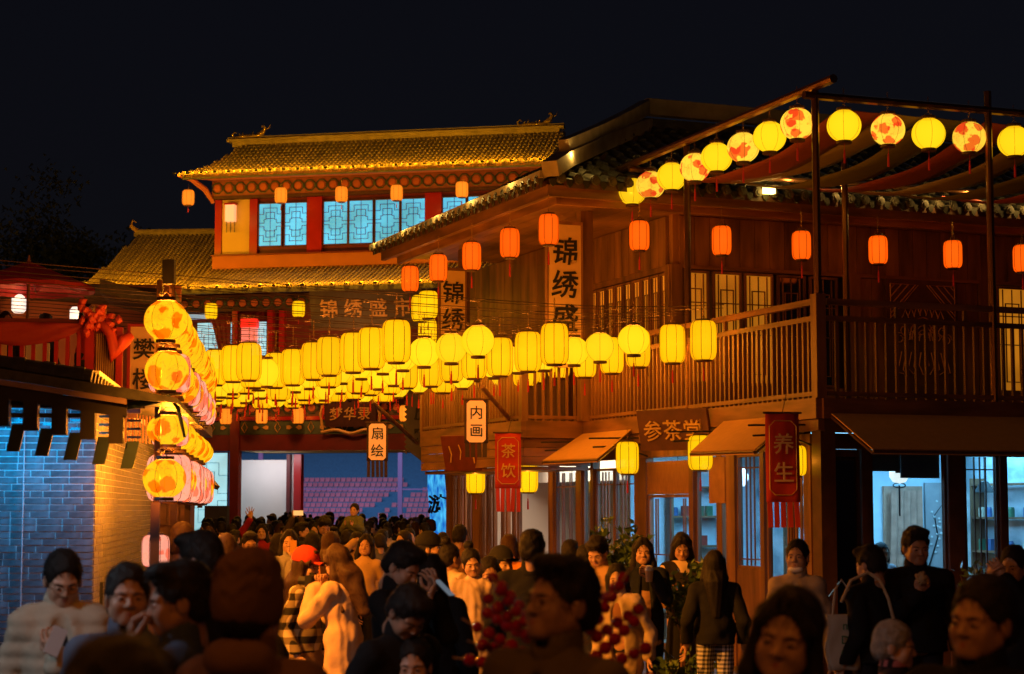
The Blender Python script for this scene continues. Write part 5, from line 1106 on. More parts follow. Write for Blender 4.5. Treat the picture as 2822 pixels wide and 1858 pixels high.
# ---------------------------------------------------------------- people: bodies, clothes and hair grown from smooth distance fields
class Field:
    def __init__(s, xs, ys, zs):
        s.xs, s.ys, s.zs = [np.asarray(a, dtype=np.float32) for a in (xs, ys, zs)]
        s.f = np.full((len(xs), len(ys), len(zs)), 1.0, dtype=np.float32)
    def _sub(s, lo, hi):
        i = [slice(max(0, int(np.searchsorted(a, l))-1), int(np.searchsorted(a, h))+1) for a, l, h in zip((s.xs, s.ys, s.zs), lo, hi)]
        if any(q.stop-q.start < 1 for q in i): return None
        X = s.xs[i[0]][:, None, None]; Y = s.ys[i[1]][None, :, None]; Z = s.zs[i[2]][None, None, :]
        return tuple(i), X, Y, Z
    def _mix(s, sl, d, k, sub=False):
        a = s.f[sl]
        if sub:
            h = np.clip(.5-.5*(a+d)/k, 0, 1); s.f[sl] = a*(1-h)+(-d)*h+k*h*(1-h)
        else:
            h = np.clip(.5+.5*(a-d)/k, 0, 1); s.f[sl] = a*(1-h)+d*h-k*h*(1-h)
    def cap(s, a, b, ra, rb=None, k=.02, sub=False, sy=1.0):
        rb = ra if rb is None else rb; a = np.array(a, dtype=float); b = np.array(b, dtype=float); m = max(ra, rb)*max(1, sy)+3*k+.01
        q = s._sub(np.minimum(a, b)-m, np.maximum(a, b)+m)
        if q is None: return s
        sl, X, Y, Z = q; ab = b-a; L = float(ab@ab)+1e-9
        t = np.clip(((X-a[0])*ab[0]+(Y-a[1])*ab[1]+(Z-a[2])*ab[2])/L, 0, 1)
        d = np.sqrt((X-a[0]-ab[0]*t)**2+((Y-a[1]-ab[1]*t)/sy)**2+(Z-a[2]-ab[2]*t)**2)-(ra+(rb-ra)*t)
        s._mix(sl, d, k, sub); return s
    def ell(s, c, r, k=.02, sub=False):
        c = np.array(c, dtype=float); r = np.array(r, dtype=float); m = 3*k+.01
        q = s._sub(c-r-m, c+r+m)
        if q is None: return s
        sl, X, Y, Z = q
        p = ((X-c[0])/r[0])**2+((Y-c[1])/r[1])**2+((Z-c[2])/r[2])**2
        g = ((X-c[0])/r[0]**2)**2+((Y-c[1])/r[1]**2)**2+((Z-c[2])/r[2]**2)**2
        k0 = np.sqrt(p); d = k0*(k0-1)/np.maximum(np.sqrt(g), 1e-6)
        s._mix(sl, d, k, sub); return s
    def cutz(s, z, keep='above'):
        Z = s.zs[None, None, :]; s.f = np.maximum(s.f, (z-Z) if keep == 'above' else (Z-z)); return s
    def noise(s, amp, fr, seed=0, fz=None):
        fz = fz or fr; X = s.xs[:, None, None]; Y = s.ys[None, :, None]; Z = s.zs[None, None, :]
        s.f = s.f+amp*(np.sin(X*fr+seed+1.7*np.sin(Z*fz*.6+seed))*np.cos(Y*fr*.9+seed*2+1.3*np.sin(X*fr*.5))+.6*np.sin(Z*fz+3*np.sin(X*fr*.4+seed)+seed*3))*.6
        return s
    def net(s):
        f = s.f; ins = f < 0
        c = np.zeros(tuple(np.array(f.shape)-1), dtype=np.int8)
        for i in (0, 1):
            for j in (0, 1):
                for k in (0, 1): c += ins[i:f.shape[0]-1+i, j:f.shape[1]-1+j, k:f.shape[2]-1+k]
        act = (c > 0) & (c < 8); idx = np.argwhere(act)
        if len(idx) == 0: return np.zeros((0, 3)), np.zeros((0, 4), int)
        ids = np.full(c.shape, -1, dtype=np.int64); ids[act] = np.arange(len(idx))
        acc = np.zeros((len(idx), 3)); cnt = np.zeros(len(idx)); I, J, K = idx.T
        cor = {(a, b, d): f[I+a, J+b, K+d] for a in (0, 1) for b in (0, 1) for d in (0, 1)}
        for ax in range(3):
            for p in (0, 1):
                for q in (0, 1):
                    a = [p, q]; a.insert(ax, 0); b = [p, q]; b.insert(ax, 1)
                    va, vb = cor[tuple(a)], cor[tuple(b)]; m = (va < 0) != (vb < 0)
                    t = np.where(m, va/np.where(m, va-vb, 1), 0)
                    pt = np.array(a, dtype=float)[None, :].repeat(len(idx), 0); pt[:, ax] = t
                    acc += pt*m[:, None]; cnt += m
        g = idx+acc/np.maximum(cnt, 1)[:, None]
        V = np.stack([np.interp(g[:, i], np.arange(len(a)), a) for i, a in enumerate((s.xs, s.ys, s.zs))], 1)
        Q = []
        for ax in range(3):
            o1, o2 = [(1, 2), (2, 0), (0, 1)][ax]
            sl0 = [slice(None)]*3; sl1 = [slice(None)]*3; sl0[ax] = slice(0, -1); sl1[ax] = slice(1, None)
            A = ins[tuple(sl0)]; Bm = ins[tuple(sl1)]; e = np.argwhere(A != Bm)
            e = e[(e[:, o1] > 0) & (e[:, o2] > 0) & (e[:, o1] < c.shape[o1]) & (e[:, o2] < c.shape[o2])]
            fl = A[tuple(e.T)]; cs = []
            for d1, d2 in ((0, 0), (-1, 0), (-1, -1), (0, -1)):
                x = e.copy(); x[:, o1] += d1; x[:, o2] += d2; cs.append(ids[tuple(x.T)])
            q = np.stack(cs, 1); q[~fl] = q[~fl][:, ::-1]; Q.append(q)
        Q = np.concatenate(Q); Q = Q[(Q >= 0).all(1)]
        return V, Q
def grid(lo, hi, h, z=None):
    ax = [np.arange(l, t+h, h) for l, t in zip(lo, hi)]
    if z is not None: ax[2] = z
    return Field(*ax)
def to_mesh(name, VQ, mat_=None):
    V, Q = VQ; me = bpy.data.meshes.new(name); n = len(V); m = len(Q)
    me.vertices.add(n); me.vertices.foreach_set("co", np.asarray(V, dtype=np.float32).ravel())
    me.loops.add(m*4); me.loops.foreach_set("vertex_index", np.asarray(Q, dtype=np.int32).ravel())
    me.polygons.add(m); me.polygons.foreach_set("loop_start", np.arange(0, m*4, 4, dtype=np.int32))
    me.polygons.foreach_set("use_smooth", np.ones(m, dtype=bool))
    if mat_ is not None: me.materials.append(mat_)
    me.update(calc_edges=True); me.validate(); return me
def xf(VQ, M):
    V, Q = VQ; M = np.array(M); return V@M[:3, :3].T+M[:3, 3], Q
def join(*a):
    V = []; Q = []; n = 0
    for v, q in a:
        V.append(v); Q.append(q+n); n += len(v)
    return np.concatenate(V), np.concatenate(Q)
_hc = {}
def head_vq(kind, h):
    "kind m, f or c (child); origin at the base of the skull, face towards -y"
    if (kind, h) in _hc: return _hc[kind, h]
    g = grid((-.11, -.14, -.13), (.11, .15, .24), h); fm = kind != 'm'; jw = .9 if kind == 'f' else 1.0 if kind == 'm' else .93
    g.ell((0, .018, .118), (.075, .094, .094), .02)
    g.ell((0, -.022, .068), (.062*jw, .066, .083), .025)
    for s_ in (-1, 1):
        g.cap((s_*.054*jw, .0, .035), (s_*.02, -.062, -.002), .018, .018, .02)
        g.ell((s_*.036, -.056, .052), (.027, .025, .030), .022); g.ell((s_*.040, -.035, .025), (.022, .03, .03), .02)
        g.cap((s_*.012, -.079, .101), (s_*.046, -.066, .102), .0105, .008, .012)
        g.ell((s_*.029, -.096, .083), (.019, .017, .0125), .010, sub=True)
        g.ell((s_*.030, -.0745, .081), (.0165, .013, .0095), .004)
        g.ell((s_*.011, -.089, .052), (.0085, .010, .0075), .006)
        g.ell((s_*.077, .012, .075), (.010, .021, .031), .008)
    g.ell((0, -.066, .012), (.030, .020, .022), .018); g.ell((0, -.062, -.004), (.019 if fm else .025, .02, .016), .018)
    g.cap((0, -.079, .09), (0, -.098, .056), .0085, .0115, .010)
    g.cap((-.016, -.080, .028), (.016, -.080, .028), .0062, None, .006)
    g.cap((-.013, -.079, .017), (.013, -.079, .017), .0075, None, .006)
    g.cap((-.022, -.092, .0228), (.022, -.092, .0228), .003, None, .004, sub=True)
    g.cap((0, .022, .04), (0, .030, -.05), .044 if kind == 'f' else .055 if kind == 'm' else .036, None, .025)
    _hc[kind, h] = g.net(); return _hc[kind, h]
def hair_vq(style, h):
    if ('h', style, h) in _hc: return _hc['h', style, h]
    g = grid((-.15, -.15, -.50 if style in ('long', 'wavy') else -.20), (.15, .20, .30), h)
    g.ell((0, .022, .125), (.085, .103, .101), .01)
    if style in ('short', 'crop', 'side'):
        g.ell((0, .06, .07), (.078, .068, .075), .02)
        if style != 'crop':
            g.ell((.01 if style == 'side' else 0, -.045, .188), (.072, .055, .034), .02)
            for s_ in (-1, 1): g.cap((s_*.078, .0, .13), (s_*.079, .005, .085), .012, .006, .012)
        g.noise(.0035, 95, 1.0)
        g.ell((0, -.105, .055), (.079, .085, .098 if style != 'crop' else .108), .008, sub=True)
        for s_ in (-1, 1): g.ell((s_*.10, .005, .060), (.032, .036, .042), .006, sub=True)
        g.ell((0, .10, -.03), (.12, .09, .055), .01, sub=True)
    elif style in ('long', 'wavy'):
        g.ell((0, .055, -.02), (.095, .068, .16), .03)
        g.cap((0, .075, -.05), (0, .085, -.33), .088, .052, .03)
        for s_ in (-1, 1):
            g.cap((s_*.072, .005, .14), (s_*.088, -.005, -.02), .022, .030, .02); g.cap((s_*.088, -.005, -.02), (s_*.092, -.035, -.27), .030, .018, .02)
            g.cap((s_*.02, -.058, .20), (s_*.075, -.045, .12), .020, .016, .02)
        g.noise(.0045 if style == 'long' else .010, 85 if style == 'long' else 40, 2.0, fz=10 if style == 'long' else 38)
        g.ell((0, -.10, .058), (.064, .082, .104), .008, sub=True)
        g.cap((0, .02, .03), (0, .03, -.14), .046, None, .01, sub=True)
    elif style in ('bun', 'tied', 'bob'):
        if style == 'bob':
            g.ell((0, .05, .03), (.098, .075, .11), .03)
            for s_ in (-1, 1): g.cap((s_*.078, -.01, .12), (s_*.084, -.015, -.01), .022, .024, .02)
        else: g.ell((0, .06, .07), (.076, .066, .07), .02)
        if style == 'bun': g.ell((0, .06, .245), (.046, .046, .04), .012)
        if style == 'tied': g.cap((0, .12, .11), (0, .16, -.10), .03, .014, .015)
        g.noise(.003, 110, 3.0)
        g.ell((0, -.103, .052), (.071, .088, .112), .008, sub=True)
        if style != 'bob':
            for s_ in (-1, 1): g.ell((s_*.10, .0, .060), (.032, .036, .045), .006, sub=True)
            g.ell((0, .10, -.045), (.12, .09, .055), .01, sub=True)
    elif style == 'beanie':
        g.ell((0, .02, .145), (.100, .118, .115), .02); g.ell((0, .02, .215), (.084, .100, .055), .03); g.noise(.005, 75, 4.0, 90); g.noise(.003, 150, 2.0); g.cutz(.085)
        g.cap((0, .02, .105), (0, .02, .112), .103, None, .01, sy=1.15)
        g.ell((0, .02, .06), (.084, .10, .055), .008, sub=True)
    elif style == 'cap':
        g.ell((0, .02, .140), (.098, .118, .108), .01); g.cutz(.118)
        g.ell((0, -.145, .126), (.070, .085, .014), .01); g.ell((0, .02, .10), (.08, .098, .05), .006, sub=True)
    _hc['h', style, h] = strands(g.net(), style) if (h < .009 and style not in ('beanie', 'cap')) else g.net(); return _hc['h', style, h]
_HAND = dict(relaxed=(18, 22, 18, 0.02), grip=(48, 62, 45, 0.012), open=(2, 4, 4, .034), hold=(32, 42, 30, .016))
def strands(VQ, style, seed=1):
    "loose locks laid over the hair so that its outline and hairline break up"
    V, Q = VQ; rd = np.random.RandomState(seed); n = 900; pk = V[rd.randint(0, len(V), n)]
    nr = pk-np.array((0, .02, .10)); nr[:, 2] *= .6; nr /= np.linalg.norm(nr, axis=1)[:, None]
    dn = np.tile(np.array((0, .0, -1.0)), (n, 1)); dn[:, 1] -= .8*(pk[:, 1] < -.03)*(pk[:, 2] > .15); dn += rd.normal(0, .35, (n, 3))
    t = dn-nr*(dn*nr).sum(1)[:, None]; t /= np.linalg.norm(t, axis=1)[:, None]+1e-6; sd = np.cross(nr, t)
    L = (rd.uniform(.012, .030, n) if style in ('short', 'crop', 'side', 'bun', 'tied', 'beanie', 'cap') else rd.uniform(.03, .08, n))[:, None]
    w = rd.uniform(.0010, .0024, n)[:, None]; lift = rd.uniform(.001, .007, n)[:, None]
    a = pk-sd*w; b = pk+sd*w; m1 = pk+t*L*.6+nr*lift-sd*w*.6; m2 = pk+t*L*.6+nr*lift+sd*w*.6; c = pk+t*L+nr*lift*.6
    NV = np.stack([a, b, m2, m1, c-sd*w*.1, c+sd*w*.1], 1).reshape(-1, 3); i = np.arange(n)*6
    NQ = np.concatenate([np.stack([i, i+1, i+2, i+3], 1), np.stack([i+3, i+2, i+5, i+4], 1)])
    return join(VQ, (NV, NQ))
def hand_vq(pose, h, side=1):
    "wrist at the origin, fingers towards -z, palm facing -y, thumb towards +x*side"
    k = ('hand', pose, h, side)
    if k in _hc: return _hc[k]
    a1, a2, a3, sp = _HAND[pose]; g = grid((-.10, -.12, -.22), (.10, .06, .05), h)
    g.cap((0, 0, .045), (0, 0, -.01), .026, .024, .012); g.ell((-.002*side, .0, -.052), (.041, .0155, .047), .014)
    for i, (x, L) in enumerate(((.030, .9), (.010, 1.0), (-.011, .94), (-.030, .74))):
        p = np.array((x*side, 0, -.088)); an = 0; fan = math.atan(((1.4-i)*sp)/.09)*side
        for seg, (ln, add) in enumerate(((.040*L, a1), (.026*L, a2), (.021*L, a3))):
            an += R(add); d = np.array((math.sin(fan)*math.cos(an), -math.sin(an), -math.cos(an)*math.cos(fan))); q = p+d*ln
            g.cap(p, q, .0088-.0007*seg, .0083-.0009*seg, .0035); p = q
    t0 = np.array((.030*side, -.006, -.022)); t1 = t0+np.array((.028*side, -.016, -.028)); t2 = t1+np.array((.012*side if pose == 'open' else -.002*side, -.012, -.030)); t3 = t2+np.array((.004*side if pose == 'open' else -.010*side, -.006, -.022))
    g.cap(t0, t1, .014, .0115, .008); g.cap(t1, t2, .0110, .0098, .004); g.cap(t2, t3, .0098, .0082, .003)
    _hc[k] = g.net(); return _hc[k]
# --- materials of people
M_skin = mat("skin", (.52, .30, .20), .48, var=.16, scale=22, bump=.06)
M_skin2 = mat("skin_tanned", (.42, .23, .15), .48, var=.16, scale=22, bump=.06)
M_hair = mat("black_hair", (.012, .009, .008), .62, spec=.3, var=.5, scale=40, bump=.35, stretch=(6, 6, .5))
M_hair_brown = mat("brown_hair", (.06, .028, .014), .6, spec=.3, var=.4, scale=40, bump=.35, stretch=(6, 6, .5))
M_eye = mat("eye", (.02, .015, .012), .2, var=0)
M_lip = mat("lip", (.36, .10, .08), .45, var=0)
M_shoe = mat("shoe", (.03, .03, .03), .5, var=.2)
_clothc = {}
def cloth(col, rough=.85, bump=.35, scale=16):
    k = (col, rough)
    if k not in _clothc: _clothc[k] = mat("cloth", col, rough, var=.06, scale=scale, bump=bump, spec=.2)
    return _clothc[k]
def checks(name, c1, c2, sc, c3=None):
    m, n, b = newmat(name); b.inputs['Roughness'].default_value = .85; b.inputs['Specular IOR Level'].default_value = .2
    tc = n.nodes.new("ShaderNodeTexCoord"); sp = n.nodes.new("ShaderNodeSeparateXYZ"); n.links.new(tc.outputs['Object'], sp.inputs[0])
    def stripe(out, s_):
        a = n.nodes.new("ShaderNodeMath"); a.operation = 'MULTIPLY'; a.inputs[1].default_value = s_; n.links.new(out, a.inputs[0])
        f = n.nodes.new("ShaderNodeMath"); f.operation = 'FRACT'; n.links.new(a.outputs[0], f.inputs[0])
        g = n.nodes.new("ShaderNodeMath"); g.operation = 'GREATER_THAN'; g.inputs[1].default_value = .5; n.links.new(f.outputs[0], g.inputs[0]); return g.outputs[0]
    ad = n.nodes.new("ShaderNodeMath"); ad.operation = 'ADD'; n.links.new(sp.outputs[0], ad.inputs[0]); n.links.new(sp.outputs[1], ad.inputs[1])
    s1 = stripe(ad.outputs[0], sc); s2 = stripe(sp.outputs[2], sc)
    x1 = n.nodes.new("ShaderNodeMix"); x1.data_type = 'RGBA'; n.links.new(s1, x1.inputs[0]); x1.inputs[6].default_value = (*c1, 1); x1.inputs[7].default_value = (*(c3 or c2), 1)
    x2 = n.nodes.new("ShaderNodeMix"); x2.data_type = 'RGBA'; n.links.new(s1, x2.inputs[0]); x2.inputs[6].default_value = (*(c3 or c2), 1); x2.inputs[7].default_value = (*(c2 if c3 else c1), 1)
    x3 = n.nodes.new("ShaderNodeMix"); x3.data_type = 'RGBA'; n.links.new(s2, x3.inputs[0]); n.links.new(x1.outputs[2], x3.inputs[6]); n.links.new(x2.outputs[2], x3.inputs[7])
    n.links.new(x3.outputs[2], b.inputs['Base Color']); return m
def ik(sh, hd, hint, l1=.30, l2=.26):
    sh, hd = Vector(sh), Vector(hd); d = hd-sh; L = min(d.length, (l1+l2)*.985); d.normalize()
    hd = sh+d*L; a = (l1*l1-l2*l2+L*L)/(2*L); hh = math.sqrt(max(0, l1*l1-a*a)); hint = Vector(hint); hint = (hint-d*hint.dot(d)).normalized()
    return sh+d*a+hint*hh, hd
def hand_frame(elbow, wrist, palm, fing=None):
    d = (Vector(wrist)-Vector(elbow)).normalized() if fing is None else Vector(fing).normalized()
    z = -d; p = Vector(palm); p = (p-z*p.dot(z)).normalized(); y = -p; x = y.cross(z).normalized()
    M = Matrix((x, y, z)).transposed().to_4x4(); M.translation = Vector(wrist)+d*.02; return M
def person(label, pos, h=1.68, rz=0, sex='f', lod=1, hair='long', hairmat=None, head=(0, 0, 0), lean=0, lean_side=0,
           top=(.03, .03, .04), topmat=None, topkind='jacket', hem=.86, bottom='trousers', botcol=(.02, .02, .03), botmat=None,
           lh=None, rh=None, lpose='relaxed', rpose='relaxed', lpalm=(1, 0, 0), rpalm=(-1, 0, 0), lf=None, rf=None, puff=0.0, fat=1.0, cat='person',
           group=None, hat=None, hatcol=None, skin=None, glasses=False, hood=False, neck_open=False, sleeves=1.0, face=True, inner=None):
    """lh / rh: wrist targets (x to their left = +x when facing -y); head: yaw, pitch (down +), roll in degrees"""
    s = h/1.70; root = thing("person", label, cat, pos, rz, group); root.scale = (s, s, s)
    hv = (.0042, .0065, .0095)[lod]; bv = (.013, .018, .030)[lod]; sk = skin or M_skin
    def ln(p):
        p = Vector(p); q = Vector((p.x, p.y, p.z-.95)); q = Matrix.Rotation(R(lean), 3, 'X')@q; q = Matrix.Rotation(R(lean_side), 3, 'Y')@q
        return (q.x, q.y, q.z+.95)
    w = (1.0 if sex == 'f' else 1.12 if sex == 'm' else 1.0)*fat
    shx = .150*w; SL = ln((shx, .0, 1.345)); SR = ln((-shx, .0, 1.345))
    def arm(sd, tgt):
        sh = SL if sd > 0 else SR
        if tgt is None: tgt = ln((sd*(shx+.095), -.05, .85))
        e, wr = ik(sh, tgt, (sd*.6, .35, -.9) if tgt[2] > .95 else (sd*.3, 1, 0)); return sh, tuple(e), tuple(wr)
    AL = arm(1, lh); AR = arm(-1, rh); NB = ln((0, .03, 1.40)); HB = ln((0, .012, 1.478))
    pts = [SL, SR, AL[1], AL[2], AR[1], AR[2], NB, (0, 0, .9)]
    lo = np.min(pts, 0)-.24; hi = np.max(pts, 0)+.24; lo[0] = min(lo[0], -.32); hi[0] = max(hi[0], .32); lo[1] = min(lo[1], -.28); hi[1] = max(hi[1], .26)
    zt = max(1.52, hi[2]-.12)
    # --- skin
    g = grid((lo[0], lo[1], .0), (hi[0], hi[1], zt), bv*1.3)
    g.ell(ln((0, 0, 1.25)), (.135*w, .09, .17), .04); g.ell((0, 0, .98), (.14*w, .095, .13), .04); g.cap(ln((0, 0, 1.15)), (0, 0, .98), .11*w, .12*w, .03)
    g.cap(SL, SR, .045, None, .03)
    for q_ in (SL, SR): g.cap(ln((0, .02, 1.40)), q_, .045, .045, .03)
    g.cap(ln((0, .02, 1.36)), tuple(Vector(HB)+Vector((0, .012, .02))), .052, .043 if sex == 'f' else .052 if sex == 'm' else .040, .03)
    for A in (AL, AR): g.cap(A[0], A[1], .046, .037, .02); g.cap(A[1], A[2], .036, .026, .012)
    for sd in (-1, 1):
        g.cap((sd*.085, 0, .92), (sd*.09, -.01, .50), .075, .05, .03); g.cap((sd*.09, -.01, .50), (sd*.09, .02, .09), .052, .036, .02)
        g.cap((sd*.09, .03, .05), (sd*.10, -.12, .035), .036, .03, .02)
    HM = Matrix.Translation(HB)@Euler((R(lean*.55), 0, 0)).to_matrix().to_4x4()@Euler((R(-head[1]), R(head[2]), R(head[0])), 'ZXY').to_matrix().to_4x4()
    if head[1] or head[0] or head[2]:
        HM = Matrix.Translation(HB)@Euler((R(lean*.55), 0, 0)).to_matrix().to_4x4()@Matrix.Rotation(R(head[0]), 4, 'Z')@Matrix.Rotation(R(head[1]), 4, 'X')@Matrix.Rotation(R(head[2]), 4, 'Y')
    hs = 1.06 if sex != 'c' else 1.32
    HM = HM@Matrix.Scale(hs, 4)
    parts = [g.net(), xf(head_vq(sex, hv), HM)]
    if lod < 2:
        for A, po, pl, fi, sd in ((AL, lpose, lpalm, lf, 1), (AR, rpose, rpalm, rf, -1)):
            parts.append(xf(hand_vq(po, .0045 if lod == 0 else .006, -sd), hand_frame(A[1], A[2], pl, fi)))
    else:
        for A in (AL, AR):
            d = (Vector(A[2])-Vector(A[1])).normalized(); q = grid(np.array(A[2])-.14, np.array(A[2])+.14, .012)
            c0 = Vector(A[2])+d*.03; q.cap(A[2], c0, .028, .034, .01)
            sidev = d.cross(Vector((0, 1, 0))).normalized()
            for fi in range(4): o_ = sidev*(fi-1.5)*.017; q.cap(c0+o_, c0+o_*1.6+d*.085, .010, .008, .004)
            parts.append(q.net())
    me = to_mesh("body", join(*parts), sk); link("body", me, root)
    # --- top
    th = {'shirt': .012, 'sweater': .020, 'jacket': .028, 'coat': .034, 'puffer': .050, 'robe': .034}[topkind]+puff
    tm = topmat or cloth(top)
    zs_hem = hem if topkind not in ('coat', 'robe') or hem != .86 else .48
    g = grid((lo[0]-.03, lo[1]-.03, zs_hem-.03), (hi[0]+.03, hi[1]+.03, zt+.03), bv)
    g.ell(ln((0, 0, 1.25)), (.135*w+th, .092+th, .18+th*.5), .05); g.ell((0, .005, 1.0), (.145*w+th, .10+th, .16), .05); g.cap(ln((0, 0, 1.16)), (0, 0, 1.0), .105*w+th, .115*w+th, .03)
    g.cap(SL, SR, .046+th*.8, None, .03); g.cap(ln((0, .015, 1.36)), ln((0, .02, 1.42)), .060+th*.3, .056+th*.2, .03)
    for q_ in (SL, SR): g.cap(ln((0, .018, 1.395)), q_, .050+th*.35, .048+th*.7, .03)
    g.cap((0, .003, 1.0), (0, .003, .78), .125*w+th, .150*w+th, .04, sy=.80)
    if zs_hem < .8:
        g.cap((0, 0, .95), (0, .01, .30), .135*w+th, .19 if topkind != 'robe' else .20, .04, sy=.85)
    for A in (AL, AR):
        e2 = Vector(A[1])+(Vector(A[2])-Vector(A[1]))*.90*sleeves
        g.cap(A[0], A[1], .048+th*.8, .043+th*.8, .02); g.cap(A[1], tuple(e2), .042+th*.85, .034+th*.8 if topkind != 'robe' else .085, .012)
    if hood: g.ell(ln((0, .09, 1.43)), (.12, .075, .07), .03)
    if topkind == 'puffer':
        Z = g.zs[None, None, :]; g.f = g.f-.010*np.abs(np.sin(Z*42))
    fa = {'shirt': .5, 'sweater': .7, 'jacket': 1.1, 'coat': 1.2, 'puffer': .8, 'robe': 1.3}[topkind]
    g.noise(.0075*fa, 19, len(label) % 7, fz=24); g.noise(.0050*fa, 43, len(label) % 5, fz=34)
    if topkind == 'robe': g.noise(.010, 60, 1, fz=5)
    g.cutz(zs_hem)
    if inner is not None: g.cap(ln((0, -.125-th*.6, 1.50)), (0, -.132-th*.6, hem-.1), .050, .070, .010, sub=True, sy=1.25)
    if neck_open: g.ell(ln((0, -.12, 1.46)), (.055, .09, .10), .01, sub=True)
    link("top" if topkind != 'coat' else 'coat', to_mesh("top", g.net(), tm), root)
    if topkind in ('jacket', 'coat', 'puffer'):
        q = grid(np.array(ln((0, 0, 1.42)))-.16, np.array(ln((0, 0, 1.42)))+.16, .011 if lod < 2 else .02)
        q.cap(ln((0, .018, 1.40)), ln((0, .014, 1.462)), .078+th*.2, .070+th*.3, .01); q.cap(ln((0, .018, 1.38)), ln((0, .0, 1.52)), .056, .062, .008, sub=True)
        q.ell(ln((0, -.10, 1.49)), (.032, .08, .07), .008, sub=True)
        link("collar", to_mesh("collar", q.net(), tm), root)
    if inner is not None:
        g = grid((-.16, -.34, .60), (.16, .10, 1.62), .011 if lod == 0 else .016)
        g.ell(ln((0, .0, 1.25)), (.120, .104, .18), .03); g.cap(ln((0, .0, 1.26)), (0, .0, max(hem, .86)+.02), .098, .108, .03)
        g.cap(ln((0, .018, 1.38)), ln((0, .012, 1.462)), .060, .056, .01); g.noise(.003, 30, 2, fz=24); g.cutz(max(hem, .86)+.012)
        link("inner_top", to_mesh("inner_top", g.net(), cloth(inner)), root)
    # --- bottom
    bm_ = botmat or cloth(botcol)
    g = grid((-.30, -.24, .03), (.30, .26, 1.02), bv*1.1)
    g.ell((0, .0, .95), (.15*w, .112, .10), .03)
    if bottom == 'skirt': g.cap((0, 0, .92), (0, .0, .60), .14*w, .19, .03, sy=.85); g.noise(.006, 30, 1, fz=3); g.cutz(.52)
    elif bottom == 'longskirt': g.cap((0, 0, .92), (0, .0, .10), .14*w, .21, .03, sy=.85); g.noise(.010, 34, 1, fz=2); g.cutz(.10)
    else:
        ww = .018 if bottom == 'trousers' else .045
        for sd in (-1, 1): g.cap((sd*.085, 0, .92), (sd*.092, -.01, .50), .082+ww*.5, .054+ww, .02); g.cap((sd*.092, -.01, .50), (sd*.095, .02, .09), .054+ww, .042+ww*1.2, .02)
        g.noise(.004, 28, 2, fz=36); g.cutz(.07)
    link("skirt" if 'skirt' in bottom else "trousers", to_mesh("trousers", g.net(), bm_), root)
    g = grid((-.20, -.26, -.01), (.20, .12, .16), .014 if lod < 2 else .022)
    for sd in (-1, 1): g.cap((sd*.09, .03, .05), (sd*.102, -.135, .038), .046, .038, .02); g.cap((sd*.09, .03, .05), (sd*.09, .028, .11), .046, .042, .02)
    g.cutz(0.0); link("shoes", to_mesh("shoes", g.net(), M_shoe), root)
    # --- head things
    hm = hairmat or M_hair
    if hair: link("hair", to_mesh("hair", hair_vq(hair, hv*1.15), hm), root, mtx=HM)
    if hat: link("hat", to_mesh("hat", hair_vq(hat, hv*1.15), cloth(hatcol or (.1, .08, .07))), root, mtx=HM)
    if lod < 2 and face:
        for sd in (-1, 1):
            m_ = MB(); v, f = ico(2, 1); m_.add([(x*.0095+sd*.030, y*.004-.0865, z*.0042+.0815) for x, y, z in v], f); link("eye", m_.mesh("eye", M_eye, True), root, mtx=HM)
            m_ = MB(); m_.tube([(sd*.014, -.0915, .0975), (sd*.030, -.0865, .1025), (sd*.047, -.0715, .0985)], [.0022, .0028, .0015], 6)
            link("eyebrow", m_.mesh("eyebrow", hm, True), root, mtx=HM)
        m_ = MB(); v, f = ico(2, 1)
        m_.add([(x*.023, y*.0055-.0850+x*x*.010, z*.0036+.0268-abs(x)*.001) for x, y, z in v], f); m_.add([(x*.018, y*.006-.0852+x*x*.009, z*.0046+.0190) for x, y, z in v], f)
        link("lips", m_.mesh("lips", M_lip, True), root, mtx=HM)
    if glasses:
        m_ = MB()
        for sd in (-1, 1):
            c = [(sd*.031+.0235*math.cos(a), -.1015+.006*abs(math.cos(a)), .081+.0195*math.sin(a)) for a in [i*math.pi/8 for i in range(17)]]
            m_.tube(c, .0014, 5, False); m_.tube([(sd*.054, -.097, .083), (sd*.080, -.05, .086), (sd*.083, .015, .082)], .0015, 5)
        m_.tube([(-.008, -.103, .084), (.008, -.103, .084)], .0014, 5)
        link("glasses", m_.mesh("glasses", M_glassframe, True), root, mtx=HM)
    W = root.matrix_basis
    W = Matrix.Translation(Vector(pos))@Matrix.Rotation(rz, 4, 'Z')@Matrix.Scale(s, 4)
    root_info = dict(root=root, L=W@Vector(AL[2]), Rr=W@Vector(AR[2]), HM=W@HM, W=W, AL=AL, AR=AR)
    return root_info
M_glassframe = mat("glasses_frame", (.05, .05, .05), .25, metal=.8, var=0)
# ---------------------------------------------------------------- everybody in the street
BK, NAVY, CREAM, TAN, BEIGE, GREY, MAROON = (.012, .012, .014), (.015, .02, .045), (.55, .42, .28), (.42, .27, .12), (.36, .27, .19), (.14, .14, .15), (.16, .02, .02)
def put(px, py, Y, label, k=1.03, z0=0.0, h=None, dx=0, **kw):
    p = P(px, py, Y); hh = h or (p.z-z0)/k
    return person(label, (p.x+dx, Y, z0), h=hh, **kw)
def at_hand(info, side, off=(0, 0, 0)): return info[side]+Vector(off)
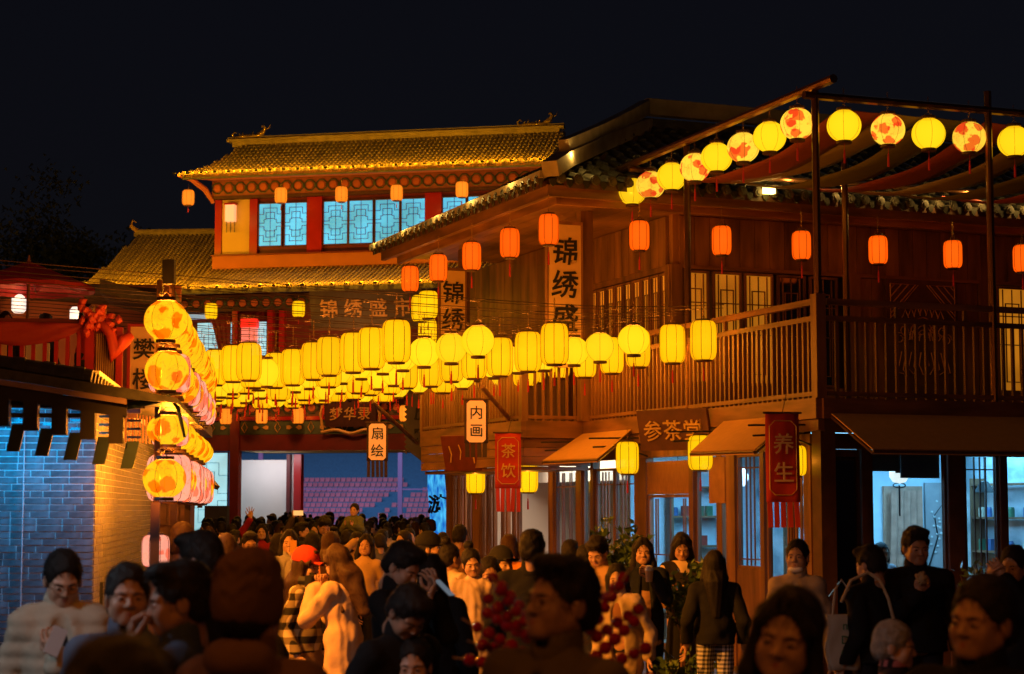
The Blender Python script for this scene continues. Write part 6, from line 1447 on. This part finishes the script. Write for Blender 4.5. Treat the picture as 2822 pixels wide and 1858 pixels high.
# --- front row
i1 = put(173, 1490, 9.6, "woman in cream padded jacket and glasses looking down at her phone by the blue wall", sex='f', lod=0, hair='tied', topkind='puffer', top=(.46, .38, .28), rz=R(14), head=(8, 22, 0), lh=(-.02, -.30, 1.20), lpose='hold', lpalm=(.1, .5, .8), lf=(-.35, -.30, .9), glasses=True, inner=BK, botcol=BK, skin=M_skin)
person_inner = None
phone(at_hand(i1, 'L', (.01, -.07, .10)), (R(-25), R(25), R(20)), "white phone held by the woman in the cream padded jacket", (.45, .45, .48))
put(355, 1523, 7.9, "young man with short hair facing the camera in front of the orange wall", sex='m', lod=0, hair='crop', topkind='jacket', top=(.10, .12, .18), rz=R(12), head=(4, -4, 0), skin=M_skin2)
put(492, 1513, 7.0, "man in blue jacket seen in profile with hand at his mouth, facing left", sex='m', lod=0, hair='short', topkind='jacket', top=(.05, .07, .12), rz=R(-78), head=(0, 6, 0), skin=M_skin2, rh=(-.02, -.17, 1.40), rpose='grip', rpalm=(0, 1, 0), rf=(0, .2, 1))
put(548, 1440, 10.0, "dark haired man behind the others on the left, head turned left", sex='m', lod=0, hair='short', topkind='jacket', top=BK, rz=R(-105), head=(0, 8, 0), fat=1.05, skin=M_skin2)
put(700, 1474, 6.2, "person in brown coat and fuzzy brown hat seen from behind in the left foreground", k=1.06, sex='m', lod=0, hair='crop', hat='beanie', hatcol=(.17, .09, .055), topkind='coat', top=(.20, .11, .075), rz=R(160), fat=1.08, hood=True)
put(330, 1685, 3.15, "black haired head of a person very close to the camera at the bottom left", sex='m', lod=0, hair='short', topkind='jacket', top=(.10, .03, .035), rz=R(178), head=(0, 8, 0))
i7 = put(1525, 1492, 6.1, "man with glasses in the middle foreground looking up to the left", sex='m', lod=0, hair='side', topkind='jacket', top=(.12, .09, .055), rz=R(-42), head=(-12, -8, 0), glasses=True, fat=1.12, skin=M_skin2, inner=(.03, .025, .02))
put(2150, 1578, 5.6, "smiling young woman with long dark hair in the right foreground", sex='f', lod=0, hair='long', topkind='sweater', top=BK, rz=R(-22), head=(0, 4, 10), skin=M_skin)
put(2690, 1548, 6.1, "man with short hair in the far right foreground looking left", sex='m', lod=0, hair='crop', topkind='jacket', top=BK, rz=R(-48), head=(0, 0, 4), fat=1.1, skin=M_skin2)
put(2470, 1690, 9.0, "short grey haired person in dark patterned jacket facing right", k=1.03, sex='f', lod=0, hair='crop', hairmat=mat("grey_hair", (.30, .27, .24), .7, var=.3, scale=40, bump=.3), topkind='puffer', topmat=checks("berry_print", (.02, .012, .02), (.35, .12, .14), 14, (.012, .01, .015)), rz=R(70), head=(0, 5, 0), skin=M_skin)
put(1080, 1612, 9.3, "man in black bending his head down in the middle foreground", k=.985, sex='m', lod=0, hair='short', topkind='jacket', top=BK, rz=R(38), lean=10, head=(0, 38, 0), skin=M_skin2)
put(1140, 1764, 9.2, "child facing the camera below the bending man in black", sex='c', lod=0, hair='crop', topkind='jacket', top=NAVY, rz=R(-5), head=(0, 5, 0))
i13 = put(1098, 1468, 11.6, "tall man in dark coat looking down at the phone in his hands", sex='m', lod=0, hair='short', topkind='coat', top=BK, rz=R(60), head=(0, 30, 0), lh=(.03, -.24, 1.40), rh=(-.10, -.26, 1.36), lpose='hold', rpose='hold', lpalm=(-.3, .3, .9), rpalm=(.3, .3, .9))
phone(at_hand(i13, 'L', (.05, -.06, .04)), (R(-50), 0, R(60)), "dark phone held by the tall man in the dark coat", (.03, .03, .03), (.10, .13, .16))
put(1190, 1510, 12.6, "woman with long black hair and black coat seen from behind in the middle", sex='f', lod=0, hair='long', topkind='coat', top=BK, rz=R(172), fat=1.1)
# --- middle distance, left of the lane
CAPR = put(846, 1488, 15.4, "girl in black and yellow checked sweater and red cap with brown skirt", k=1.05, sex='f', lod=0, hair='wavy', hairmat=M_hair_brown, hat='cap', hatcol=(.55, .05, .03), topkind='sweater', topmat=checks("checked_knit", (.02, .018, .015), (.60, .50, .30), 8.5, (.22, .17, .09)), bottom='skirt', botcol=(.24, .15, .07), rz=R(68), head=(0, 10, 0))
i15 = put(948, 1486, 15.0, "woman in pale pink robe with wide sleeves holding a camera, long brown hair", sex='f', lod=0, hair='wavy', hairmat=M_hair_brown, topkind='robe', top=(.62, .42, .28), hem=.48, bottom='longskirt', botcol=(.50, .34, .20), rz=R(-118), head=(0, 22, 0), lean=4, fat=.86, lh=(.05, -.22, 1.36), rh=(-.05, -.22, 1.36), lpose='grip', rpose='grip', lpalm=(-1, .3, 0), rpalm=(1, .3, 0))
cm = thing("camera_body", "black camera in the hands of the woman in the pink robe", "camera", (i15['L']+i15['Rr'])/2+Vector((-.06, .0, .06)), R(-118))
B(-.07, .07, -.03, .03, -.045, .045).build("body", M_black, cm); mm = MB(); mm.tube([(0, -.03, 0), (0, -.12, 0)], .036, 14); mm.build("lens", M_black, cm); B(-.02, .02, -.02, .02, .0451, .065).build("viewfinder", M_black, cm)
i16 = put(798, 1450, 21.5, "woman in pale grey shirt and black trousers holding up a yellow phone", sex='f', lod=1, hair='long', topkind='jacket', top=(.34, .33, .36), rz=R(4), inner=(.42, .40, .42), lh=(.06, -.28, 1.40), lpose='grip', lpalm=(0, 1, 0), lf=(0, .1, 1))
phone(at_hand(i16, 'L', (0, -.03, .13)), (0, 0, R(10)), "yellow cased phone held up by the woman in the grey shirt", (.70, .35, .08))
put(772, 1462, 23.5, "woman in dark coat close behind the left shoulder of the woman in grey", sex='f', lod=1, hair='bob', topkind='coat', top=GREY, rz=R(150))
put(1006, 1463, 22.5, "smiling young woman in tight cream top with long dark hair", sex='f', lod=1, hair='long', topkind='shirt', top=(.62, .42, .22), rz=R(-6), head=(0, -4, 5), botcol=BK)
put(984, 1458, 25.0, "girl with her hand on her forehead next to the smiling young woman", sex='f', lod=1, hair='bob', topkind='sweater', top=(.55, .36, .18), rz=R(8), rh=(-.03, -.20, 1.60), rpose='relaxed', rpalm=(0, 0, -1), rf=(1, 0, .1))
FA = put(958, 1452, 27.6, "man carrying the small boy on his shoulders, seen from behind", sex='m', lod=1, hair='short', topkind='jacket', top=(.10, .09, .08), rz=R(175), lh=(.14, -.18, 1.36), rh=(-.14, -.18, 1.36))
p = P(976, 1389, 27.9); person("small boy in green jacket carried on a man's shoulders above the crowd", (p.x, 27.9, p.z-1.02), h=.99, rz=R(-14), sex='c', lod=1, hair='crop', topkind='puffer', top=(.13, .15, .08), lh=(.12, -.36, 1.22), rh=(-.12, -.36, 1.22), cat='person')
i19 = put(721, 1438, 31.0, "woman in dark red top with long hair waving one hand high above the crowd", sex='f', lod=1, hair='long', topkind='sweater', top=(.30, .015, .015), rz=R(6), head=(0, -10, 0), rh=(-.17, -.12, 1.80), rpose='open', rpalm=(0, -1, 0), rf=(-.05, 0, 1))
i20 = put(838, 1432, 29.5, "man in profile looking right beneath a raised phone", sex='m', lod=1, hair='short', topkind='jacket', top=(.03, .03, .035), rz=R(80), head=(0, -6, 0))
i20b = put(812, 1447, 32.0, "person holding a phone sideways above the crowd", sex='m', lod=1, hair='crop', topkind='jacket', top=(.05, .035, .04), rz=R(170), rh=(-.05, -.18, 1.92), lh=(.08, -.18, 1.90), rpose='grip', lpose='grip')
phone(P(822, 1414, 31.6), (0, 0, R(5)), "phone with a bright screen raised sideways above the crowd", (.3, .2, .1), (.7, .45, .15), sz=(.085, .045))
put(893, 1411, 29.0, "tall man with bowed head and thick black hair behind the red cap girl", sex='m', lod=1, hair='short', topkind='jacket', top=BK, rz=R(20), head=(0, 32, 0), fat=1.15)
put(866, 1458, 24.0, "young woman with chin length hair turning away behind the red cap", sex='f', lod=1, hair='bob', topkind='jacket', top=(.05, .04, .04), rz=R(150))
put(915, 1455, 21.0, "woman with brown hair close behind the woman in the pink robe", sex='f', lod=1, hair='long', hairmat=M_hair_brown, topkind='sweater', top=(.5, .2, .08), rz=R(155))
put(505, 1427, 19.0, "brown haired person with orange lit cheek at the left edge of the crowd", sex='f', lod=1, hair='bob', hairmat=M_hair_brown, topkind='jacket', top=(.09, .05, .04), rz=R(120), head=(0, 12, 0))
put(628, 1458, 17.5, "dark haired person right behind the fuzzy brown hat", sex='f', lod=1, hair='bob', hairmat=M_hair_brown, topkind='coat', top=(.07, .05, .045), rz=R(165))
put(690, 1455, 22.0, "person in brown jacket half hidden behind the fuzzy hat", sex='m', lod=1, hair='short', topkind='jacket', top=(.10, .05, .04), rz=R(15), head=(0, 10, 0))
# --- middle distance, centre
put(1190, 1450, 18.4, "man in black cap and dark jacket looking right", k=1.05, sex='m', lod=1, hair='crop', hat='cap', hatcol=(.01, .01, .012), topkind='jacket', top=BK, rz=R(82), head=(0, 0, 0))
put(1246, 1458, 18.2, "woman with pinned up hair in a cream robe seen half from behind", k=1.09, sex='f', lod=0, hair='bun', topkind='robe', top=(.60, .44, .28), bottom='longskirt', botcol=(.52, .38, .22), rz=R(128), lh=(.25, -.3, 1.05))
put(1303, 1470, 17.2, "woman with pinned up hair and peach robe facing the camera with tilted head", k=1.09, sex='f', lod=0, hair='bun', topkind='robe', top=(.55, .42, .34), bottom='longskirt', botcol=(.45, .34, .22), rz=R(12), head=(0, 10, -8))
put(1270, 1437, 24.5, "short haired man at the foot of the timber door posts", sex='m', lod=1, hair='crop', topkind='jacket', top=(.3, .16, .06), rz=R(160))
put(1398, 1463, 20.5, "person in bright orange hooded top seen from behind near the open shop", sex='f', lod=1, hair='bob', hairmat=M_hair_brown, topkind='jacket', top=(.70, .26, .05), hood=True, rz=R(150), lean=8, fat=1.15)
put(1468, 1444, 14.6, "tall person with thick black hair and dark coat seen from behind", sex='m', lod=0, hair='side', topkind='coat', top=BK, rz=R(170), fat=1.1)
put(1386, 1507, 18.8, "child in dark cap and white top looking right", k=1.05, sex='c', lod=1, hair='crop', hat='cap', hatcol=(.02, .02, .025), topkind='jacket', top=(.55, .5, .45), rz=R(35))
put(1348, 1538, 17.8, "girl with straight fringe looking down in front of the child in the cap", sex='c', lod=1, hair='bob', topkind='jacket', top=(.12, .05, .05), rz=R(10), head=(0, 14, 0))
put(1572, 1477, 19.5, "dark head just left of the man in the tan jacket", sex='m', lod=1, hair='short', topkind='jacket', top=(.06, .04, .03), rz=R(170))
put(1614, 1490, 18.0, "second dark head behind the man with glasses", sex='m', lod=1, hair='short', topkind='jacket', top=BK, rz=R(175))
# --- in front of the tea house
put(1655, 1462, 17.6, "man in tan jacket with short hair looking down", sex='m', lod=0, hair='short', topkind='jacket', top=(.50, .30, .12), inner=BK, rz=R(-25), head=(0, 26, 0), lean=5)
i29 = put(1772, 1470, 18.3, "woman with long hair in black coat holding a domed drinks cup", sex='f', lod=0, hair='long', topkind='coat', top=(.015, .018, .03), hem=.55, inner=(.02, .02, .025), rz=R(6), head=(-6, 0, 0), lh=(.05, -.26, 1.38), lpose='grip', lpalm=(-.6, .6, 0), lf=(-.7, -.4, .3), fat=1.1)
cu = thing("drink_cup", "domed plastic cup with a pale drink held by the woman in the black coat", "cup", at_hand(i29, 'L', (-.045, -.08, -.03)))
MB().lathe([(.001, -.05), (.030, -.05), (.040, .055), (.001, .055)], 14).build("cup", mat("milk_tea", (.60, .42, .25), .4, var=.05), cu, smooth=False); MB().lathe([(.042, .055), (.040, .075), (.028, .10), (.012, .108), (.001, .108)], 14).build("dome_lid", mat("clear_lid", (.75, .78, .8), .15, var=0), cu, smooth=True)
put(1878, 1456, 19.6, "young woman in striped black and cream top by the tea room door", sex='f', lod=0, hair='long', topkind='sweater', topmat=checks("bold_stripes", (.02, .018, .016), (.66, .50, .30), 4.2, (.02, .018, .016)), bottom='longskirt', botcol=BK, rz=R(-6), head=(4, 26, 0), lh=(-.02, -.27, 1.14), rh=(-.16, -.27, 1.12), lpose='hold', rpose='hold')
put(1968, 1505, 16.6, "woman with long black hair and checked trousers seen from behind by the shrub", sex='f', lod=0, hair='long', topkind='jacket', top=BK, botmat=checks("fine_check", (.55, .55, .65), (.03, .03, .05), 26, (.2, .2, .26)), rz=R(178), fat=1.12)
put(1716, 1541, 15.6, "small woman in open cream coat leaning back behind the candied fruit", sex='f', lod=0, hair='bob', topkind='coat', top=(.42, .32, .24), inner=(.25, .12, .08), rz=R(-18), lean_side=-5, head=(10, 0, -6))
i33 = put(2195, 1472, 15.3, "woman with hair tied up and white mask under her chin in a beige coat", sex='f', lod=0, hair='tied', topkind='jacket', top=(.36, .28, .22), inner=(.45, .38, .32), rz=R(-14), head=(-6, -4, 0))
v, f = ico(3, 1); mk = MB().add([(x*.056, y*.034-.058, z*.026-.006) for x, y, z in v], f).build("face_mask", mat("mask_white", (.85, .80, .80), .8, var=.03), i33['root'], smooth=True)
mk.matrix_local = i33['root'].matrix_basis.inverted()@i33['HM'] if False else Matrix(i33['W']).inverted()@i33['HM']
i34 = put(2398, 1486, 14.0, "man in black jacket with pale bag strap, seen from behind, looking at a phone", sex='m', lod=0, hair='short', topkind='jacket', top=BK, rz=R(-138), head=(0, 14, 0), rh=(-.05, -.34, 1.12), rpose='hold', rpalm=(0, .3, 1), fat=1.05)
phone(P(2303, 1622, 13.9), (R(-40), R(18), R(-120)), "lit phone in the hand of the man with the bag strap", (.02, .02, .03), (.45, .65, .7))
sb = thing("tote_bag", "pale cloth tote bag with green print hanging beside the man in black", "bag", P(2322, 1770, 13.85), R(5))
v = []; f = []
for j in range(9):
    for i in range(7): v.append((-.12+.04*0+.24*i/6+.01*math.sin(j), -.02+.012*math.sin(i*2+j), .20-.40*j/8))
for j in range(8):
    for i in range(6): a = j*7+i; f.append((a, a+7, a+8, a+1))
o = MB().add(v, f).build("bag_body", mat("calico", (.50, .46, .40), .85, var=.1), sb, smooth=True); s_ = o.modifiers.new("t", 'SOLIDIFY'); s_.thickness = .03
mm = MB(); mm.tube([(-.07, 0, .2), (-.05, 0, .38), (0, 0, .45), (.05, 0, .38), (.07, 0, .2)], .009, 5); mm.build("handle", bpy.data.materials["calico"], sb)
link("print", glyphs("nDO", .085, .001, .01, mat("green_print", (.06, .16, .06), .8, var=0), gap=1.1, vertical=True), sb, (.01, -.045, .02))
st_ = thing("bag_strap", "pale strap across the back of the man in black", "strap", (0, 0, 0)); W = i34['W']
q = [P(2318, 1660, 13.72), P(2345, 1600, 13.74), P(2392, 1578, 13.78), P(2425, 1600, 13.75), P(2448, 1650, 13.70), P(2462, 1705, 13.70)]
MB().tube(q, .012, 6).build("strap", mat("strap_cream", (.5, .42, .30), .8, var=0), st_)
i35 = put(2523, 1435, 14.2, "man in black coat holding bread in front of the big shop window", sex='m', lod=0, hair='short', topkind='jacket', top=BK, rz=R(8), head=(0, 8, 0), rh=(-.10, -.30, 1.26), rpose='grip', rpalm=(.2, .9, .2), rf=(.2, -.1, 1), fat=1.12, skin=M_skin2)
br_ = thing("bread", "torn piece of bread held by the man in the black coat", "bread", at_hand(i35, 'Rr', (.02, -.04, .12)))
v, f = ico(3, 1); MB().add([(x*.04+.008*math.sin(z*9), y*.03, z*.05+.006*math.sin(x*11)) for x, y, z in v], f).build("crumb", mat("bread", (.60, .42, .22), .85, var=.25, scale=30, bump=.4), br_, smooth=True)
put(2432, 1487, 23.6, "woman with glasses sitting inside the blue lit room behind the window", sex='f', lod=1, hair='bob', topkind='sweater', top=(.45, .45, .5), rz=R(30), glasses=True)
i37 = put(2792, 1488, 13.4, "woman at the right edge eating with both hands at her mouth", sex='f', lod=0, hair='tied', topkind='jacket', top=BK, rz=R(-40), head=(0, 8, 0), lh=(.05, -.24, 1.50), rh=(-.08, -.25, 1.47), lpose='hold', rpose='hold', lpalm=(-.5, .8, 0), rpalm=(.5, .8, 0), lf=(-.5, -.2, .7), rf=(.4, -.2, .7))
# --- guests on the terrace
i41 = put(240, 828, 25.6, "woman on the terrace in red holding up a phone to take a picture", z0=3.2, sex='f', lod=1, hair='long', topkind='shirt', top=(.35, .03, .03), rz=R(35), lh=(.16, -.30, 1.52), rh=(-.08, -.32, 1.52), lpose='grip', rpose='grip', lpalm=(-1, 0, 0), rpalm=(1, 0, 0), lf=(0, 0, 1), rf=(0, 0, 1))
phone((i41['L']+i41['Rr'])/2+Vector((0, 0, .06)), (0, 0, R(35)), "phone held sideways by the woman on the terrace", (.4, .25, .1), None, sz=(.08, .04))
put(130, 857, 26.0, "guest in a dark round hat at a terrace table", z0=3.2, k=1.06, sex='m', lod=1, hair='crop', hat='beanie', hatcol=(.02, .02, .02), topkind='jacket', top=BK, rz=R(60))
put(18, 850, 25.5, "guest with black hair at the left edge of the terrace", z0=3.2, sex='f', lod=1, hair='bob', topkind='jacket', top=BK, rz=R(40))
# --- the packed crowd by the gate: a few people built once, then copied
kinds = []
tl = [("dark haired person in dark jacket", dict(sex='m', hair='short', topkind='jacket', top=BK)),
      ("long haired person", dict(sex='f', hair='long', topkind='jacket', top=(.05, .04, .045))),
      ("brown bobbed person in tan coat", dict(sex='f', hair='bob', hairmat=M_hair_brown, topkind='coat', top=TAN)),
      ("close cropped person in grey jacket", dict(sex='m', hair='crop', topkind='jacket', top=GREY)),
      ("person with hair bun and cream jacket", dict(sex='f', hair='bun', topkind='puffer', top=CREAM)),
      ("person in dark beanie and puffer", dict(sex='m', hair=None, hat='beanie', hatcol=(.05, .02, .02), topkind='puffer', top=MAROON))]
def copy_person(src, loc, rz, sc):
    r_ = src.copy(); COL.objects.link(r_); r_.location = loc; r_.rotation_euler = (0, 0, rz); r_.scale = (sc, sc, sc)
    for ch in src.children: c = ch.copy(); COL.objects.link(c); c.parent = r_
    return r_
rc = random.Random(17); spots = []
ROWN = ["farthest", "second farthest", "third farthest", "middle", "third nearest", "second nearest", "nearest"]
for ri, (Y, x0, x1, stp, yt) in enumerate(((50, 690, 1185, 27, 1414), (46, 560, 1180, 31, 1419), (42, 575, 1190, 36, 1424), (38, 560, 1210, 42, 1430), (34, 575, 1200, 50, 1438), (30, 640, 1180, 70, 1448), (26, 1040, 1240, 60, 1455))):
    x = x0+rc.uniform(0, 12); q = 0
    while x < x1:
        if not (655 < x < 820 and Y < 33): spots.append((x, yt+rc.uniform(-5, 9), Y+rc.uniform(-1.2, 1.2), ri, q)); q += 1
        x += stp*rc.uniform(.8, 1.2)
ORD2 = ORD+["nineteenth", "twentieth", "twenty-first", "twenty-second", "twenty-third", "twenty-fourth"]
for n_, (x, y, Y, ri, q) in enumerate(spots):
    ki = rc.choices(range(6), (34, 22, 14, 14, 8, 8))[0]; p = P(x, y, Y); h = p.z/1.03; back = rc.random() < .8; rz = math.pi+rc.uniform(-.9, .9) if back else rc.uniform(-1.2, 1.2)
    if n_ < 6: ki = n_
    lab = f"{tl[ki][0]}, {ORD2[q]} from left in the {ROWN[ri]} crowd row"
    if n_ < 6: kinds.append(person(lab, (p.x, Y, 0), h=h, rz=rz, lod=2, group="crowd packed in front of the gate", **tl[ki][1])['root'])
    else:
        c = copy_person(kinds[ki], (p.x, Y, 0), rz, h/1.70); c["label"] = lab
